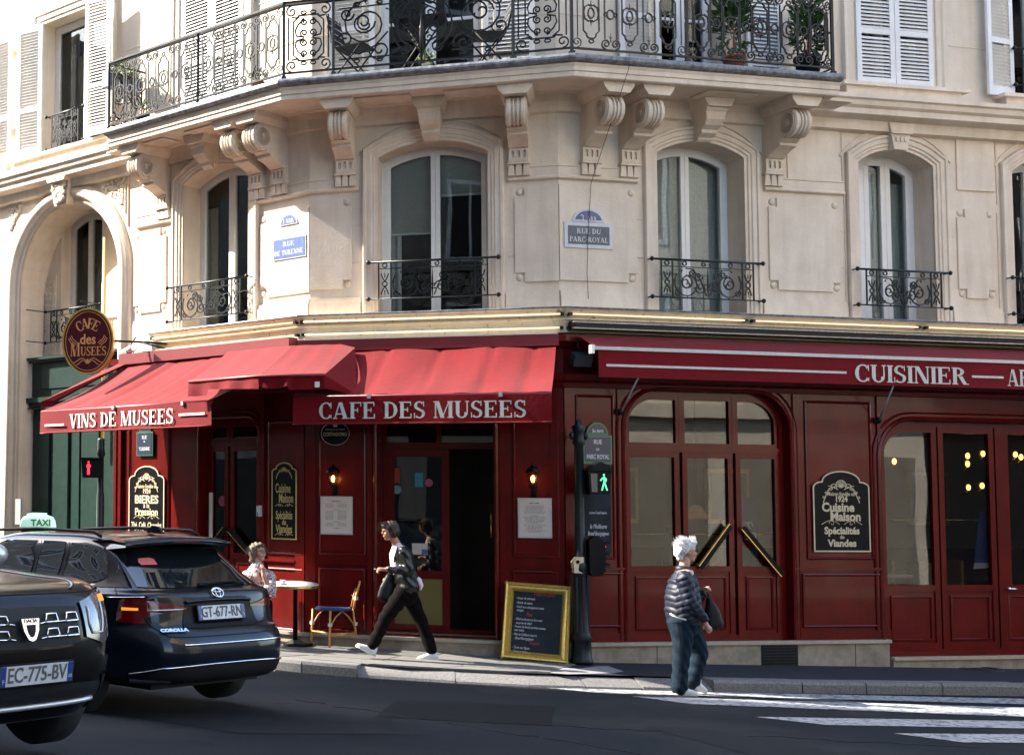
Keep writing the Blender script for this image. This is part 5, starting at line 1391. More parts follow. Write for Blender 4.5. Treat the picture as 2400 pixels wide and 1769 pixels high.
# old plate RUE DU PARC-ROYAL
a, z0 = hit('r', 1323, 582, .03); b, z1 = hit('r', 1435, 522, .03); z0 = hz('r', 1378, 582, .03); z1 = hz('r', 1378, 522, .03); w, h = b-a, z1-z0
plate('street_plate', 'faded grey plate RUE DU PARC-ROYAL with blue arched head, on stone', FW('r', (a+b)/2, (z0+z1)/2, .024), w, h, 'greyp', 'platew', [('RUE DU', 0, h*.16, w*.50, h*.20), ('PARC-ROYAL', 0, -h*.17, w*.80, h*.20)], arch=(w*.66, h*.54, 'blue', [('3', -.085, h*.66, .055, .085), ('ARR', .045, h*.64, .13, .06)]), rimw=.045, rw2=.028)
# old plate RUE DE TURENNE
a = hu('l', 640, 580, .03); b = hu('l', 717, 575, .03); z1 = hz('l', 678, 556, .03); z0 = hz('l', 678, 606, .03); w, h = b-a, z1-z0
tt = plate('street_plate', 'sun-bleached blue enamel plate RUE DE TURENNE on the stone wall', FW('l', (a+b)/2, (z0+z1)/2, .024), w, h, 'bluel', 'platew', [('RUE', 0, h*.2, w*.34, h*.22), ('DE TURENNE', 0, -h*.2, w*.88, h*.22)], rimw=.015)
u, z = hit('l', 677, 520, .03); sh = [(-.15*math.cos(PI*i/14), .14*math.sin(PI*i/14)) for i in range(0, 15)]
Wt = FW('l', u, z-.04, .024); hd = thing('street_plate', 'small faded half-round blue plate above the RUE DE TURENNE plate', 'street sign', Wt)
part('plate', MB().prism(sh, -.012, 0), M['platew'], hd, Wt); part('field', MB().prism(inset(sh, .014, True), -.016, -.011), M['bluel'], hd, Wt)
part('lettering', serif('3 ARR', .20, .06, M['platew']), None, hd, Wt @ T(0, -.016, .05))
# modern plates
a, z1 = hit('r', 1362, 1020, SD); b = hu('r', 1430, 1050, SD); z0 = hz('r', 1396, 1087, SD); z1 = hz('r', 1396, 1020, SD); w, h = b-a, z1-z0
plate('street_plate', 'dark plate RUE DU PARC ROYAL with green rim, behind the signal post', FW('r', (a+b)/2, (z0+z1)/2, SD+.03), w, h, 'navy', 'plateg', [('RUE', .0, h*.26, .8, .075), ('DU', .0, 0, .8, .035), ('PARC ROYAL', 0, -h*.26, .66, .075)], ser=False, arch=(w*.75, .15, 'navy', [("3e Arrt", .0, h/2+.05, .8, .06)]), rimw=.022)
a, b = hu('l', 325, 1040, SD), hu('l', 363, 1040, SD); z0, z1 = hz('l', 344, 1068, SD), hz('l', 344, 1012, SD); w, h = b-a, z1-z0
plate('street_plate', 'dark plate RUE DE TURENNE in the shade of the left awning', FW('l', (a+b)/2, (z0+z1)/2, SD+.03), w, h, 'navy', 'plateg', [('RUE', .0, h*.26, .8, .07), ('DE', .0, .03, .8, .03), ('TURENNE', 0, -h*.22, .72, .07)], ser=False, arch=(w*.7, .1, 'navy', []), rimw=.015)
# coffee oval
u, z = hit('m', 786, 1016, SD+.03); W = FW('m', u, z, SD+.03); t = thing('coffee_sign', 'round dark coffee sign partly tucked under the awning left of the doorway', 'sign', W)
part('disc', MB().lathe([(0, 0), (.175, 0), (.18, .006), (.18, .012), (0, .014)], 28, RX(PI/2) @ Matrix.Diagonal((1, .82, 1, 1))), M['black'], t, W)
part('rim', MB().tube([(.175*math.cos(a), -.014, .143*math.sin(a)) for a in [2*PI*i/32 for i in range(32)]], .004, 4, closed=True), M['silver'], t, W)
text(t, W @ T(0, -.016, -.01), 'COSTADORO', .062, M['creamp'], .78, .001); text(t, W @ T(0, -.016, .05), 'MISCELA di CAFFÈ', .034, M['silver'], .9)
part('cup_emblem', MB().prism([(-.02, .08), (.02, .08), (.028, .115), (-.028, .115)], -.018, -.013), M['creamp'], t, W)
# menus
def squig(mb, x0, x1, z, y, h=.006, rnd=random):
    x = x0
    while x < x1-.004:
        w = min(rnd.uniform(.012, .04), x1-x); mb.add([(x, y, z-h/2), (x+w, y, z-h/2), (x+w, y, z+h/2), (x, y, z+h/2)], [(0, 1, 2, 3)]); x += w+rnd.uniform(.005, .01)
def menu(xl, xr, yt, yb, label, cols):
    a, b, z0, z1 = rs('m', xl, xr, yt, yb, SD+.04); w, h = b-a, z1-z0; W = FW('m', (a+b)/2, (z0+z1)/2, SD+.02)
    t = thing('menu_card', label, 'menu', W)
    part('case', MB().box(-w/2-.012, w/2+.012, -.014, 0, -h/2-.012, h/2+.012), M['silver'], t, W); part('sheet', MB().box(-w/2, w/2, -.018, -.013, -h/2, h/2), M['paper'], t, W)
    r = random.Random(xl); mb = MB(); z = h/2-.05
    squig(mb, -.06, .06, z, -.0195, .010, r); z -= .03
    while z > -h/2+.05:
        if cols == 2: squig(mb, -w*.36, -w*.1, z, -.0195, .004, r); squig(mb, w*.04, w*.34, z, -.0195, .004, r)
        else:
            q = r.uniform(.12, .36)*w; squig(mb, -q, q, z, -.0195, .004, r)
        z -= .0145
        if r.random() < .12: z -= .016; squig(mb, -.04, .04, z, -.0195, .006, r); z -= .018
    part('printing', mb, M['ink'], t, W, kind='stuff')
menu(753, 824, 1165, 1250, 'pale menu sheet in two columns on the red panel left of the doorway', 2); menu(1216, 1291, 1169, 1258, 'pale menu sheet with centred lines on the red panel right of the doorway', 1)
# lanterns
def lantern(x, y, label):
    u, z = hit('m', x, y, SD+.16); W = FW('m', u, z, SD+.16); t = thing('wall_lantern', label, 'lantern', W, 'lanterns either side of the doorway')
    cage = MB()
    for i in range(6):
        a = 2*PI*i/6; cage.tube([(.07*math.cos(a), .07*math.sin(a), .06), (.042*math.cos(a), .042*math.sin(a), -.10)], .005, 4)
    part('cage', cage, M['black'], t, W)
    part('cap', MB().lathe([(.085, .055), (.088, .065), (.07, .10), (.04, .125), (.015, .135), (.02, .15), (.006, .17), (0, .18)], 12), M['black'], t, W)
    part('foot', MB().lathe([(0, -.16), (.012, -.15), (.02, -.13), (.045, -.115), (.048, -.10), (0, -.10)], 12), M['black'], t, W)
    g = MB().lathe([(.042, -.098), (.068, .055)], 6); part('glass', g, glass('amber_glass', (1, .75, .35), .05), t, W)
    part('bulb', MB().ball((0, 0, -.02), .024, .024, .042), M['glow'], t, W)
    part('arm', MB().tube([(0, .14, -.18), (0, .1, -.2), (0, .03, -.18), (0, 0, -.15)], .010, 6).box(-.03, .03, .13, .16, -.24, -.1), M['black'], t, W)
    l = bpy.data.lights.new('lantern_light', 'POINT'); l.energy = .22; l.color = (1, .7, .3); l.shadow_soft_size = .04
    lo = bpy.data.objects.new('lantern_light', l); COL.objects.link(lo); lo.parent = t; lo.matrix_basis = T(0, 0, -.02)
lantern(781, 1118, 'lit lantern above the left menu sheet'); lantern(1249, 1118, 'lit lantern above the right menu sheet')
# chalkboard strip behind the signal post
a, b, z0, z1 = rs('r', 1370, 1432, 1115, 1295, SD+.04); W = FW('r', (a+b)/2, (z0+z1)/2, SD+.03); w, h = b-a, z1-z0
t = thing('wall_chalkboard', 'tall chalkboard with white handwriting fixed behind the signal post', 'chalkboard', W)
part('board', MB().box(-w/2, w/2, -.014, 0, -h/2, h/2), M['chalk'], t, W)
text(t, W @ T(0, -.0155, h*.02), 'comme l\'oeuf maison', .048, M['chalkw'], .55); text(t, W @ T(0, -.0155, -h*.16), 'la Meilleure', .075, M['chalkw'], .62, shear=.3); text(t, W @ T(0, -.0155, -h*.25), 'Boeuf Bourguignon', .07, M['chalkw'], .50, shear=.3); text(t, W @ T(-w*.3, -.0155, -h*.35), 'de', .07, M['chalkw'], .6, shear=.3)
# oval hanging sign on a bracket
f = FACE['l']; uo, zo = hit('l', 208, 800, 1.0)
nv = Vector((0.5, -0.866, 0))   # the board stands square to the wall arm, facing down the street
pos = Vector((*fpt('l', uo, 1.0), zo))
tx = Vector((.96, -.28, 0)).normalized(); W = Matrix(((tx.x, -tx.y, 0, pos.x), (tx.y, tx.x, 0, pos.y), (0, 0, 1, pos.z), (0, 0, 0, 1)))
sx = pos.y/CF; ow, oh = 59*sx/.96*1.0, 76*sx
t = thing('hanging_sign', 'oval maroon sign with gold rim reading CAFE des MUSEES hung out over the left pavement', 'sign', W)
el = lambda a_, b_, n=40: [(-a_*math.cos(2*PI*i/n), b_*math.sin(2*PI*i/n)) for i in range(n)]
part('board', MB().prism(el(ow, oh), -.04, .04), M['maroon'], t, W)
mb = MB(); ring(mb, el(ow+.012, oh+.012), .022, -.055, .055); part('gold_rim', mb, M['gold'], t, W)
mb = MB(); ring(mb, el(ow-.035, oh-.035), .008, -.044, -.038); part('inner_line', mb, M['orange'], t, W)
for i, (c, an) in enumerate(zip('CAFE', (34, 11.5, -11.5, -34))):
    W2 = W @ T(.30*math.sin(-R(an))*.72, -.042, oh*.55-.10*(1-math.cos(R(an)))*2.2) @ RY(-R(an)*.8)
    part('lettering', serif(c, .105, .145, M['orange']), None, t, W2)
text(t, W @ T(0, -.042, .02), 'des', .20, M['orange'], .85, .004)
part('lettering', serif('M', .145, .19, M['orange']), None, t, W @ T(-.18, -.04, -.115)); part('lettering', serif('USEES', .38, .125, M['orange']), None, t, W @ T(.085, -.04, -.14))
mb = MB()
for s in (-1, 1):
    for q in range(3): mb.tube([(s*(.15+.09*t_+.02*q), -.043-.001*q, -.03+.13*t_*t_-.02*q+.02*math.sin(t_*5)) for t_ in [i/7 for i in range(8)]], .006, 4)
    mb.tube([(s*(.02+.2*t_), -.043, -.27+.03*math.sin(t_*5)) for t_ in [i/8 for i in range(9)]], .007, 4)
    mb.tube([(s*(.02+.15*t_), -.044, -.30+.03*math.sin(t_*5)) for t_ in [i/8 for i in range(9)]], .006, 4)
for q in range(5): mb.tube([(0, -.043, -.25), (.05*math.sin(R(-40+20*q)), -.044, -.25-.07*math.cos(R(-40+20*q)))], .006, 4)
part('scroll_ornament', mb, M['orange'], t, W)
mb = MB(); bp_ = Vector((*fpt('l', uo+.95, .06), zo-.05)); Ej = pos+tx*ow
mb.tube([Ej+Vector((-.02, 0, .0)), Ej+Vector((.12, .04, -.0)), bp_.lerp(Ej, .5)+Vector((0, 0, .01)), bp_], .016, 6)
mb.tube([bp_+Vector((0, 0, -.12)), bp_.lerp(Ej, .6)], .012, 5); part('bracket', mb, M['iron'], t)
# spot lamps on the ledge next to it
u, z = hit('l', 345, 815, .35); W = FW('l', u, z, .35); t = thing('spot_lamp', 'pale box spotlight with trailing cables on the ledge right of the oval sign', 'floodlight', W)
part('head', MB().box(-.10, .12, -.08, .08, -.055, .06, RZ(.3)), M['white'], t, W); part('stand', MB().box(-.16, .14, -.06, .1, -.12, -.07), M['silver'], t, W)
part('cable', MB().tube([(-.5+.45*i/20, -.02+.03*math.sin(i), -.06+.08*math.sin(i*.55)) for i in range(21)], .006, 4), M['black'], t, W)
u, z = hit('l', 300, 822, .35); W = FW('l', u, z, .35); t = thing('spot_lamp', 'grey cylindrical spotlight beside the wall bracket of the oval sign', 'floodlight', W)
part('head', MB().lathe([(.03, -.12), (.05, -.1), (.055, .1), (.04, .12)], 12, RY(R(75))), M['silver'], t, W); part('stand', MB().tube([(.05, .1, .2), (.0, .02, .05), (0, 0, 0)], .012, 5), M['iron'], t, W)
# sloping wire on the wall
pA, pB = Vector((*fpt('r', .42, .9), ZT+.03)), hit('r', 1380, 700, .03)
wp = [hit('r', x, y, .05) for x, y in ((1385, 430), (1378, 560), (1376, 640), (1379, 700))]
pts = [pA, Vector((*fpt('r', .43, .87), ZB+.1))]+[Vector((*fpt('r', u_, .05), z_)) for u_, z_ in wp]
w_ = part('hanging_cable', MB().tube(pts, .0035, 5), M['black']); tagged(w_, 'thin black cable hanging from the balcony down the wall past the old street plate', 'cable')
# gas pipe in the arch
u = hu('l', 245, 640, -.2); pz0, pz1 = hz('l', 245, 760, -.2), hz('l', 250, 556, -.2)
pp_ = part('wall_pipe', MB().tube([FL.M @ Vector((u, .2, pz0-2)), FL.M @ Vector((u, .2, pz1))], .03, 8), mat('ochre_pipe', (.45, .33, .12), .6)); tagged(pp_, 'ochre pipe running up the right reveal of the stone arch', 'pipe')

# ================================================================ green carriage door in the arch
Zg = hz('l', 110, 838, -.3)
g = thing('carriage_door', 'tall dark green panelled door with cornice closing the stone arch on the left', 'door', FW('l', AC, .15, -.3))
a, b = AC-ARI+.01, AC+ARI-.01
part('fascia', MB().box(a, b, .28, .5, Zg-.62, Zg-.04).box(a+.25, b-.1, .26, .29, Zg-.5, Zg-.12), M['green'], g, FL.M)
part('cornice', MB().box(a-.0, b, .16, .5, Zg-.04, Zg).box(a, b, .2, .5, Zg-.08, Zg-.04), M['green'], g, FL.M)
part('cornice', MB().box(a, b, .16, .5, Zg-.72, Zg-.64).box(a, b, .22, .5, Zg-.78, Zg-.72).box(a, b, .19, .5, Zg-.82, Zg-.80), M['green'], g, FL.M)
for a2, b2 in ((a, AC-.01), (AC+.01, b)):
    lf = part('door_leaf', MB().box(a2, b2, .32, .42, .12, Zg-.83), M['green'], g, FL.M)
    n = 5; w = (b2-a2)/n
    for i in range(n): part('board', MB().prism([(a2+i*w+.015, .2), (a2+i*w+.015, Zg-.9), (a2+(i+1)*w-.015, Zg-.9), (a2+(i+1)*w-.015, .2)], .30-(i % 2)*.035, .33), M['green'], lf, FL.M)
    for z in (.35, 1.42): part('bolt', MB().ball((b2-.1, .26, z), .02), M['brass'], lf, FL.M)
u = hu('l', 45, 1200, .0); part('intercom', MB().box(u-.07, u+.07, -.03, .02, 1.55, 1.95), M['silver'], house, FL.M)

# ================================================================ wrought iron
def spiral(cx, cz, r0, r1, a0, turns, n=None, y=0):
    n = n or max(8, int(abs(turns)*14)); return [(cx+(r0+(r1-r0)*i/n)*math.cos(a0+2*PI*turns*i/n), y, cz+(r0+(r1-r0)*i/n)*math.sin(a0+2*PI*turns*i/n)) for i in range(n+1)]
def circ(mb, cx, cz, r, t, rz=None, n=12):
    rz = rz or r; mb.tube([(cx+r*math.cos(2*PI*i/n), 0, cz+rz*math.sin(2*PI*i/n)) for i in range(n)], t, 4, closed=True)
def motif(mb, c, h, t=.0115, hw=.10):
    """octagon-ended slender panel with an oval ring at its waist"""
    z0, z1 = .13, h-.13; m = (z0+z1)/2
    P = [(c-hw*.35, z1), (c-hw*.6, z1-.03), (c-hw*.6, z1-.05), (c-hw, z1-.09), (c-hw, z0+.09), (c-hw*.6, z0+.05), (c-hw*.6, z0+.03), (c-hw*.35, z0)]
    mb.tube([(x, 0, z) for x, z in P], t, 4); mb.tube([(2*c-x, 0, z) for x, z in P], t, 4)
    mb.tube([(c-hw*.35, 0, z1), (c+hw*.35, 0, z1)], t, 4); mb.tube([(c-hw*.35, 0, z0), (c+hw*.35, 0, z0)], t, 4)
    circ(mb, c, m, .038, t, .062, 14)
    for s in (-1, 1):
        mb.tube([(c+hw*s*.95, 0, m), (c+hw*s*.8, 0, m+.07), (c+s*.03, 0, m+.10), (c+s*.012, 0, m+.085)], t, 4); mb.tube([(c+hw*s*.8, 0, m-.07), (c+s*.03, 0, m-.10), (c+s*.012, 0, m-.085)], t, 4)
        mb.tube([(c+hw*s*.95, 0, m), (c+hw*s*.8, 0, m-.07)], t, 4)
        mb.tube([(c, 0, m+s*.08), (c, 0, m+s*.16)], [.012, .002], 4); mb.ball((c, 0, m+s*.10), .016, .012, .014, 6, 4)
        circ(mb, c, (z1+.035) if s > 0 else z0-.035, .03, t*.9, .022, 10)
def join(mb, c, h, t=.0115, r=.062):
    """heart of paired spirals at top and bottom with a straight bar and a ring link between"""
    for s in (-1, 1):
        for top in (0, 1):
            zc = h-.075 if top else .075; sg = -1 if top else 1
            a0 = PI/2*sg*(-1)
            pts = spiral(c+s*r*.98, zc, r, .012, -sg*PI/2, (1.45)*(s)*(sg)*(-1)*-1, y=0)
            mb.tube(pts, t, 4)
            mb.ball(pts[-1], .012, .01, .012, 6, 4)
        mb.tube([(c+s*.075, 0, .135), (c+s*.075, 0, h-.135)], t*.9, 4)
        circ(mb, c+s*.062, h/2, .022, t*.9, None, 9)
    circ(mb, c, h/2, .045, t, .055, 12)
    mb.tube([(c, 0, .10), (c, 0, .21)], [.010, .002], 4); mb.tube([(c, 0, .14), (c-.02, 0, .165)], .004, 4); mb.tube([(c, 0, .14), (c+.02, 0, .165)], .004, 4)
    mb.tube([(c, 0, h-.10), (c, 0, h-.21)], [.010, .002], 4)
def s_panel(mb, w, h, t=.0115):
    """mirrored S-scrolls inside an eared frame"""
    c = w/2; m = h/2
    for s in (-1, 1):
        for top in (0, 1):
            sg = 1 if top else -1; zc = h-.085 if top else .085
            mb.tube(spiral(c+s*(w/2-.10), zc, .075, .012, PI/2*sg, -1.3*s*sg), t, 4)
            mb.tube([(c+s*(w/2-.10), 0, zc-sg*.075), (c+s*(w/2-.17), 0, m+sg*(h/2-.17)), (c+s*.12, 0, m+sg*(h/2-.14))], t, 4)
            mb.tube(spiral(c+s*.055, m+sg*.06, .05, .012, -PI/2*sg, 1.4*s*sg), t, 4); mb.tube(spiral(c+s*.05, m+sg*.20, .045, .01, PI/2*sg, -1.4*s*sg), t, 4)
            mb.tube([(c+s*.055, 0, m+sg*.01), (c+s*.15, 0, m+sg*.03), (c+s*.165, 0, m+sg*.1), (c+s*.13, 0, m+sg*.17), (c+s*.05, 0, m+sg*.245)], t, 4)
            circ(mb, c+s*.06, m+sg*(h/2-.11), .035, t*.9, .02, 10)
        mb.tube([(c+s*(w/2-.06), 0, .16), (c+s*(w/2-.06), 0, h-.16)], t, 4)
        mb.tube([(c+s*.12, 0, h-.14), (c+s*.12, 0, h-.16), (c+s*.19, 0, h-.22), (c+s*.19, 0, .22), (c+s*.12, 0, .16), (c+s*.12, 0, .14)], t, 4)
    for z in (.145, h-.145): mb.tube([(c-.12, 0, z), (c+.12, 0, z)], t, 4)
def big_panel(mb, w, h, t=.0135):
    c = w/2; m = h/2
    for rr in (.36, .29): mb.tube([(c+rr*math.cos(R(a)), 0, m+.03+rr*1.0*math.sin(R(a))) for a in range(-65, 246, 10)], t, 4)
    for s in (-1, 1):
        mb.tube(spiral(c+s*.66, m+.10, .30, .03, PI/2, -1.75*s), t, 4); mb.tube(spiral(c+s*.70, m+.12, .15, .02, 0, 1.5*s), t, 4)
        mb.tube(spiral(c+s*.50, m-.24, .13, .02, PI, -1.5*s), t, 4); mb.tube(spiral(c+s*.92, m-.08, .10, .015, PI, 1.4*s), t, 4); mb.tube(spiral(c+s*.9, m+.24, .09, .015, 0, 1.4*s), t, 4)
        mb.tube([(c+s*1.02, 0, m-.1), (c+s*.92, 0, m-.22), (c+s*.75, 0, m-.27), (c+s*.55, 0, m-.18), (c+s*.40, 0, m-.02)], t*.9, 4)
        for k in range(5):   # acanthus barbs
            a = R(30+k*28); x, z = c+s*(.66+.3*math.cos(a)), m+.1+.3*math.sin(a)*.9; mb.tube([(x, 0, z), (x+s*.06*math.cos(a+1), 0, z+.06*math.sin(a+1))], [.014, .002], 4)
        for (dx, dz, r, tn) in ((.10, .16, .085, 1.4), (.15, -.02, .07, -1.4), (.09, -.14, .06, 1.3), (.2, -.26, .08, 1.4), (.12, .33, .08, 1.3), (.26, .36, .06, -1.3)):
            mb.tube(spiral(c+s*dx, m+dz, r, .012, PI/2, tn*s), t*.9, 4)
        mb.tube([(c+s*.02, 0, m-.30), (c+s*.10, 0, m-.18), (c+s*.22, 0, m-.12), (c+s*.28, 0, m+.02)], t, 4)
        mb.tube([(c+s*.04, 0, m-.05), (c+s*.13, 0, m+.05), (c+s*.17, 0, m+.2), (c+s*.02, 0, m+.28)], t, 4)
        for z in (.11, h-.11): mb.tube([(c+s*.36, 0, z), (c+s*1.0, 0, z)], t*.8, 4)
        for x in (.5, .78): circ(mb, c+s*x, .075, .035, t*.8, .022, 10); circ(mb, c+s*x, h-.075, .035, t*.8, .022, 10)
    mb.tube([(c, 0, 0), (c, 0, m-.1), (c, 0, m+.05), (c, 0, m+.2)], [.014, .028, .016, .003], 6); mb.ball((c, 0, m-.02), .03, .02, .04, 8, 6)
HB = .86; ZR0 = ZT+.10
rail = thing('balcony_railing', 'long black wrought iron railing with scrolls and oval rings running round the balcony', 'railing', T(5.4, 16.2, ZT))
RDp = .70
u_l0 = hu('l', 255, 290, RDp); u_r1 = hu('r', 1952, 160, RDp)
RP = [fpt('l', u_l0, RDp), offplan(PLAN, RDp)[1], offplan(PLAN, RDp)[2], fpt('r', u_r1, RDp)]
def rail_between(name, z, t, w=None):
    mb = MB(); plan_sweep(mb, [(p[0], p[1]) for p in RP], [(-w, z-t), (w, z-t), (w, z+t), (-w, z+t), (-w, z-t)]); part(name, mb, M['iron'], rail)
rail_between('top_rail', ZR0+HB+.03, .014, .03); rail_between('upper_rail', ZR0+HB-.005, .008, .01); rail_between('bottom_rail', ZR0+.0, .010, .016)
def post(P): part('post', MB().box(-.016, .016, -.016, .016, ZT, ZR0+HB+.04).box(-.03, .03, -.03, .03, ZT, ZT+.06), M['iron'], rail, T(P[0], P[1], 0))
motifs = {}
def fill(p, q, kind):
    p, q = Vector(p), Vector(q); L = (q-p).length; d = (q-p)/L; W = Matrix(((d.x, -d.y, 0, p.x), (d.y, d.x, 0, p.y), (0, 0, 1, ZR0), (0, 0, 0, 1)))
    if kind == 'n':
        n = max(2, round(L/.43)); pitch = L/n
        key = 'n%d' % 0
        if key not in motifs:
            mb = MB(); motif(mb, 0, HB); motifs['m'] = mb.mesh('scroll_panel', M['iron']); mb = MB(); join(mb, 0, HB); motifs['j'] = mb.mesh('scroll_link', M['iron']); motifs[key] = 1
        for i in range(n): part('scroll_panel', motifs['m'], None, rail, W @ T((i+.5)*pitch, 0, 0))
        for i in range(1, n): part('scroll_link', motifs['j'], None, rail, W @ T(i*pitch, 0, 0))
        for e, s in ((0, 1), (L, -1)):
            mb = MB()
            for top in (0, 1):
                sg = -1 if top else 1; mb.tube(spiral(e+s*.065, HB-.075 if top else .075, .062, .012, -sg*PI/2, 1.45*s*sg), .0075, 4)
            mb.tube([(e+s*.075, 0, .135), (e+s*.075, 0, HB-.135)], .007, 4); part('end_scroll', mb, M['iron'], rail, W)
    elif kind == 's': mb = MB(); s_panel(mb, L, HB); part('scroll_panel', mb, M['iron'], rail, W)
    else: mb = MB(); big_panel(mb, L, HB); part('rose_panel', mb, M['iron'], rail, W)
def rp(k, x, y): return fpt(k, hu(k, x, y, RDp), RDp)
nodes = [(RP[0], 'n'), (rp('l', 464, 215), 'n'), (RP[1], 's'), (rp('m', 781, 150), 'b'), (rp('m', 1203, 115), 's'), (RP[2], 'n'), (rp('r', 1611, 140), 'n'), (RP[3], None)]
for (p, kd), (q, _) in zip(nodes[:-1], nodes[1:]): post(p); fill(p, q, kd)
post(RP[3])
# return sections back to the wall
for k, u in (('l', u_l0), ('r', u_r1)):
    p, q = fpt(k, u, RDp), fpt(k, u, .0)
    fill(p, q, 'n'); part('top_rail', MB().tube([(p[0], p[1], ZR0+HB+.03), (q[0], q[1], ZR0+HB+.03)], .018, 4), M['iron'], rail); part('bottom_rail', MB().tube([(p[0], p[1], ZR0), (q[0], q[1], ZR0)], .012, 4), M['iron'], rail)

# ---- window railings
def balconette(k, u0, u1, zt, zb, label, d=.14, rings=True):
    w = u1-u0; W = FW(k, (u0+u1)/2, zb, d); t = thing('window_railing', label, 'railing', W, 'scrolled iron railings across the first floor windows'); h = zt-zb; hw = w/2
    part('top_rail', MB().tube([(-hw, 0, h), (hw, 0, h)], .014, 6), M['iron'], t, W); part('bottom_rail', MB().tube([(-hw, 0, 0), (hw, 0, 0)], .009, 6), M['iron'], t, W)
    part('middle_rail', MB().tube([(-hw+.12, 0, h-.085), (hw-.12, 0, h-.085)], .007, 4), M['iron'], t, W)
    fm = MB().ball((0, 0, 0), .026, .026, .03, 8, 6).ball((0, 0, 0), .036, .012, .012, 8, 4).mesh('finial', M['iron'])
    for x in (-hw, hw):
        for z in (0, h): part('finial', fm, None, t, W @ T(x, -.01, z)); part('wall_fixing', MB().tube([(x, 0, z), (x, d, z)], .009, 5), M['iron'], t, W)
    iw = hw-.13
    for x in (-iw, iw, -iw+.15, iw-.15): part('baluster', MB().box(x-.008, x+.008, -.008, .008, 0, h), M['iron'], t, W)
    mb = MB(); H = h-.09; tt = .0095
    for s in (-1, 1):
        c = s*(iw-.075); circ(mb, c, H/2, .03, tt, None, 10)
        for sg in (-1, 1):
            mb.tube([(c, 0, H/2+sg*.03), (c-.03, 0, H/2+sg*.08), (c-.045, 0, H/2+sg*.13)], tt, 4); mb.tube([(c, 0, H/2+sg*.03), (c+.03, 0, H/2+sg*.08), (c+.045, 0, H/2+sg*.13)], tt, 4)
            mb.tube([(c, 0, H/2+sg*.08), (c, 0, H/2+sg*.15)], [.010, .002], 4)
        R1 = min(.15, (iw-.2)/2.4); cx = s*(iw-.2-R1)
        mb.tube(spiral(cx, H*.47, R1*1.25, .015, PI*.5-s*.9, -1.7*s), tt, 4); mb.tube(spiral(cx+s*.02, H*.5, R1*.62, .012, PI*.5, 1.5*s), tt, 4)
        mb.tube(spiral(s*.10, H*.36, .08, .012, PI, -1.4*s), tt, 4); mb.tube(spiral(s*.13, H*.72, .06, .010, 0, 1.4*s), tt, 4)
        mb.tube(spiral(cx-s*.06, H*.8, .045, .01, 0, -1.3*s), tt, 4); mb.tube(spiral(cx+s*R1*.9, H*.18, .045, .01, 0, 1.3*s), tt, 4)
        mb.tube([(s*.02, 0, .03), (s*.05, 0, H*.3), (s*.10, 0, H*.6), (s*.2, 0, H*.95), (s*.3, 0, H*.97)], tt, 4)
        for q in range(6):
            a = R(20+q*50); x, z = cx+R1*1.1*math.cos(a), H*.47+R1*1.1*math.sin(a); mb.tube([(x, 0, z), (x+.045*math.cos(a+1.1*s), 0, z+.045*math.sin(a+1.1*s))], [.011, .002], 4)
        circ(mb, s*(iw-.075), h-.043, .028, tt, None, 10); circ(mb, s*iw*.5, h-.043, .026, tt, None, 10)
        mb.tube(spiral(s*.05, h-.045, .035, .008, PI/2, -1.1*s), tt, 4)
    mb.tube([(0, 0, 0), (0, 0, H*.4), (0, 0, H*.7), (0, 0, H)], [.006, .014, .01, .003], 4)
    for z in (H*.3, H*.45): mb.tube([(-.05, 0, z), (.05, 0, z)], tt, 4)
    part('scrollwork', mb, M['iron'], t, W)
def bal(k, xl, xr, yt, yb, label, d=.14):
    xm = (xl+xr)/2; balconette(k, hu(k, xl, yt, d), hu(k, xr, yt, d), hz(k, xm, yt, d), hz(k, xm, yb, d), label, d)
bal('l', 393, 579, 661, 743, 'iron railing across the sunlit window left of the RUE DE TURENNE plate')
bal('m', 863, 1168, 609, 696, 'iron railing across the wide window above the CAFE DES MUSEES awning')
bal('r', 1527, 1787, 612, 700, 'iron railing across the window right of the RUE DU PARC-ROYAL plate')
bal('r', 2009, 2226, 635, 718, 'iron railing across the curtained window second from the right edge')
bal('r', 2372, 2600, 656, 740, 'iron railing cut by the right edge of the picture, first floor')
bal('l', 108, 236, 722, 796, 'iron railing inside the stone arch, half hidden by the oval sign', d=-.40)
bal('l', 110, 196, 262, 340, 'small iron railing with round medallion between white shutters, upper left', d=.10)
bal('r', 2376, 2530, 120, 205, 'iron railing at the upper window cut by the right edge', d=.06)

# ---- furniture on the balcony
def fchair(W, label, flip=1):
    t = thing('balcony_chair', label, 'chair', W, 'black folding chairs on the balcony')
    se = part('seat', MB().box(-.2, .2, -.2, .2, .43, .445), M['blackm'], t, W)
    for i in range(5): part('slat', MB().box(-.17+i*.085, -.155+i*.085, -.2, .2, .446, .450), M['silver'], se, W)
    bk = part('backrest', MB().box(-.2, .2, -.012, .012, 0, .36), M['blackm'], t, W @ T(0, .22, .50) @ RX(R(-12)))
    for i in range(4): part('slat', MB().box(-.19, .19, -.016, -.012, .05+i*.09, .06+i*.09), M['silver'], bk, W @ T(0, .22, .50) @ RX(R(-12)))
    for s in (-1, 1):
        part('leg', MB().tube([(s*.2, -.2, 0), (s*.2, .2, .46), (s*.2, .30, .88)], .011, 5), M['blackm'], t, W); part('leg', MB().tube([(s*.19, .22, 0), (s*.19, -.18, .44)], .011, 5), M['blackm'], t, W)
FLZ = ZT
fchair(FW('m', hu('m', 830, 110, .4), FLZ, .38) @ RZ(R(75)), 'black folding chair left of the balcony table')
fchair(FW('m', hu('m', 1140, 80, .4), FLZ, .36) @ RZ(R(-75)), 'black folding chair right of the balcony table, facing it')
W = FW('m', hu('m', 985, 70, .38), FLZ, .38); t = thing('balcony_table', 'small black folding table between the two balcony chairs', 'table', W)
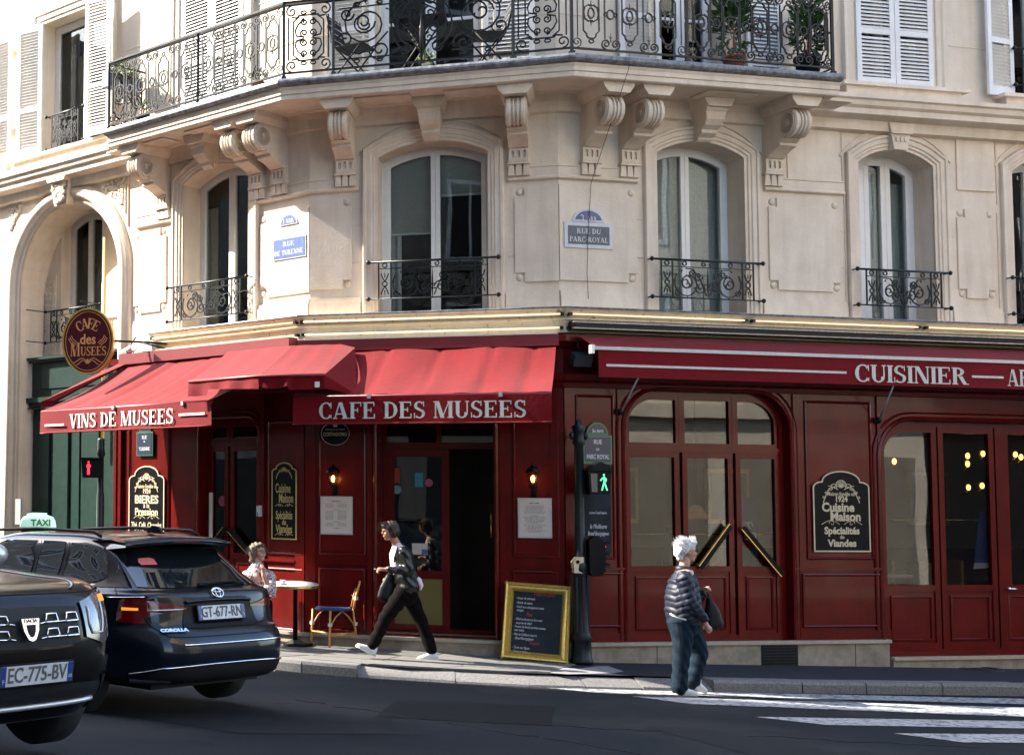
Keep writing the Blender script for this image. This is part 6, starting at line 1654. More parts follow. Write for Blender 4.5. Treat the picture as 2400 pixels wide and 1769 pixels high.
part('tabletop', MB().box(-.32, .32, -.22, .22, .69, .71), M['blackm'], t, W)
for s in (-1, 1):
    for q in (-1, 1): part('leg', MB().tube([(s*.25, q*.15, 0), (-s*.22, q*.15, .69)], .012, 5), M['blackm'], t, W)
def foliage(n, R3, c, sz, seed, mt, flat=False):
    r = random.Random(seed); mb = MB()
    for i in range(n):
        v = Vector((r.gauss(0, 1), r.gauss(0, 1), r.gauss(0, 1))).normalized()*(r.random()**.45); p = Vector(c)+Vector((v.x*R3[0], v.y*R3[1], v.z*R3[2]))
        d = (v+Vector((0, 0, .5))).normalized(); e = d.orthogonal().normalized(); e = Matrix.Rotation(r.uniform(0, 6.28), 3, d) @ e; L = sz*r.uniform(.6, 1.3); w = L*.22
        nn = d.cross(e).normalized()*w*.3
        mb.add([p, p+d*L*.45+e*w+nn, p+d*L, p+d*L*.45-e*w+nn], [(0, 1, 2), (0, 2, 3)])
    return mb
def pot_plant(W, label, r, h, fn, R3, sz, seed, leaf='leaf', pot='terra', ph=None):
    t = thing('potted_plant', label, 'plant', W)
    part('pot', MB().lathe([(r*.7, 0), (r, h*.85), (r*1.1, h*.85), (r*1.1, h), (r*.95, h), (r*.9, h*.9), (0, h*.9)], 16), M[pot], t, W)
    part('stem', MB().tube([(0, 0, h*.8), (0.01, 0, h+R3[2]*.9)], .012, 5), M['terra'], t, W)
    part('foliage', foliage(fn, R3, (0, 0, h+R3[2]*.95), sz, seed, None), M[leaf], t, W)
pot_plant(FW('r', hu('r', 1720, 150, .45), FLZ, .45), 'tall leafy shrub in a terracotta pot behind the right railing', .13, .24, 420, (.20, .18, .52), .13, 3)
pot_plant(FW('r', hu('r', 1893, 150, .45), FLZ, .45), 'dark shrub in a black pot at the right end of the balcony', .15, .3, 420, (.17, .17, .42), .11, 4, pot='blackm')
pot_plant(FW('m', hu('m', 1000, 148, .55), FLZ, .60), 'tiny plant in a white pot on the balcony floor under the table', .05, .09, 60, (.09, .07, .08), .06, 5, 'leafl', 'white')
pot_plant(FW('l', hu('l', 606, 190, .60), FLZ, .6), 'small red pot with a low plant near the left angle of the balcony', .08, .12, 60, (.07, .07, .07), .06, 6, 'leaf', 'terra')
pot_plant(FW('l', hu('l', 330, 240, .35), FLZ, .30), 'low plant in a dark pot behind the left part of the railing', .10, .25, 60, (.10, .10, .12), .06, 9, 'leafl', 'blackm')
Wp = FACE['l'].M @ T(u_l0-.02, -.35, ZR0+HB-.12); t = thing('planter_box', 'blue-grey planter box hooked on the left end of the balcony railing', 'planter', Wp)
part('box', MB().prismz([(-.16, -.33), (0, -.33), (0, .3), (-.16, .3)], -.16, .06), mat('planter_grey', (.10, .12, .15), .5), t, Wp); part('foliage', foliage(160, (.1, .28, .10), (-.08, 0, .12), .07, 12, None), M['leafl'], t, Wp)

# ================================================================ street furniture
def at(x, y, Y):
    q = ray(x, y); P = q*(Y/q.y); return Vector((P.x, P.y, P.z+CAMZ))
def zsf(X, Y): return zs(X)
# signal post on the corner
B = ground(1363, 1556, zsf); PY = B.y
def pz(y): return at(1363, y, PY).z
WP = T(B.x, B.y, B.z)
sp = thing('signal_post', 'dark fluted iron post with green man signal, right of the framed chalkboard', 'signal post', WP)
H = [pz(y)-B.z for y in (1556, 1545, 1500, 1490, 1345, 1335, 1322, 1312, 1305, 1045, 1038, 1030, 1012, 1000, 992, 985)]
part('column', MB().lathe([(.13, 0), (.13, H[1]), (.115, H[1]+.02), (.11, H[2]), (.125, H[2]+.02), (.10, H[3]+.03), (.082, H[4]), (.105, H[5]), (.10, H[6]), (.08, H[7]), (.058, H[8]), (.052, H[9]), (.075, H[10]), (.06, H[11]), (.06, H[12]), (.085, H[13]), (.03, H[14]), (.025, H[15]), (0, H[15]+.02)], 16), M['iron'], sp, WP)
for i in range(8):
    a = 2*PI*i/8; part('flute', MB().box(-.012, .012, -.012, .012, H[3]+.05, H[4]-.03), M['iron'], sp, WP @ T(.09*math.cos(a), .09*math.sin(a), 0))
for s in (-1, 1): part('lug', MB().ball((s*.08, 0, (H[11]+H[12])/2), .035, .03, .05, 8, 6), M['iron'], sp, WP)
def box_at(xl, xr, yt, yb, Y):
    a, b = at(xl, yb, Y), at(xr, yt, Y); return a, b
a, b = box_at(1376, 1430, 1103, 1158, PY-.08); c = (a+b)/2; w, h = b.x-a.x, b.z-a.z
Wq = T(c.x, c.y, c.z)
pg = part('pedestrian_signal', MB().prism([(-w/2*.86, -h/2), (-w/2, h/2), (w/2, h/2), (w/2*.8, -h/2)], -.05, .12), M['black'], sp, Wq)
part('hood', MB().prism([(-w/2-.01, h/2), (-w*.3, h/2+.06), (0, h/2+.10), (w*.35, h/2+.06), (w/2+.01, h/2)], -.10, .13), M['black'], pg, Wq)
part('dark_lens', MB().prism([(-w*.36, -h*.4), (-w*.40, h*.38), (-w*.12, h*.38), (-w*.12, -h*.4)], -.055, -.05), mat('lens_dull', (.10, .085, .075), .3), pg, Wq)
def man(par, W, hgt, m, walk=True):
    s = hgt; mb = MB(); t = s*.05
    mb.ball((0, 0, s*.43), s*.06, .003, s*.07, 8, 6)
    L = [[(0, .34), (.01, .05)], [(.0, .3), (.12, .2), (.10, .05)], [(.01, .32), (-.13, .2), (-.2, .1)] if walk else [(.01, .3), (-.11, .2), (-.1, .04)], [(.01, .05), (.09, -.2), (.17, -.45)] if walk else [(.04, .05), (.05, -.45)], [(.01, .05), (-.06, -.2), (-.13, -.45)] if walk else [(-.04, .05), (-.05, -.45)]]
    for l in L: mb.tube([(x*s, 0, z*s) for x, z in l], [t*.9]*len(l), 5)
    return part('lit_figure', mb, m, par, W)
man(pg, Wq @ T(w*.16, -.056, 0), h*.74, M['pedg'])
# repeater traffic light seen from the side
a, b = box_at(1378, 1414, 1262, 1345, PY-.06); c = (a+b)/2; w, h = b.x-a.x, b.z-a.z; Wq = T(c.x, c.y, c.z)
rl = part('repeater_light', MB().prism([(-w/2, -h/2+.02), (-w/2, h/2-.02), (-w*.2, h/2+.03), (w*.3, h/2), (w/2, h/2-.06), (w/2, -h/2+.04), (w*.2, -h/2-.02), (-w*.3, -h/2-.02)], -.07, .07), M['black'], sp, Wq)
for i, z in enumerate((h*.30, -.0, -h*.30)):
    part('visor', MB().add([(w*.4+.08*j, .06*math.cos(R(q)), z+.055*math.sin(R(q))-j*.01) for j in (0, 1) for q in range(0, 181, 20)], [(k, k+1, k+11, k+10) for k in range(9)], True), M['black'], rl, Wq)
    part('lens', MB().ball((w*.46, 0, z-.005), .03, .045, .045, 10, 6), M['redhot'] if i == 0 else M['silver'], rl, Wq)
a, b = box_at(1342, 1366, 1305, 1342, PY-.05); c = (a+b)/2; w, h = b.x-a.x, b.z-a.z; Wq = T(c.x, c.y, c.z)
cb_ = part('call_box', MB().prism([(-w*.42, -h/2), (-w/2, h*.2), (-w*.2, h/2), (w/2, h*.5), (w*.45, -h/2)], -.04, .06), M['creamp'], sp, Wq)
part('button', MB().box(-w*.25, w*.05, -.05, -.04, h*.1, h*.3), M['black'], cb_, Wq)
# left signal post half hidden by the taxi
Y2 = 18.7; B2 = at(233, 1400, Y2); B2.z = zs(B2.x); W2 = T(B2.x, B2.y, B2.z); t2 = lambda y: at(233, y, Y2).z-B2.z
lp = thing('signal_post', 'dark post with red man signal before the green door, behind the taxi', 'signal post', W2)
part('column', MB().lathe([(.10, 0), (.10, .5), (.055, .6), (.05, t2(1160)), (.04, t2(1150)), (.04, t2(1070)), (.06, t2(1066)), (.045, t2(1050)), (.05, t2(1040)), (.042, t2(1035)), (.05, t2(1030)), (.03, t2(1026))], 12), M['iron'], lp, W2)
a, b = box_at(190, 243, 1075, 1119, Y2-.1); c = (a+b)/2; w, h = b.x-a.x, b.z-a.z; Wq = T(c.x, c.y, c.z)
pg = part('pedestrian_signal', MB().prism([(-w*.44, -h/2), (-w/2, h/2), (w/2, h/2), (w/2, -h/2)], -.06, .1), M['black'], lp, Wq)
part('hood', MB().box(-w/2, w/2, -.12, .1, h/2, h/2+.012), M['black'], pg, Wq); man(pg, Wq @ T(-w*.17, -.066, 0), h*.75, M['pedr'], False)
# gilt framed chalkboard leaning by the doorway
mp = lambda x, y, d: FM.M @ Vector((hu('m', x, y, d), -d, hz('m', x, y, d)))
P0 = mp(1174, 1541, .46); P1 = mp(1331, 1556, .46); P3 = mp(1191, 1363, .22); P2 = mp(1340, 1375, .22)
P0.z = max(P0.z, zs(P0.x)+.01); ex = (P1-P0); w = ex.length; ex.normalize(); ez = (P3-P0); h = ez.length; ez = (ez-ex*ez.dot(ex)*.0).normalized(); ey = ez.cross(ex).normalized(); ez = ex.cross(ey)
# sheared slightly clockwise as it leans
Wc = Matrix(((ex.x, ey.x, ez.x, P0.x), (ex.y, ey.y, ez.y, P0.y), (ex.z, ey.z, ez.z, P0.z), (0, 0, 0, 1)))
fb = thing('framed_chalkboard', 'chalkboard menu in an ornate gilt frame leaning against the plinth by the doorway', 'chalkboard', Wc)
rc = [(0, 0), (0, h), (w, h), (w, 0)]
part('board', MB().box(.09, w-.09, .012, .022, .09, h-.09), M['chalk'], fb, Wc)
part('frame', MB().sweep(rc, [(0, .05), (0, -.015), (-.012, -.035), (-.03, -.03), (-.04, -.012), (-.06, -.018), (-.075, -.03), (-.09, -.006), (-.10, .012), (-.10, .05)], closed=True, cap=False), M['gold'], fb, Wc)
mb = MB()
for i in range(34):
    t = i/33
    for p in ((t*w, h), (t*w, 0)): mb.ball((p[0], -.022, p[1]-(.012 if p[1] else -.012)), .010, .010, .008, 6, 4)
for i in range(42):
    t = i/41
    for p in (0, w): mb.ball((p+(.012 if p == 0 else -.012), -.022, t*h), .008, .010, .010, 6, 4)
part('beading', mb, M['gold'], fb, Wc, kind='stuff')
rr = random.Random(5)
lines = [('Plats du jour', .10, .43, .06, 'chalkr'), ('- Soupe de poireaux', .175, .16, .034, 0), ('- Salade de saison', .235, .16, .034, 0), ('- Oeufs aux champignons sauce', .29, .16, .032, 0), ('vinaigre', .335, .18, .032, 0), ('Plats', .385, .33, .045, 'chalkr'), ('- Poitrine de porc au four avec', .45, .16, .032, 0), ('  sa purée de céleri', .50, .16, .032, 0), ('- Tartare de Boeuf, pommes sautées', .55, .14, .032, 0), ('avec salade', .595, .16, .032, 0), ('- Filet de Cabillaud, beurre', .65, .14, .032, 0), ('- Boeuf Bourguignon', .70, .16, .034, 0), ('Desserts', .75, .4, .04, 'chalkr'), ('- Tarte aux figues', .82, .14, .036, 0), ('- Tarte au citron', .87, .14, .034, 0), ('pavlova', .92, .17, .034, 0)]
for s, fz, fx, sz, mm in lines:
    text(fb, Wc @ T(fx*w+.01, .0105, h*(1-fz)-.02), s, sz*1.25, M[mm or 'chalkw'], .62, .0, 'LEFT', .25, 'handwriting')
# round cafe table
tz = zs(2.3)+.74
C_ = ground(692, 1370, lambda X, Y: tz); Wt = T(C_.x, C_.y, zs(C_.x)+.012); rad = (at(750, 1370, C_.y)-at(636, 1370, C_.y)).x/2
Wtt = Wt
tb = thing('cafe_table', 'round white-topped cafe table with a brass rim on a black pedestal', 'table', Wt)
Wtop = Wt @ T(0, 0, .735) @ RX(R(3.6)) @ T(0, 0, -.735)
part('tabletop', MB().lathe([(0, .741), (rad-.008, .741), (rad-.008, .71), (0, .71)], 32), M['platew'], tb, Wtop); part('brass_rim', MB().lathe([(rad-.008, .739), (rad, .737), (rad, .708), (rad-.012, .706)], 32), M['brass'], tb, Wtop)
part('pedestal', MB().lathe([(.03, .04), (.028, .7), (.08, .705)], 12), M['black'], tb, Wt); part('base', MB().lathe([(.22, 0), (.22, .015), (.12, .03), (.05, .06), (0, .06)], 20), M['black'], tb, Wt)
# rattan bistro chair
def bistro(W, label):
    """faces +x"""
    t = thing('bistro_chair', label, 'chair', W, 'rattan chairs at the round table')
    def leg(p): part('leg', MB().tube(p, .014, 7), M['rattan'], t, W)
    leg([(.20, .18, 0), (.18, .17, .44)]); leg([(.20, -.18, 0), (.18, -.17, .44)]); leg([(-.24, .17, 0), (-.17, .17, .45)]); leg([(-.24, -.17, 0), (-.17, -.17, .45)])
    seat = [(.21*math.cos(a)*(1 if math.cos(a) > 0 else .92), .215*math.sin(a)) for a in [2*PI*i/24 for i in range(24)]]
    part('seat', MB().prismz(seat, .44, .462), M['weave'], t, W)
    part('seat_rim', MB().tube([(x, y, .45) for x, y in seat], .017, 6, closed=True), M['rattan'] if False else M['weave'], t, W)
    bp = [(-.17, -.18, .45), (-.21, -.185, .62), (-.28, -.17, .78), (-.34, -.11, .88), (-.365, 0, .905), (-.34, .11, .88), (-.28, .17, .78), (-.21, .185, .62), (-.17, .18, .45)]
    part('back_hoop', MB().tube(bp, .015, 7), M['rattan'], t, W)
    part('inner_hoop', MB().tube([(-.175, -.13, .47), (-.215, -.135, .62), (-.28, -.12, .76), (-.335, 0, .85), (-.28, .12, .76), (-.215, .135, .62), (-.175, .13, .47)], .010, 6), M['rattan'], t, W)
    bw = MB()
    rows = [(.60, .13, -.212), (.68, .13, -.245), (.76, .115, -.285), (.82, .08, -.318), (.85, .03, -.335)]
    for (z0, w0, x0), (z1, w1, x1) in zip(rows[:-1], rows[1:]): bw.add([(x0, -w0, z0), (x0, w0, z0), (x1, w1, z1), (x1, -w1, z1)], [(0, 1, 2, 3), (3, 2, 1, 0)][:1])
    part('woven_back', bw, M['weave'], t, W)
    wv = MB()
    for q in range(7):
        z = .615+q*.034; x = -.214-.45*(z-.6)*.9; w_ = .125-.4*max(0, z-.74); wv.tube([(x+.010, -w_+.02, z), (x+.010, w_-.02, z)], .003, 4)
    part('white_strand', wv, M['lett'], t, W)
    br = MB()
    for z, e in ((.16, .015), (.14, .01)):
        br.tube([(.197, .178, z), (-.22, .17, z)], .009, 6); br.tube([(.197, -.178, z), (-.22, -.17, z)], .009, 6)
    br.tube([(.197, -.178, .17), (.197, .178, .17)], .009, 6); br.tube([(-.22, -.17, .17), (-.22, .17, .17)], .009, 6)
    for s in (-1, 1): br.tube([(.19, s*.175, .24), (.10, s*.17, .36), (0, s*.17, .43), (-.10, s*.17, .36), (-.20, s*.17, .24)], .009, 6)
    part('bracing', br, M['rattan'], t, W)
    for x, y, z in ((.19, .176, .27), (.19, -.176, .27), (-.205, .17, .27), (-.205, -.17, .27)): part('binding', MB().box(x-.019, x+.019, y-.019, y+.019, z-.02, z+.02), M['lett'], t, W)
    for s in (-1, 1): part('binding', MB().box(-.225, -.185, s*.185-.018, s*.185+.018, .56, .60), M['lett'], t, W)
    return t
G = ground(781, 1514, zsf)
bistro(T(G.x, G.y, zs(G.x)+.012) @ RZ(PI+R(30)), 'rattan bistro chair with blue and white woven back facing the round table')
SWP = Vector(((607-260)/3339*17.35, 17.35, 0)); SWP.z = zs(SWP.x)
bistro(T(SWP.x-.07, SWP.y+.02, SWP.z+.012) @ RZ(R(2)), 'rattan chair under the seated woman, hidden by the taxi')

# ================================================================ cars
class Car:
    def __init__(s, tab, W, paint, sub=4):
        s.tab = tab; s.W = W; s.paint = paint; s.zz = [r[0] for r in tab]; s.sub = sub
    def row(s, z):
        t = s.tab; z = max(t[0][0], min(t[-1][0], z))
        for i in range(len(t)-1):
            if z <= t[i+1][0]: break
        u = (z-t[i][0])/(t[i+1][0]-t[i][0]); o = []
        for c in range(1, 5):
            p0, p1, p2, p3 = t[max(i-1, 0)][c], t[i][c], t[i+1][c], t[min(i+2, len(t)-1)][c]
            z0, z1, z2, z3 = t[max(i-1, 0)][0], t[i][0], t[i+1][0], t[min(i+2, len(t)-1)][0]
            m1 = (p2-p0)/(z2-z0)*(z2-z1); m2 = (p3-p1)/(z3-z1)*(z2-z1)
            d = p2-p1
            if abs(d) < 1e-6: m1 = m2 = 0
            else:
                m1 = max(-abs(d)*2.5, min(abs(d)*2.5, m1)); m2 = max(-abs(d)*2.5, min(abs(d)*2.5, m2))
                if m1*d < 0: m1 = 0
                if m2*d < 0: m2 = 0
            u2, u3 = u*u, u*u*u; o.append((2*u3-3*u2+1)*p1+(u3-2*u2+u)*m1+(-2*u3+3*u2)*p2+(u3-u2)*m2)
        return o
    def pt(s, ph, z):
        xr, xf, w, n = s.row(z); xm, L = (xr+xf)/2, (xf-xr)/2; c, q = math.cos(ph), math.sin(ph)
        return Vector((xm+L*math.copysign(abs(c)**(2/n), c), w*math.copysign(abs(q)**(2/n), q), z))
    def nrm(s, ph, z):
        a = s.pt(ph+.01, z)-s.pt(ph-.01, z); b = s.pt(ph, z+.006)-s.pt(ph, z-.006)
        n = a.cross(b)
        return n.normalized() if n.length > 1e-9 else Vector((0, 0, 1))
    def phi(s, sp):
        """('r'|'f', y, z) on the rear / front, ('s', x, z) left side, ('d', x, z) right side"""
        k, v, z = sp; xr, xf, w, n = s.row(z); xm, L = (xr+xf)/2, (xf-xr)/2
        if k in 'rf':
            q = min(1, abs(v)/w)**(n/2); a = math.asin(q)
            if k == 'f': ph = a if v >= 0 else -a
            else: ph = PI-a if v >= 0 else PI+a
        else:
            c = max(-1, min(1, (v-xm)/L)); c = math.copysign(abs(c)**(n/2), c); ph = math.acos(c)
            if k == 'd': ph = 2*PI-ph
        return ph
    def patch(s, top, bot, off=.005, n=5, rows=5):
        P = [(s.phi(t), t[2], s.phi(b), b[2]) for t, b in zip(top, bot)]; cols = []
        for a, b in zip(P[:-1], P[1:]):
            a = list(a); b = list(b)
            for j in (0, 2):
                while b[j]-a[j] > PI: b[j] -= 2*PI
                while b[j]-a[j] < -PI: b[j] += 2*PI
            for i in range(n): u = i/n; cols.append([x+(y-x)*u for x, y in zip(a, b)])
        cols.append(b); vs = []
        for pa, za, pb, zb in cols:
            if pb-pa > PI: pb -= 2*PI
            if pa-pb > PI: pb += 2*PI
            for r in range(rows+1): u = r/rows; ph, z = pa+(pb-pa)*u, za+(zb-za)*u; vs.append(s.pt(ph, z)+s.nrm(ph, z)*off)
        R_ = rows+1
        mb = MB(); fs = [(i*R_+r, i*R_+r+1, (i+1)*R_+r+1, (i+1)*R_+r) for i in range(len(cols)-1) for r in range(rows)]
        # orient outwards
        a, b, c, d = (Vector(vs[k]) for k in fs[len(fs)//2]); nn = (b-a).cross(d-a); ph, z = cols[len(cols)//2][0], cols[len(cols)//2][1]
        if nn.dot(s.nrm(ph, z)) < 0: fs = [f[::-1] for f in fs]
        return mb.add(vs, fs, True)
    def line(s, pts, r=.004, off=.002, n=6):
        P = [(s.phi(p), p[2]) for p in pts]; o = []
        for (a, za), (b, zb) in zip(P[:-1], P[1:]):
            while b-a > PI: b -= 2*PI
            while b-a < -PI: b += 2*PI
            for i in range(n): u = i/n; ph, z = a+(b-a)*u, za+(zb-za)*u; o.append(s.pt(ph, z)+s.nrm(ph, z)*off)
        ph, z = P[-1]; o.append(s.pt(ph, z)+s.nrm(ph, z)*off)
        return MB().tube(o, r, 6)
    def body(s, par, nphi=96):
        zs_ = []
        for a, b in zip(s.zz[:-1], s.zz[1:]):
            for i in range(s.sub): zs_.append(a+(b-a)*i/s.sub)
        zs_.append(s.zz[-1]); rings = []
        for z in zs_:
            ring_ = []
            for i in range(nphi):
                a = 2*PI*i/nphi; a = a - .24*math.sin(4*a)/1.0*.9   # denser at the corners
                ring_.append(s.pt(a, z))
            rings.append(ring_)
        return part('body', MB().loft(rings), s.paint, par, s.W)
    def frame_at(s, sp, off):
        """matrix with x along the surface to the viewer's right, y into the surface, z up"""
        ph = s.phi(sp); p = s.pt(ph, sp[2]); n = s.nrm(ph, sp[2]); up = Vector((0, 0, 1)); x = n.cross(up)*-1; x.normalize(); z = x.cross(-n); z.normalize(); p = p+n*off
        y = -n
        return s.W @ Matrix(((x.x, y.x, z.x, p.x), (x.y, y.y, z.y, p.y), (x.z, y.z, z.z, p.z), (0, 0, 0, 1)))
def wheel(par, W, x, y, r=.325, side=1, wd=.21):
    Wc = W @ T(x, y, r) @ RX(-side*PI/2)
    ty = part('wheel', MB().lathe([(r*.62, -wd/2), (r*.93, -wd/2), (r, -wd/2+.03), (r, wd/2-.03), (r*.93, wd/2), (r*.64, wd/2-.01)], 32), M['tyre'], par, Wc)
    mb = MB().lathe([(r*.64, -wd*.2), (r*.64, wd/2-.01), (r*.60, wd/2-.012), (r*.58, wd*.2), (r*.2, wd*.3), (0, wd*.32)], 28)
    for i in range(5): mb.box(r*.1, r*.6, -.025, .025, wd*.3, wd*.43, RZ(2*PI*i/5))
    part('rim', mb, M['silver'], ty, Wc)
def numplate(par, W, s, code, xs=1):
    p = part('number_plate', MB().box(-.26, .26, -.008, .0, -.055, .055), M['platew'], par, W)
    for e in (-.241, .241): part('country_band', MB().box(e-.019, e+.019, -.010, -.008, -.055, .055), M['blue'], p, W)
    text(p, W @ T(0, -.0105, 0), s, .118, M['ink'], .80, .0015)
    text(p, W @ T(-.241, -.0115, -.028), 'F', .035, M['platew'], .9); text(p, W @ T(.241, -.0115, -.025), code, .028, M['platew'], .9)
    part('plate_surround', MB().box(-.27, .27, -.004, .01, -.064, .064), M['plastic'], p, W)
    return p
M['cglass'] = mat('tinted_glass', (.006, .008, .009), .03, spec=.9, coat=.5)
# ---- taxi estate, seen from its rear left
hd = R(130.7); fw = Vector((math.cos(hd), math.sin(hd))); O = Vector((.985, 11.42)); g0 = zroad(O.x, O.y)
pitch_ = math.atan2(zroad(O.x+fw.x*3, O.y+fw.y*3)-g0, 3)
Wc = T(O.x, O.y, g0) @ RZ(hd) @ RY(-pitch_)
TX = [(.29, .10, 4.45, .80, 5), (.32, .05, 4.56, .865, 5.2), (.39, .015, 4.62, .885, 5.4), (.52, .0, 4.65, .895, 5.6), (.62, .015, 4.64, .90, 5.6), (.70, .07, 4.62, .90, 5.6), (.74, .12, 4.58, .898, 5.8), (.84, .15, 4.45, .895, 5.8), (.93, .16, 4.15, .885, 5.8), (.985, .18, 3.75, .862, 6), (1.015, .25, 3.4, .80, 6), (1.09, .37, 3.2, .745, 6), (1.20, .52, 2.98, .70, 6), (1.30, .66, 2.75, .665, 6), (1.37, .76, 2.55, .63, 5.5), (1.42, .86, 2.35, .58, 5), (1.445, 1.0, 2.15, .50, 4.5), (1.455, 1.25, 1.9, .30, 4)]
car = Car(TX, Wc, M['car1'])
tx = thing('taxi_car', 'dark blue-black estate taxi with a green-lit roof sign, seen from its rear left corner', 'car', Wc)
bd = car.body(tx)
part('rear_window', car.patch([('r', .56, 1.345), ('r', 0, 1.36), ('r', -.56, 1.345)], [('r', .66, 1.035), ('r', 0, 1.02), ('r', -.66, 1.035)], .006), M['cglass'], tx, Wc)
part('side_window', car.patch([('s', 2.35, 1.365), ('s', 1.70, 1.375)], [('s', 2.95, 1.03), ('s', 1.66, 1.03)], .006), M['cglass'], tx, Wc, 'front of the three side panes')
part('side_window', car.patch([('s', 1.62, 1.375), ('s', 1.32, 1.37)], [('s', 1.58, 1.03), ('s', 1.30, 1.03)], .006), M['cglass'], tx, Wc)
part('side_window', car.patch([('s', 1.24, 1.365), ('s', .90, 1.33), ('s', .80, 1.28)], [('s', 1.22, 1.04), ('s', .85, 1.05), ('s', .70, 1.10)], .006), M['cglass'], tx, Wc)
part('pillar_trim', car.patch([('s', .86, 1.335), ('s', .70, 1.25), ('r', .62, 1.20)], [('s', .66, 1.045), ('s', .42, 1.03), ('r', .78, 1.025)], .005), M['black'], tx, Wc)
part('belt_trim', car.line([('s', 3.0, 1.02), ('s', 1.6, 1.018), ('s', .75, 1.02)], .007, .004, 10), M['plastic'], tx, Wc)
for a in ([('s', 1.28, 1.37), ('s', 1.25, 1.02), ('s', 1.32, .8), ('s', 1.30, .35)], [('s', 1.66, 1.375), ('s', 1.62, 1.02)]): part('door_seam', car.line(a, .004, .0, 6), M['plastic'], tx, Wc)
part('fuel_flap', car.line([('s', .95+.09*math.cos(q), .88+.08*math.sin(q)) for q in [2*PI*i/16 for i in range(17)]], .003, .0, 2), M['plastic'], tx, Wc)
part('tailgate_seam', car.line([('r', .58, 1.36), ('r', .70, 1.15), ('r', .80, .99), ('r', .72, .86), ('r', .68, .74), ('r', .60, .665), ('r', 0, .655), ('r', -.60, .665), ('r', -.70, .8), ('r', -.80, .99), ('r', -.58, 1.36)], .005, .0, 6), M['plastic'], tx, Wc)
# lamps
lo = part('tail_lamp', car.patch([('s', .45, .945), ('s', .22, .955), ('r', .80, .95), ('r', .70, .94)], [('s', .42, .92), ('s', .18, .84), ('r', .82, .77), ('r', .71, .76)], .012, 4), M['redl'], tx, Wc)
part('indicator', car.patch([('r', .80, .885), ('r', .735, .882)], [('r', .80, .862), ('r', .735, .862)], .016, 4), M['amber'], lo, Wc)
li = part('tail_lamp', car.patch([('r', .69, .94), ('r', .50, .91), ('r', .36, .875)], [('r', .69, .855), ('r', .50, .855), ('r', .36, .862)], .012, 4), M['redl'], tx, Wc)
part('reflector_line', car.line([('r', .68, .862), ('r', .40, .864)], .006, .016), M['silver'], li, Wc)
ro = part('tail_lamp', car.patch([('r', -.36, .875), ('r', -.55, .915), ('r', -.72, .94), ('r', -.86, .95)], [('r', -.36, .862), ('r', -.55, .855), ('r', -.72, .85), ('r', -.86, .84)], .012, 4), M['redl'], tx, Wc)
part('lamp_bar', car.line([('r', .70, .965), ('s', .55, .955)], .006, .006), M['chrome'], tx, Wc)
# roof spoiler, fin, rails, roof sign
sp_ = MB(); n = 14
top = []; 
for i in range(n+1):
    y = -.60+1.2*i/n; e = 1-(abs(y)/.66)**4
    x0 = .52+.12*(1-e); top.append((x0, y))
vs = []
for x, y in top: zc = 1.40-.03*(abs(y)/.6)**2; vs += [(x, y, zc-.03), (x-.005, y, zc-.0), (x+.18, y, zc+.028), (x+.42, y, zc+.02), (x+.34, y, zc-.06)]
sp_.add(vs, [(i*5+q, i*5+(q+1) % 5, (i+1)*5+(q+1) % 5, (i+1)*5+q) for i in range(n) for q in range(5)]+[(0, 1, 2, 3, 4), tuple(n*5+q for q in (4, 3, 2, 1, 0))], True)
so_ = part('roof_spoiler', sp_, M['car1'], tx, Wc); part('brake_light', MB().box(.512, .518, -.16, .16, 1.375, 1.388), M['redl'], so_, Wc)
part('aerial_fin', MB().prism([(1.0, 1.45), (.80, 1.44), (.86, 1.50), (.93, 1.51)], -.015, .015, RZ(0)), M['car1'], tx, Wc)
for s in (-1, 1): part('roof_rail', MB().tube([(.95, s*.56, 1.42), (1.05, s*.56, 1.46), (1.8, s*.56, 1.475), (2.5, s*.54, 1.455), (2.6, s*.54, 1.40)], .014, 6), M['plastic'], tx, Wc)
Wr = Wc @ T(2.52, 0, 1.455) @ RZ(-hd) @ RY(0)
rs_ = part('roof_sign', MB().loft([[Vector((x*k, y*k, z)) for x, y in [(.17*math.cos(a), .075*math.sin(a)) for a in [2*PI*i/24 for i in range(24)]]] for k, z in ((1, .01), (1.0, .03), (.95, .08), (.82, .115), (.45, .135), (.05, .14))]), mat('roof_sign_shell', (.75, .78, .77), .3, emit=(.5, 1, .6), estr=.06), tx, Wr)
part('sign_base', MB().box(-.155, .155, -.07, .07, -.03, .012), M['plastic'], rs_, Wr)
part('green_light', MB().tube([(-.10, 0, .128), (-.05, 0, .139), (.08, 0, .137)], .012, 6), mat('green_roof_light', (.1, .8, .2), .4, emit=(.1, 1, .25), estr=1.6), rs_, Wr)
text(rs_, Wr @ T(.03, -.079, .058), 'TAXI', .082, mat('sign_green', (.02, .28, .06), .5), 1.0, .003)
part('wiper', MB().tube([car.pt(car.phi(('r', y, z)), z)+Vector((-.02, 0, .01)) for y, z in ((.12, 1.03), (0, 1.045), (-.3, 1.05), (-.42, 1.035))], [.02, .018, .010, .006], 6), M['plastic'], tx, Wc)
p = car.frame_at(('r', .42, 1.215), .012); part('window_sticker', MB().prism([(-.075, -.04), (-.085, .0), (-.06, .045), (.05, .05), (.085, .03), (.08, -.04)], -.002, .0), mat('sticker_red', (.55, .12, .10), .5), tx, p)
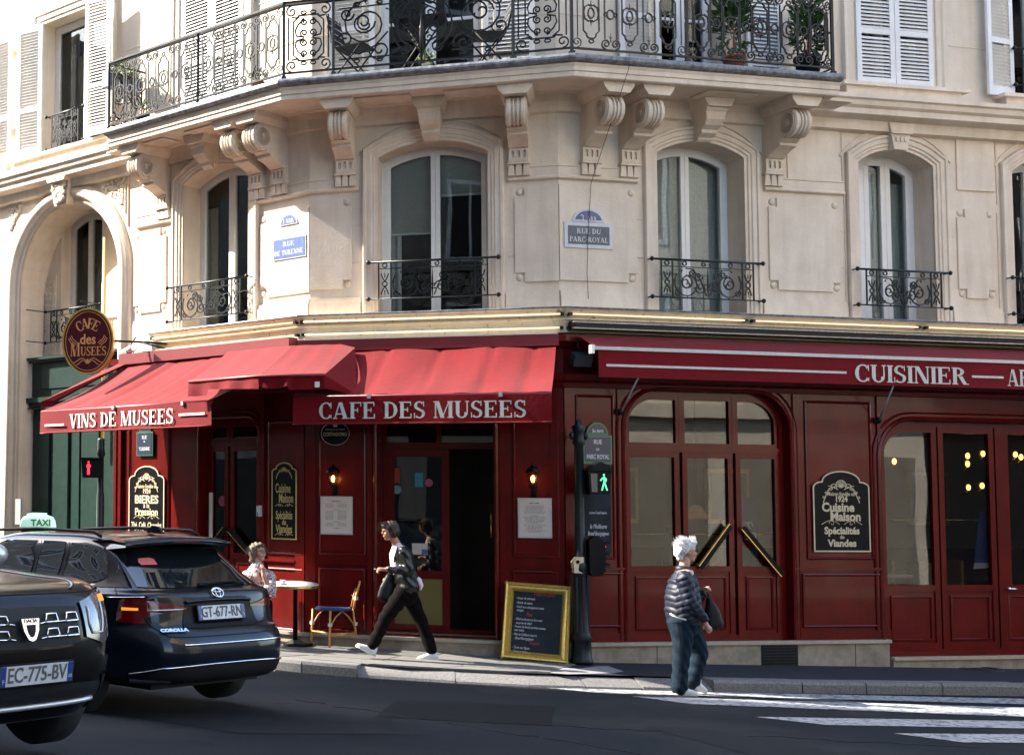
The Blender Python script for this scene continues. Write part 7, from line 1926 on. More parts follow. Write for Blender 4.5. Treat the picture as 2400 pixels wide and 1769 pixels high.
# plate in its recess, badges, bumper trims
part('plate_recess', car.patch([('r', .36, .915), ('r', 0, .92), ('r', -.36, .915)], [('r', .42, .72), ('r', 0, .71), ('r', -.42, .72)], .004), M['black'], tx, Wc)
part('recess_lip', car.line([('r', .36, .915), ('r', 0, .925), ('r', -.36, .915)], .014, .012), M['car1'], tx, Wc)
numplate(tx, car.frame_at(('r', 0, .825), .030), 'GT-677-RN', '75')
We = car.frame_at(('r', 0, .975), .016)
def ell(mb, rx, rz, t, cz=0): mb.tube([(rx*math.cos(a), 0, cz+rz*math.sin(a)) for a in [2*PI*i/24 for i in range(24)]], t, 5, closed=True)
mb = MB(); ell(mb, .062, .042, .0055); ell(mb, .024, .040, .0045); ell(mb, .046, .015, .0045, .020); part('emblem', mb, M['chrome'], tx, We)
text(tx, car.frame_at(('r', .54, .705), .012), 'COROLLA', .042, M['chrome'], 1.25, .003, name='model_badge'); text(tx, car.frame_at(('r', -.56, .705), .012), 'HYBRID', .030, M['chrome'], 1.0, .001, name='model_badge')
part('chrome_strip', car.line([('r', .50, .60), ('r', 0, .598), ('r', -.62, .60)], .009, .006, 10), M['chrome'], tx, Wc)
part('lower_valance', car.patch([('r', .66, .425), ('r', 0, .435), ('r', -.66, .425)], [('r', .74, .305), ('r', 0, .30), ('r', -.74, .305)], .006), M['plastic'], tx, Wc)
part('chrome_trim', car.line([('r', .79, .38), ('r', .66, .43), ('r', .2, .445), ('r', -.2, .445), ('r', -.66, .43), ('r', -.79, .38)], .006, .012, 8), M['chrome'], tx, Wc)
for s in (1, -1): part('chrome_trim', car.patch([('r', s*.78, .345), ('r', s*.58, .34)], [('r', s*.76, .315), ('r', s*.58, .32)], .014), M['chrome'], tx, Wc)
for y, sd in ((.80, 1), (-.80, -1)):
    wheel(tx, Wc, .98, y, .33, sd); wheel(tx, Wc, 3.70, y, .33, sd)
part('underbody', MB().box(.3, 4.3, -.6, .6, .24, .34), M['blackm'], tx, Wc)
# ---- dark SUV, front left corner towards us
hd = R(-47.5); fw = Vector((math.cos(hd), math.sin(hd))); E_ = Vector(((70-260)/3339*8.0, 8.0)); O = E_-fw*4.29; gE = zroad(E_.x, E_.y)+.045; g1 = zroad(E_.x-fw.x*3, E_.y-fw.y*3)
Wd = T(O.x, O.y, gE+(g1-gE)/3*4.29) @ RZ(hd) @ RY(math.atan2(g1-gE, 3))
DU = [(.27, .15, 4.13, .82, 5.2), (.33, .08, 4.20, .85, 5.2), (.42, .04, 4.275, .885, 5.2), (.56, .03, 4.31, .90, 5.2), (.70, .04, 4.315, .905, 5.2), (.82, .06, 4.30, .91, 5.2), (.93, .10, 4.265, .91, 5.2), (1.0, .14, 4.20, .90, 5.2), (1.045, .18, 4.06, .885, 5.2), (1.06, .20, 3.78, .865, 5), (1.085, .22, 3.42, .84, 5), (1.105, .24, 3.12, .80, 5), (1.25, .30, 2.95, .76, 5), (1.40, .40, 2.68, .71, 5), (1.55, .55, 2.38, .65, 5), (1.62, .75, 2.1, .56, 4.5), (1.64, 1.1, 1.8, .3, 4)]
car = Car(DU, Wd, M['car2'])
du = thing('suv_car', 'dark SUV cut by the left edge, its front grille and left headlight towards the camera', 'car', Wd)
car.body(du)
part('windscreen', car.patch([('f', .56, 1.56), ('f', 0, 1.57), ('f', -.56, 1.56)], [('f', .68, 1.18), ('f', 0, 1.17), ('f', -.68, 1.18)], .006), M['cglass'], du, Wd)
part('side_window', car.patch([('s', 2.2, 1.52), ('s', 1.3, 1.54)], [('s', 2.7, 1.17), ('s', 1.3, 1.17)], .006), M['cglass'], du, Wd)
part('bonnet_seam', car.line([('f', .74, 1.10), ('f', .80, 1.045), ('f', .76, 1.0), ('f', .55, .985), ('f', 0, .985), ('f', -.55, .985), ('f', -.76, 1.0), ('f', -.8, 1.045)], .005, .0, 8), M['plastic'], du, Wd)
for s in (-1, 1): part('bonnet_crease', car.line([('f', s*.50, 1.10), ('f', s*.52, 1.07), ('f', s*.50, 1.03), ('f', s*.42, 1.0)], .012, -.002, 8), M['car2'], du, Wd)
gr = part('grille', car.patch([('f', .39, .905), ('f', 0, .915), ('f', -.39, .905)], [('f', .39, .705), ('f', 0, .69), ('f', -.39, .705)], .006), M['blackm'], du, Wd)
for s in (-1, 1):
    for zc, (b0, b1, b2) in ((.845, (.09, .255, .39)), (.765, (.09, .255, .39))):
        part('chrome_bar', car.line([('f', s*b0, zc-.025), ('f', s*(b0+.03), zc-.02), ('f', s*.38, zc-.015)], .005, .018, 5), M['chrome'], gr, Wd)
        for c in (b1-.075, b2-.06):
            q = [(c-.05, zc-.020), (c-.035, zc+.024), (c+.035, zc+.026), (c+.045, zc-.018), (c-.05, zc-.020)]
            part('chrome_bar', car.line([('f', s*y, z) for y, z in q], .0062, .018, 2), M['chrome'], gr, Wd)
We = car.frame_at(('f', 0, .80), .035)
sh = [(x*.85, z*.9) for x, z in [(-.075, .055), (.075, .055), (.062, -.02), (.03, -.075), (0, -.085), (-.03, -.075), (-.062, -.02)]]
em = part('emblem', MB().prism(sh, -.012, .01), M['chrome'], du, We); part('emblem_field', MB().prism([(x*.5, z*.55-.012) for x, z in sh], -.016, -.012), M['plastic'], em, We); text(em, We @ T(0, -.014, .036), 'DACIA', .028, M['ink'], 1.1)
numplate(du, car.frame_at(('f', .045, .555), .030), 'EC-775-BV', '03')
part('lower_grille', car.patch([('f', .60, .47), ('f', 0, .48), ('f', -.60, .47)], [('f', .64, .34), ('f', 0, .34), ('f', -.64, .34)], .006), M['blackm'], du, Wd)
part('lower_bumper', car.patch([('s', 3.9, .50), ('f', .84, .50), ('f', .62, .50)], [('s', 3.9, .29), ('f', .80, .29), ('f', .64, .29)], .010), M['plastic'], du, Wd)
part('skid_bar', car.line([('f', .56, .375), ('f', 0, .365), ('f', -.56, .375)], .016, .012, 8), M['silver'], du, Wd)
part('fog_lamp', car.patch([('f', .79, .60), ('f', .73, .60)], [('f', .79, .50), ('f', .73, .50)], .016), M['silver'], du, Wd)
for s in (1, -1):
    hl = part('headlamp', car.patch([('f', s*.42, .925), ('f', s*.56, .965), ('f', s*.76, .975)], [('f', s*.44, .73), ('f', s*.60, .68), ('f', s*.76, .76)], .014), mat('headlamp_glass', (.09, .09, .095), .06, spec=.8, coat=1), du, Wd)
    part('lamp_trim', car.line([('f', s*.47, .90), ('f', s*.47, .80), ('f', s*.49, .75), ('f', s*.58, .75), ('f', s*.60, .82), ('f', s*.60, .92)], .007, .018, 5), M['silver'], hl, Wd)
    part('indicator_bulb', car.patch([('f', s*.60, .955), ('f', s*.69, .96)], [('f', s*.60, .915), ('f', s*.69, .92)], .018), mat('dull_amber', (.7, .28, .06), .3, emit=(1, .35, .06), estr=.12), hl, Wd)
part('wheel_arch', car.line([('s', 3.50+.42*math.cos(q), .30+.44*math.sin(q)) for q in [PI*i/12 for i in range(13)]], .03, .004, 2), M['plastic'], du, Wd)
wm = Wd @ T(2.72, 1.0, 1.17)
mi = part('wing_mirror', MB().ball((0, 0, 0), .075, .115, .08, 12, 8), M['silver'], du, wm); part('mirror_arm', MB().tube([(0, -.1, -.04), (0, -.26, -.08)], .025, 6), M['plastic'], mi, wm)
for y, sd in ((.80, 1), (-.80, -1)):
    wheel(du, Wd, 3.46, y, .355, sd, .22); wheel(du, Wd, .86, y, .355, sd, .22)
part('underbody', MB().box(.3, 4.0, -.6, .6, .24, .35), M['blackm'], du, Wd)

# ================================================================ people
def remesh(mb, mat_, vox=.011, smooth=6, name='body', disp=None):
    me = mb.mesh('tmp', None); o = bpy.data.objects.new('tmp', me); COL.objects.link(o)
    r = o.modifiers.new('r', 'REMESH'); r.mode = 'VOXEL'; r.voxel_size = vox; r.use_smooth_shade = True
    if smooth: s = o.modifiers.new('s', 'SMOOTH'); s.iterations = smooth; s.factor = .5
    bpy.context.view_layer.update()
    m2 = bpy.data.meshes.new_from_object(o.evaluated_get(bpy.context.evaluated_depsgraph_get()))
    bpy.data.objects.remove(o); bpy.data.meshes.remove(me)
    m2.name = name; m2.materials.clear(); m2.materials.append(mat_)
    if disp:
        ns = [v.normal.copy() for v in m2.vertices]
        for v, n in zip(m2.vertices, ns): v.co += n*disp(v.co)
    for pl in m2.polygons: pl.use_smooth = True
    return m2
def limb(mb, pts, rad, n=12, flat=None):
    """closed tapered limb: chain of rings with rounded ends; rad items r or (rx, ry) with ry across Y"""
    pts = [Vector(p) for p in pts]; rad = [(r, r) if not isinstance(r, tuple) else r for r in rad]
    # resample
    P, Q = [], []
    for i in range(len(pts)-1):
        for j in range(4):
            u = j/4; P.append(pts[i].lerp(pts[i+1], u)); Q.append((rad[i][0]*(1-u)+rad[i+1][0]*u, rad[i][1]*(1-u)+rad[i+1][1]*u))
    P.append(pts[-1]); Q.append(rad[-1])
    rings = []
    def ring_(p, d, a, b):
        d = d.normalized(); y = Vector((0, 1, 0)); y = (y-d*y.dot(d)); 
        if y.length < .2: y = Vector((0, 0, 1))-d*d.z
        y.normalize(); x = y.cross(d); return [p+x*(a*math.cos(2*PI*k/n))+y*(b*math.sin(2*PI*k/n)) for k in range(n)]
    d0 = P[1]-P[0]; d1 = P[-1]-P[-2]; a, b = Q[0]; m = min(a, b)
    for f, g in ((-.9, .35), (-.6, .75)): rings.append(ring_(P[0]+d0.normalized()*m*f, d0, a*g, b*g))
    for i, p in enumerate(P):
        d = P[min(i+1, len(P)-1)]-P[max(i-1, 0)]; rings.append(ring_(p, d, *Q[i]))
    a, b = Q[-1]; m = min(a, b)
    for f, g in ((.6, .75), (.9, .35)): rings.append(ring_(P[-1]+d1.normalized()*m*f, d1, a*g, b*g))
    return mb.loft(rings)
def headshape(mb, c, f, s=1.0, up=Vector((0, 0, 1))):
    """skull, jaw, nose, ears; c = centre of the skull, f = facing direction"""
    f = f.normalized(); r = f.cross(up).normalized(); u = r.cross(f)
    Mx = Matrix(((r.x, f.x, u.x, c.x), (r.y, f.y, u.y, c.y), (r.z, f.z, u.z, c.z), (0, 0, 0, 1)))
    def B(x, y, z, a, b, d): mb.ball((0, 0, 0), a*s, b*s, d*s, 14, 10, Mx @ T(x*s, y*s, z*s))
    B(0, -.012, .025, .074, .092, .085); B(0, .03, -.015, .062, .062, .075); B(0, .040, -.075, .043, .043, .042); B(0, .066, -.098, .022, .020, .018)
    B(0, .092, -.012, .012, .020, .026); B(0, .104, -.024, .013, .014, .011); B(0, .085, .018, .035, .012, .012)
    for q in (-1, 1): B(q*.074, -.005, -.012, .010, .018, .030); B(q*.035, .070, -.035, .022, .02, .024)
    B(0, .084, -.058, .022, .012, .008); B(0, .082, -.070, .019, .012, .008)
    return Mx
def face_parts(par, Mx, s=1.0, glasses=None, lips=(.35, .10, .09)):
    for q in (-1, 1):
        part('eye', MB().ball((0, 0, 0), .011*s, .008*s, .008*s, 8, 6, None), M['ink'], par, Mx @ T(q*.030*s, .083*s, .0))
        part('eyebrow', MB().tube([(-.016*s, .002, 0), (0, .006*s, .004*s), (.016*s, 0, 0)], .003*s, 5), M['ink'], par, Mx @ T(q*.030*s, .088*s, .022*s))
    part('mouth', MB().ball((0, 0, 0), .019*s, .006*s, .004*s, 8, 5), mat('lips', lips, .5), par, Mx @ T(0, .094*s, -.064*s))
    if glasses:
        g = MB()
        for q in (-1, 1): g.tube([(q*.031*s+.022*s*math.cos(a), .100*s, .002*s+.018*s*math.sin(a)) for a in [2*PI*i/14 for i in range(14)]], .0022, 4, closed=True); g.tube([(q*.053*s, .10*s, .004*s), (q*.078*s, .02*s, .004*s), (q*.080*s, -.01*s, -.002)], .0022, 4)
        g.tube([(-.01*s, .102*s, .006*s), (.01*s, .102*s, .006*s)], .0025, 4); o = part('glasses', g, M['black'], par, Mx)
        if glasses == 'dark':
            for q in (-1, 1): part('dark_lens', MB().ball((0, 0, 0), .023*s, .004, .019*s, 12, 6), M['cglass'], o, Mx @ T(q*.031*s, .099*s, .002*s))
def hand(mb, wrist, d, palm, s=1.0, curl=.5, spread=1):
    """five fingered hand from the wrist along d; palm = direction the palm faces"""
    d = d.normalized(); palm = (palm-d*palm.dot(d)).normalized(); side = d.cross(palm)*spread
    k = wrist+d*.085*s
    limb(mb, [wrist-d*.01, wrist+d*.03*s, k], [.019*s, .024*s, .026*s], 10)
    for i, (o, L) in enumerate(((-.026, .062), (-.009, .072), (.009, .068), (.026, .052))):
        b = k+side*o*s-d*.012; c1 = (d*math.cos(curl*.6)+palm*math.sin(curl*.6)); c2 = (d*math.cos(curl*1.5)+palm*math.sin(curl*1.5)); c3 = (d*math.cos(curl*2.3)+palm*math.sin(curl*2.3))
        p1 = b+c1*L*.5*s; p2 = p1+c2*L*.32*s; p3 = p2+c3*L*.26*s; limb(mb, [b-side*o*.3*s, b, p1, p2, p3], [.010*s, .0105*s, .0095*s, .0085*s, .007*s], 8)
    t0 = wrist+d*.02*s-side*.018*s; t1 = t0-side*.030*s+d*.03*s+palm*.012; t2 = t1+d*.032*s+palm*.012*s; limb(mb, [t0, t1, t2], [.013*s, .0115*s, .008*s], 8)
def strands(base_fn, n, r=.004):
    mb = MB()
    for i in range(n):
        pts = base_fn(i); mb.tube(pts, [r*(1-.8*j/(len(pts)-1)) for j in range(len(pts))], 4)
    return mb
def shoe(par, heel, toe, up, mt, sole, name='shoe', h=.085):
    """trainer between heel and toe points; up = direction of the ankle"""
    f = (toe-heel); L = f.length; f.normalize(); r = f.cross(up).normalized(); u = r.cross(f)
    Mx = Matrix(((f.x, r.x, u.x, heel.x), (f.y, r.y, u.y, heel.y), (f.z, r.z, u.z, heel.z), (0, 0, 0, 1)))
    out = [(0, -.02), (.02, -.034), (.3*L, -.032), (.6*L, -.044), (.82*L, -.042), (.95*L, -.028), (L, 0), (.95*L, .028), (.82*L, .042), (.6*L, .044), (.3*L, .032), (.02, .034), (0, .02)]
    so = MB().prismz(out, 0, .028)
    m = MB(); limb(m, [(.035, 0, .045), (L*.35, 0, .05), (L*.7, 0, .038), (L*.9, 0, .032)], [(.042, .034), (.042, .034), (.028, .040), (.02, .032)], 12)
    limb(m, [(.045, 0, .05), (.06, 0, h+.01)], [(.046, .036), (.044, .036)], 12)
    me = remesh(m, mt, .008, 4, name); s = part(name, me, None, par, Mx); part('sole', so, sole, s, Mx)
    part('laces', MB().tube([(L*.36, .02, h*.95), (L*.42, -.02, h*.92), (L*.46, .02, h*.86), (L*.52, -.02, h*.80), (L*.56, .02, h*.75)], .005, 5), sole, s, Mx)
M['hairw'] = mat('white_hair', (.60, .60, .61), .6, var=.12, vscale=60, bump=.5, bscale=120)
M['hairb'] = mat('dark_brown_hair', (.022, .009, .005), .45, var=.5, vscale=50, bump=.5, bscale=120)
M['hairg'] = mat('greying_hair', (.075, .05, .034), .6, var=.5, vscale=60, bump=.5, bscale=120)
M['puffer'] = mat('navy_quilted_nylon', (.006, .0085, .022), .55, var=.2, vscale=20, spec=.35)
M['jeans'] = mat('blue_denim', (.0022, .0105, .021), .85, var=.35, vscale=14, bump=.3, bscale=200, spec=.2)
M['leather'] = mat('black_leather', (.003, .0035, .0035), .38, var=.2, vscale=15, bump=.3, bscale=40)
M['trous'] = mat('charcoal_brown_trousers', (.0035, .0024, .0026), .9, var=.2, vscale=15, spec=.08)
M['shirt'] = mat('pale_pink_shirt', (.60, .50, .52), .8)
M['bag'] = mat('black_bag_leather', (.005, .005, .005), .5, bump=.3, bscale=60, spec=.2)
M['print'] = mat('floral_blouse', (.10, .07, .12), .8, var=.4, vscale=38, col2=(.62, .50, .48), mix=(.42, .56))

# ---- white haired woman crossing, seen in profile facing right
Yw = 15.05
def J(x, y, dy=0): return at(x, y, Yw+dy)
root = J(1598, 1628); root.z = zroad(root.x, root.y)
RW = T(root.x, root.y, root.z)
w1 = thing('person', 'white-haired woman in dark sunglasses, navy quilted jacket and jeans stepping off the kerb', 'person', RW)
up = Vector((0, 0, 1)); fx = Vector((1, -.05, -.02))
bm = MB(); hc = J(1610, 1290)
HM = headshape(bm, hc, fx, .97)
limb(bm, [J(1606, 1312), J(1602, 1335), J(1600, 1350)], [.052, .054, .07])
limb(bm, [J(1602, 1350), J(1606, 1400), J(1604, 1450)], [(.10, .15), (.12, .15), (.13, .16)])
# near arm
sA, eA, wA = J(1604, 1357, -.17), J(1618, 1412, -.22), J(1653, 1456, -.22)
limb(bm, [sA, eA, wA], [.048, .040, .026]); hand(bm, wA, Vector((.45, 0, -1)), Vector((.25, .9, 0)), .95, .35)
sB, eB, wB = J(1604, 1357, .17), J(1632, 1410, .18), J(1648, 1388, .10)
limb(bm, [sB, eB, wB], [.048, .040, .026]); hand(bm, wB, Vector((.3, -.4, .45)), Vector((-.4, -.3, -.7)), .9, 1.0)
hipN, kneN, ankN = J(1594, 1455, -.08), J(1598, 1532, -.09), J(1592, 1606, -.08)
hipF, kneF, ankF = J(1606, 1455, .09), J(1640, 1528, .09), J(1622, 1596, .09)
for a, b, c in ((hipN, kneN, ankN), (hipF, kneF, ankF)): limb(bm, [a, b, c], [.075, .052, .036])
bd = part('body', remesh(bm, M['skin2'], .0085, 3), None, w1, I4)
face_parts(bd, HM, .97, 'dark')
# hair: short, swept back
r_ = random.Random(2); hb = MB()
def HB(x, y, z, a, b, c): hb.ball((0, 0, 0), a, b, c, 12, 8, HM @ T(x, y, z))
HB(0, -.02, .055, .088, .108, .075); HB(0, -.065, .02, .08, .07, .085); HB(0, .035, .085, .066, .065, .042); HB(0, -.09, -.02, .055, .045, .06); HB(0, -.075, -.075, .05, .032, .04)
for q in (-1, 1): HB(q*.055, -.035, .02, .034, .055, .055)
hr = part('hair', remesh(hb, M['hairw'], .008, 1, 'hair', lambda c: .006*math.sin(c.x*150+c.z*70+c.y*40)*math.sin(c.z*90+c.x*30)), None, bd, I4)
def st(i):
    a = r_.uniform(-1.5, 1.5); z = r_.uniform(-.02, .12); y = r_.uniform(-.12, .09); p = HM @ Vector((.082*math.sin(a)*.9, y*.8, .06+.07*math.cos(a)*1.0-max(0, -y-.05)*.5)); d = HM.to_3x3() @ Vector((math.sin(a)*.3, -.8 if y < .03 else .2, .35))
    return [p, p+d*.03, p+d*.05+Vector((0, 0, r_.uniform(-.02, .02)))]
part('hair_wisps', strands(st, 420, .0032), M['hairw'], hr, I4, kind='stuff')
# quilted jacket: torso and sleeves with stitched baffles
jm = MB()
limb(jm, [J(1601, 1338), J(1602, 1360), J(1600, 1395), J(1602, 1428), J(1604, 1446)], [(.075, .085), (.135, .205), (.168, .215), (.180, .215), (.178, .215)], 18)
limb(jm, [sA+Vector((0, 0, .01)), eA, wA+Vector((-.01, 0, .03))], [.085, .066, .044], 14); limb(jm, [sB, eB, wB+Vector((-.02, 0, -.02))], [.085, .066, .046], 14)
ja = (eA-sA).normalized()
def quilt(c):
    # torso baffles drop towards the back, arms run across the sleeve
    dA = (c-sA).dot((wA-sA).normalized()); near = c.y < Yw-.13
    t = (dA if near else (c.z+ (c.x-root.x)*.35))/.062
    q = abs(math.sin(PI*t)); return .0095*(q**.6)-.004+.003*math.sin(c.x*70+c.z*50)
jk = part('jacket', remesh(jm, M['puffer'], .0085, 3, 'jacket', quilt), None, w1, I4)
part('collar', MB().lathe([(.066, -.03), (.072, .0), (.070, .03), (.062, .032), (.060, -.02)], 18, T(*(J(1600, 1334)))), M['puffer'], jk, I4)
part('shirt_hem', MB().tube([J(1570, 1437, -.18), J(1585, 1447, -.205), J(1608, 1452, -.21)], .010, 6), M['lett'], jk, I4)
part('shirt_front', MB().ball(J(1615, 1343, 0), .045, .06, .045, 10, 8), M['shirt'], jk, I4)
tm = MB()
limb(tm, [J(1603, 1440), J(1602, 1462)], [(.165, .19), (.168, .19)], 16)
limb(tm, [hipN, J(1600, 1495, -.09), kneN, J(1594, 1575, -.08), J(1592, 1611, -.08)], [.118, .108, .088, .080, .084], 14)
limb(tm, [hipF, J(1626, 1492, .09), kneF, J(1634, 1565, .09), J(1622, 1598, .09)], [.118, .108, .088, .078, .078], 14)
part('jeans', remesh(tm, M['jeans'], .0085, 4, 'jeans', lambda c: .004*math.sin(c.z*46+c.x*60+math.sin(c.y*30)*2)*(1 if c.z < root.z+.75 else .3)), None, w1, I4)
shoe(w1, J(1580, 1629, -.08)*1, J(1637, 1631, -.08), up, M['rub'], M['lett']); shoe(w1, J(1614, 1605, .09), J(1655, 1626, .09), Vector((.3, 0, 1)), M['rub'], M['lett'])
bg_ = MB(); limb(bg_, [J(1662, 1404, .1), J(1668, 1430, .1), J(1675, 1465, .1)], [(.03, .04), (.08, .05), (.10, .055)], 14)
hb_ = part('handbag', remesh(bg_, M['bag'], .012, 4, 'handbag'), None, None, I4); tagged(hb_, 'black shoulder bag carried in front by the white-haired woman', 'bag')
part('strap', MB().tube([J(1648, 1388, .02), J(1655, 1396, .06), J(1663, 1404, .1)], .010, 6).tube([J(1645, 1384, .04), J(1652, 1380, .10), J(1664, 1402, .14)], .008, 6), M['bag'], hb_, I4)

# ---- woman striding left past the doorway
Yk = 16.45
def K(x, y, dy=0): return at(x, y, Yk+dy)
root = K(930, 1545); root.z = zs(root.x); RW = T(root.x, root.y, root.z)
w2 = thing('person', 'woman striding left in black leather jacket, dark trousers and white trainers, cigarette in hand', 'person', RW)
bm = MB(); hc = K(914, 1243); fxl = Vector((-1, -.12, -.12)); HM = headshape(bm, hc, fxl, .90)
limb(bm, [K(921, 1258), K(930, 1276), K(936, 1290)], [.048, .050, .06]); limb(bm, [K(938, 1292), K(946, 1330), K(950, 1375)], [(.09, .14), (.10, .13), (.11, .15)])
sA, eA, wA = K(946, 1293, -.15), K(962, 1337, -.19), K(904, 1334, -.17)
limb(bm, [sA, eA, wA], [.045, .040, .026]); hand(bm, wA, Vector((-1, 0, .02)), Vector((.05, .3, -.9)), .9, .9)
sB, eB, wB = K(944, 1293, .15), K(950, 1340, .2), K(915, 1352, .12); limb(bm, [sB, eB, wB], [.045, .040, .026]); hand(bm, wB, Vector((-.8, 0, -.4)), Vector((0, -.5, -.6)), .9, 1.1)
hF, kF, aF = K(946, 1388, -.07), K(903, 1447, -.08), K(872, 1512, -.07)
hR, kR, aR = K(952, 1388, .09), K(986, 1452, .09), K(1012, 1524, .09)
for a, b, c in ((hF, kF, aF), (hR, kR, aR)): limb(bm, [a, b, c], [.07, .050, .036])
bd = part('body', remesh(bm, M['skin'], .0085, 3), None, w2, I4); face_parts(bd, HM, .90, 'clear')
hb = MB()
HB(0, -.02, .045, .082, .098, .070); HB(0, -.06, -.01, .078, .055, .09); HB(0, .055, .062, .058, .045, .030)
for q in (-1, 1): HB(q*.058, -.02, -.015, .03, .045, .075)
hr = part('hair', remesh(hb, M['hairb'], .009, 2, 'hair', lambda c: .004*math.sin(c.x*150+c.z*60)), None, bd, I4)
r_ = random.Random(4)
def st(i):
    a = r_.uniform(-1.7, 1.7); y = r_.uniform(-.08, .10); p = HM @ Vector((.078*math.sin(a), y*.8, .045+.062*math.cos(a))); d = HM.to_3x3() @ Vector((math.sin(a)*.3, .45 if y > .02 else .0, -.6 if abs(a) > 1 else -.1)); k = Vector((-.012*r_.random(), 0, 0))
    return [p, p+d*.03+k, p+d*.07+k*2+Vector((0, 0, r_.uniform(-.015, .015)))]
part('hair_wisps', strands(st, 380, .003), M['hairb'], hr, I4, kind='stuff')
jm = MB()
limb(jm, [K(937, 1284), K(942, 1300), K(948, 1335), K(954, 1362), K(956, 1375)], [(.07, .08), (.125, .19), (.125, .185), (.135, .19), (.14, .195)], 18)
limb(jm, [sA, eA, wA+Vector((.03, 0, 0))], [.070, .055, .038], 14); limb(jm, [sB, eB, wB+Vector((.03, 0, 0))], [.070, .055, .038], 14)
jk = part('jacket', remesh(jm, M['leather'], .0085, 3, 'jacket', lambda c: .005*math.sin(c.z*60+c.x*45+math.sin(c.y*25)*2)), None, w2, I4)
part('lapel', MB().poly([K(931, 1280, -.12), K(925, 1300, -.15), K(921, 1322, -.14), K(930, 1310, -.155), K(938, 1292, -.14)]), M['leather'], jk, I4)
sm = MB(); limb(sm, [K(931, 1278), K(925, 1300), K(928, 1330)], [(.05, .07), (.06, .10), (.06, .10)], 12); sh_ = part('shirt', remesh(sm, M['shirt'], .010, 3, 'shirt'), None, w2, I4)
sm = MB(); limb(sm, [K(978, 1360, -.06), K(984, 1372, -.06), K(984, 1380, -.06)], [(.05, .09), (.04, .08), (.02, .06)], 12); part('shirt_tail', remesh(sm, M['shirt'], .010, 3, 'shirt_tail'), None, w2, I4)
part('collar', MB().poly([K(938, 1272, -.09), K(930, 1284, -.11), K(936, 1292, -.12), K(948, 1284, -.10)]), M['shirt'], sh_, I4)
tm = MB(); limb(tm, [K(952, 1372), K(951, 1392)], [(.135, .165), (.14, .17)], 16)
limb(tm, [hF, K(925, 1418, -.08), kF, K(888, 1482, -.075), K(874, 1508, -.07)], [.105, .095, .075, .068, .072], 14)
limb(tm, [hR, K(970, 1420, .09), kR, K(1000, 1490, .09), K(1010, 1520, .09)], [.105, .095, .072, .068, .074], 14)
part('trousers', remesh(tm, M['trous'], .0085, 4, 'trousers', lambda c: .005*math.sin(c.z*42+c.x*36)), None, w2, I4)
shoe(w2, K(878, 1539, -.07), K(832, 1514, -.07), Vector((.5, 0, 1)), M['rub'], M['lett']); shoe(w2, K(1028, 1545, .09), K(976, 1549, .09), up, M['rub'], M['lett'])
cg = part('cigarette', MB().tube([K(888, 1335, -.19), K(877, 1333, -.21)], .004, 6), M['lett'], None, I4); tagged(cg, 'cigarette held between the fingers of the striding woman', 'cigarette')
bg_ = MB(); limb(bg_, [K(914, 1350, .02), K(908, 1378, .0), K(903, 1402, .0)], [(.05, .035), (.09, .045), (.10, .05)], 14)
hb_ = part('handbag', remesh(bg_, M['bag'], .012, 4, 'handbag'), None, None, I4); tagged(hb_, 'black leather bag hanging in front of the striding woman', 'bag')
part('strap', MB().tube([K(906, 1352, .02), K(914, 1338, -.02), K(925, 1352, .04)], .009, 6), M['bag'], hb_, I4)

# ---- seated woman at the round table, chin in hand
Ys = 17.35
def S(x, y, dy=0): return at(x, y, Ys+dy)
RW = T(SWP.x, SWP.y, SWP.z)
w3_ = thing('person', 'grey-haired woman in glasses and patterned blouse sitting behind the taxi, chin resting on hand', 'person', RW)
bm = MB(); hc = S(606, 1292); HM = headshape(bm, hc, Vector((.62, -.78, .05)), .95)
limb(bm, [S(603, 1312), S(600, 1332), S(600, 1345)], [.052, .055, .07]); limb(bm, [S(600, 1348), S(598, 1390), S(596, 1430)], [(.10, .14), (.12, .15), (.13, .16)])
sA, eA, wA = S(632, 1350, -.02), S(636, 1392, -.18), S(617, 1346, -.20)
limb(bm, [sA, eA, wA], [.045, .040, .026]); hand(bm, wA, Vector((-.05, .05, 1)), Vector((-.6, .6, .1)), .9, .5)
sB, eB, wB = S(576, 1352, .0), S(580, 1400, -.14), S(618, 1396, -.22); limb(bm, [sB, eB, wB], [.045, .040, .026]); hand(bm, wB, Vector((1, -.1, 0)), Vector((0, 0, -1)), .9, .3)
sz_ = SWP.z; hp = Vector((SWP.x-.02, SWP.y, sz_+.55))
for dy in (-.10, .10):
    limb(bm, [hp+Vector((0, dy, 0)), hp+Vector((.02+dy*.6, -.38, .0)), hp+Vector((.03+dy*.6, -.38, -.44))], [.08, .055, .038])
bd = part('body', remesh(bm, M['skin2'], .0085, 3), None, w3_, I4); face_parts(bd, HM, .92, 'clear')
hb = MB()
HB(0, -.03, .045, .088, .095, .072); HB(0, -.07, -.03, .085, .06, .10); HB(0, .035, .075, .065, .05, .034)
for q in (-1, 1): HB(q*.078, -.03, -.04, .034, .05, .10)
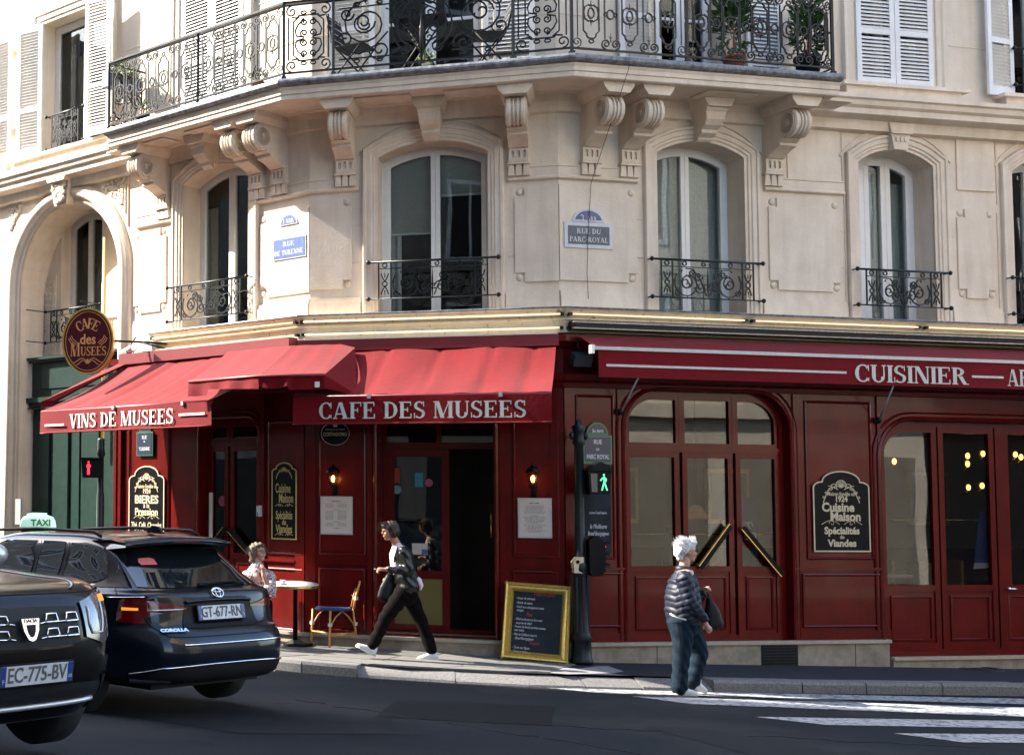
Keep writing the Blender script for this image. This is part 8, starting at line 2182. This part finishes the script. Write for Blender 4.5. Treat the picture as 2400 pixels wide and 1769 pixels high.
HB(0, -.07, -.10, .085, .05, .05)
hr = part('hair', remesh(hb, M['hairg'], .009, 2, 'hair', lambda c: .006*math.sin(c.x*120+c.z*70)), None, bd, I4)
r_ = random.Random(9)
def st(i):
    a = r_.uniform(-2, 2); y = r_.uniform(-.12, .06); p = HM @ Vector((.086*math.sin(a), y*.8, .02+.075*math.cos(a))); d = HM.to_3x3() @ Vector((math.sin(a)*.6, -.3, -.5)); return [p, p+d*.03, p+d*.065+Vector((r_.uniform(-.02, .02), 0, r_.uniform(-.01, .02)))]
part('hair_wisps', strands(st, 420, .003), M['hairg'], hr, I4, kind='stuff')
jm = MB(); limb(jm, [S(603, 1327), S(602, 1348), S(600, 1390), S(598, 1432)], [(.08, .09), (.19, .13), (.20, .15), (.20, .17)], 16)
limb(jm, [sA, sA.lerp(eA, .5), eA, eA.lerp(wA, .35)], [.075, .075, .068, .06], 14); limb(jm, [sB, eB, eB.lerp(wB, .6)], [.075, .066, .05], 14)
part('blouse', remesh(jm, M['print'], .010, 3, 'blouse', lambda c: .005*math.sin(c.z*50+c.x*40)), None, w3_, I4)
tm = MB()
for dy in (-.10, .10): limb(tm, [hp+Vector((0, dy, 0)), hp+Vector((.02+dy*.6, -.38, .0)), hp+Vector((.03+dy*.6, -.38, -.40))], [.10, .078, .06])
part('trousers', remesh(tm, M['trous'], .012, 3, 'trousers'), None, w3_, I4)
for dy in (-.12, .08): shoe(w3_, hp+Vector((.03+dy*.6, -.36, -.535)), hp+Vector((.05+dy*.6, -.60, -.535)), up, M['leather'], M['plastic'])
# cup and saucer on the round table
Wt2 = WMAT[tb.name] @ T(-.16, -.08, .738); cup = thing('coffee_cup', 'small white cup on a saucer on the round table', 'cup', Wt2)
part('saucer', MB().lathe([(0, 0), (.035, 0), (.06, .010), (.058, .013), (.03, .005), (0, .005)], 18), M['platew'], cup, Wt2); part('cup_bowl', MB().lathe([(.018, .005), (.034, .03), (.036, .052), (.032, .052), (.03, .03), (0, .02)], 16), M['platew'], cup, Wt2)
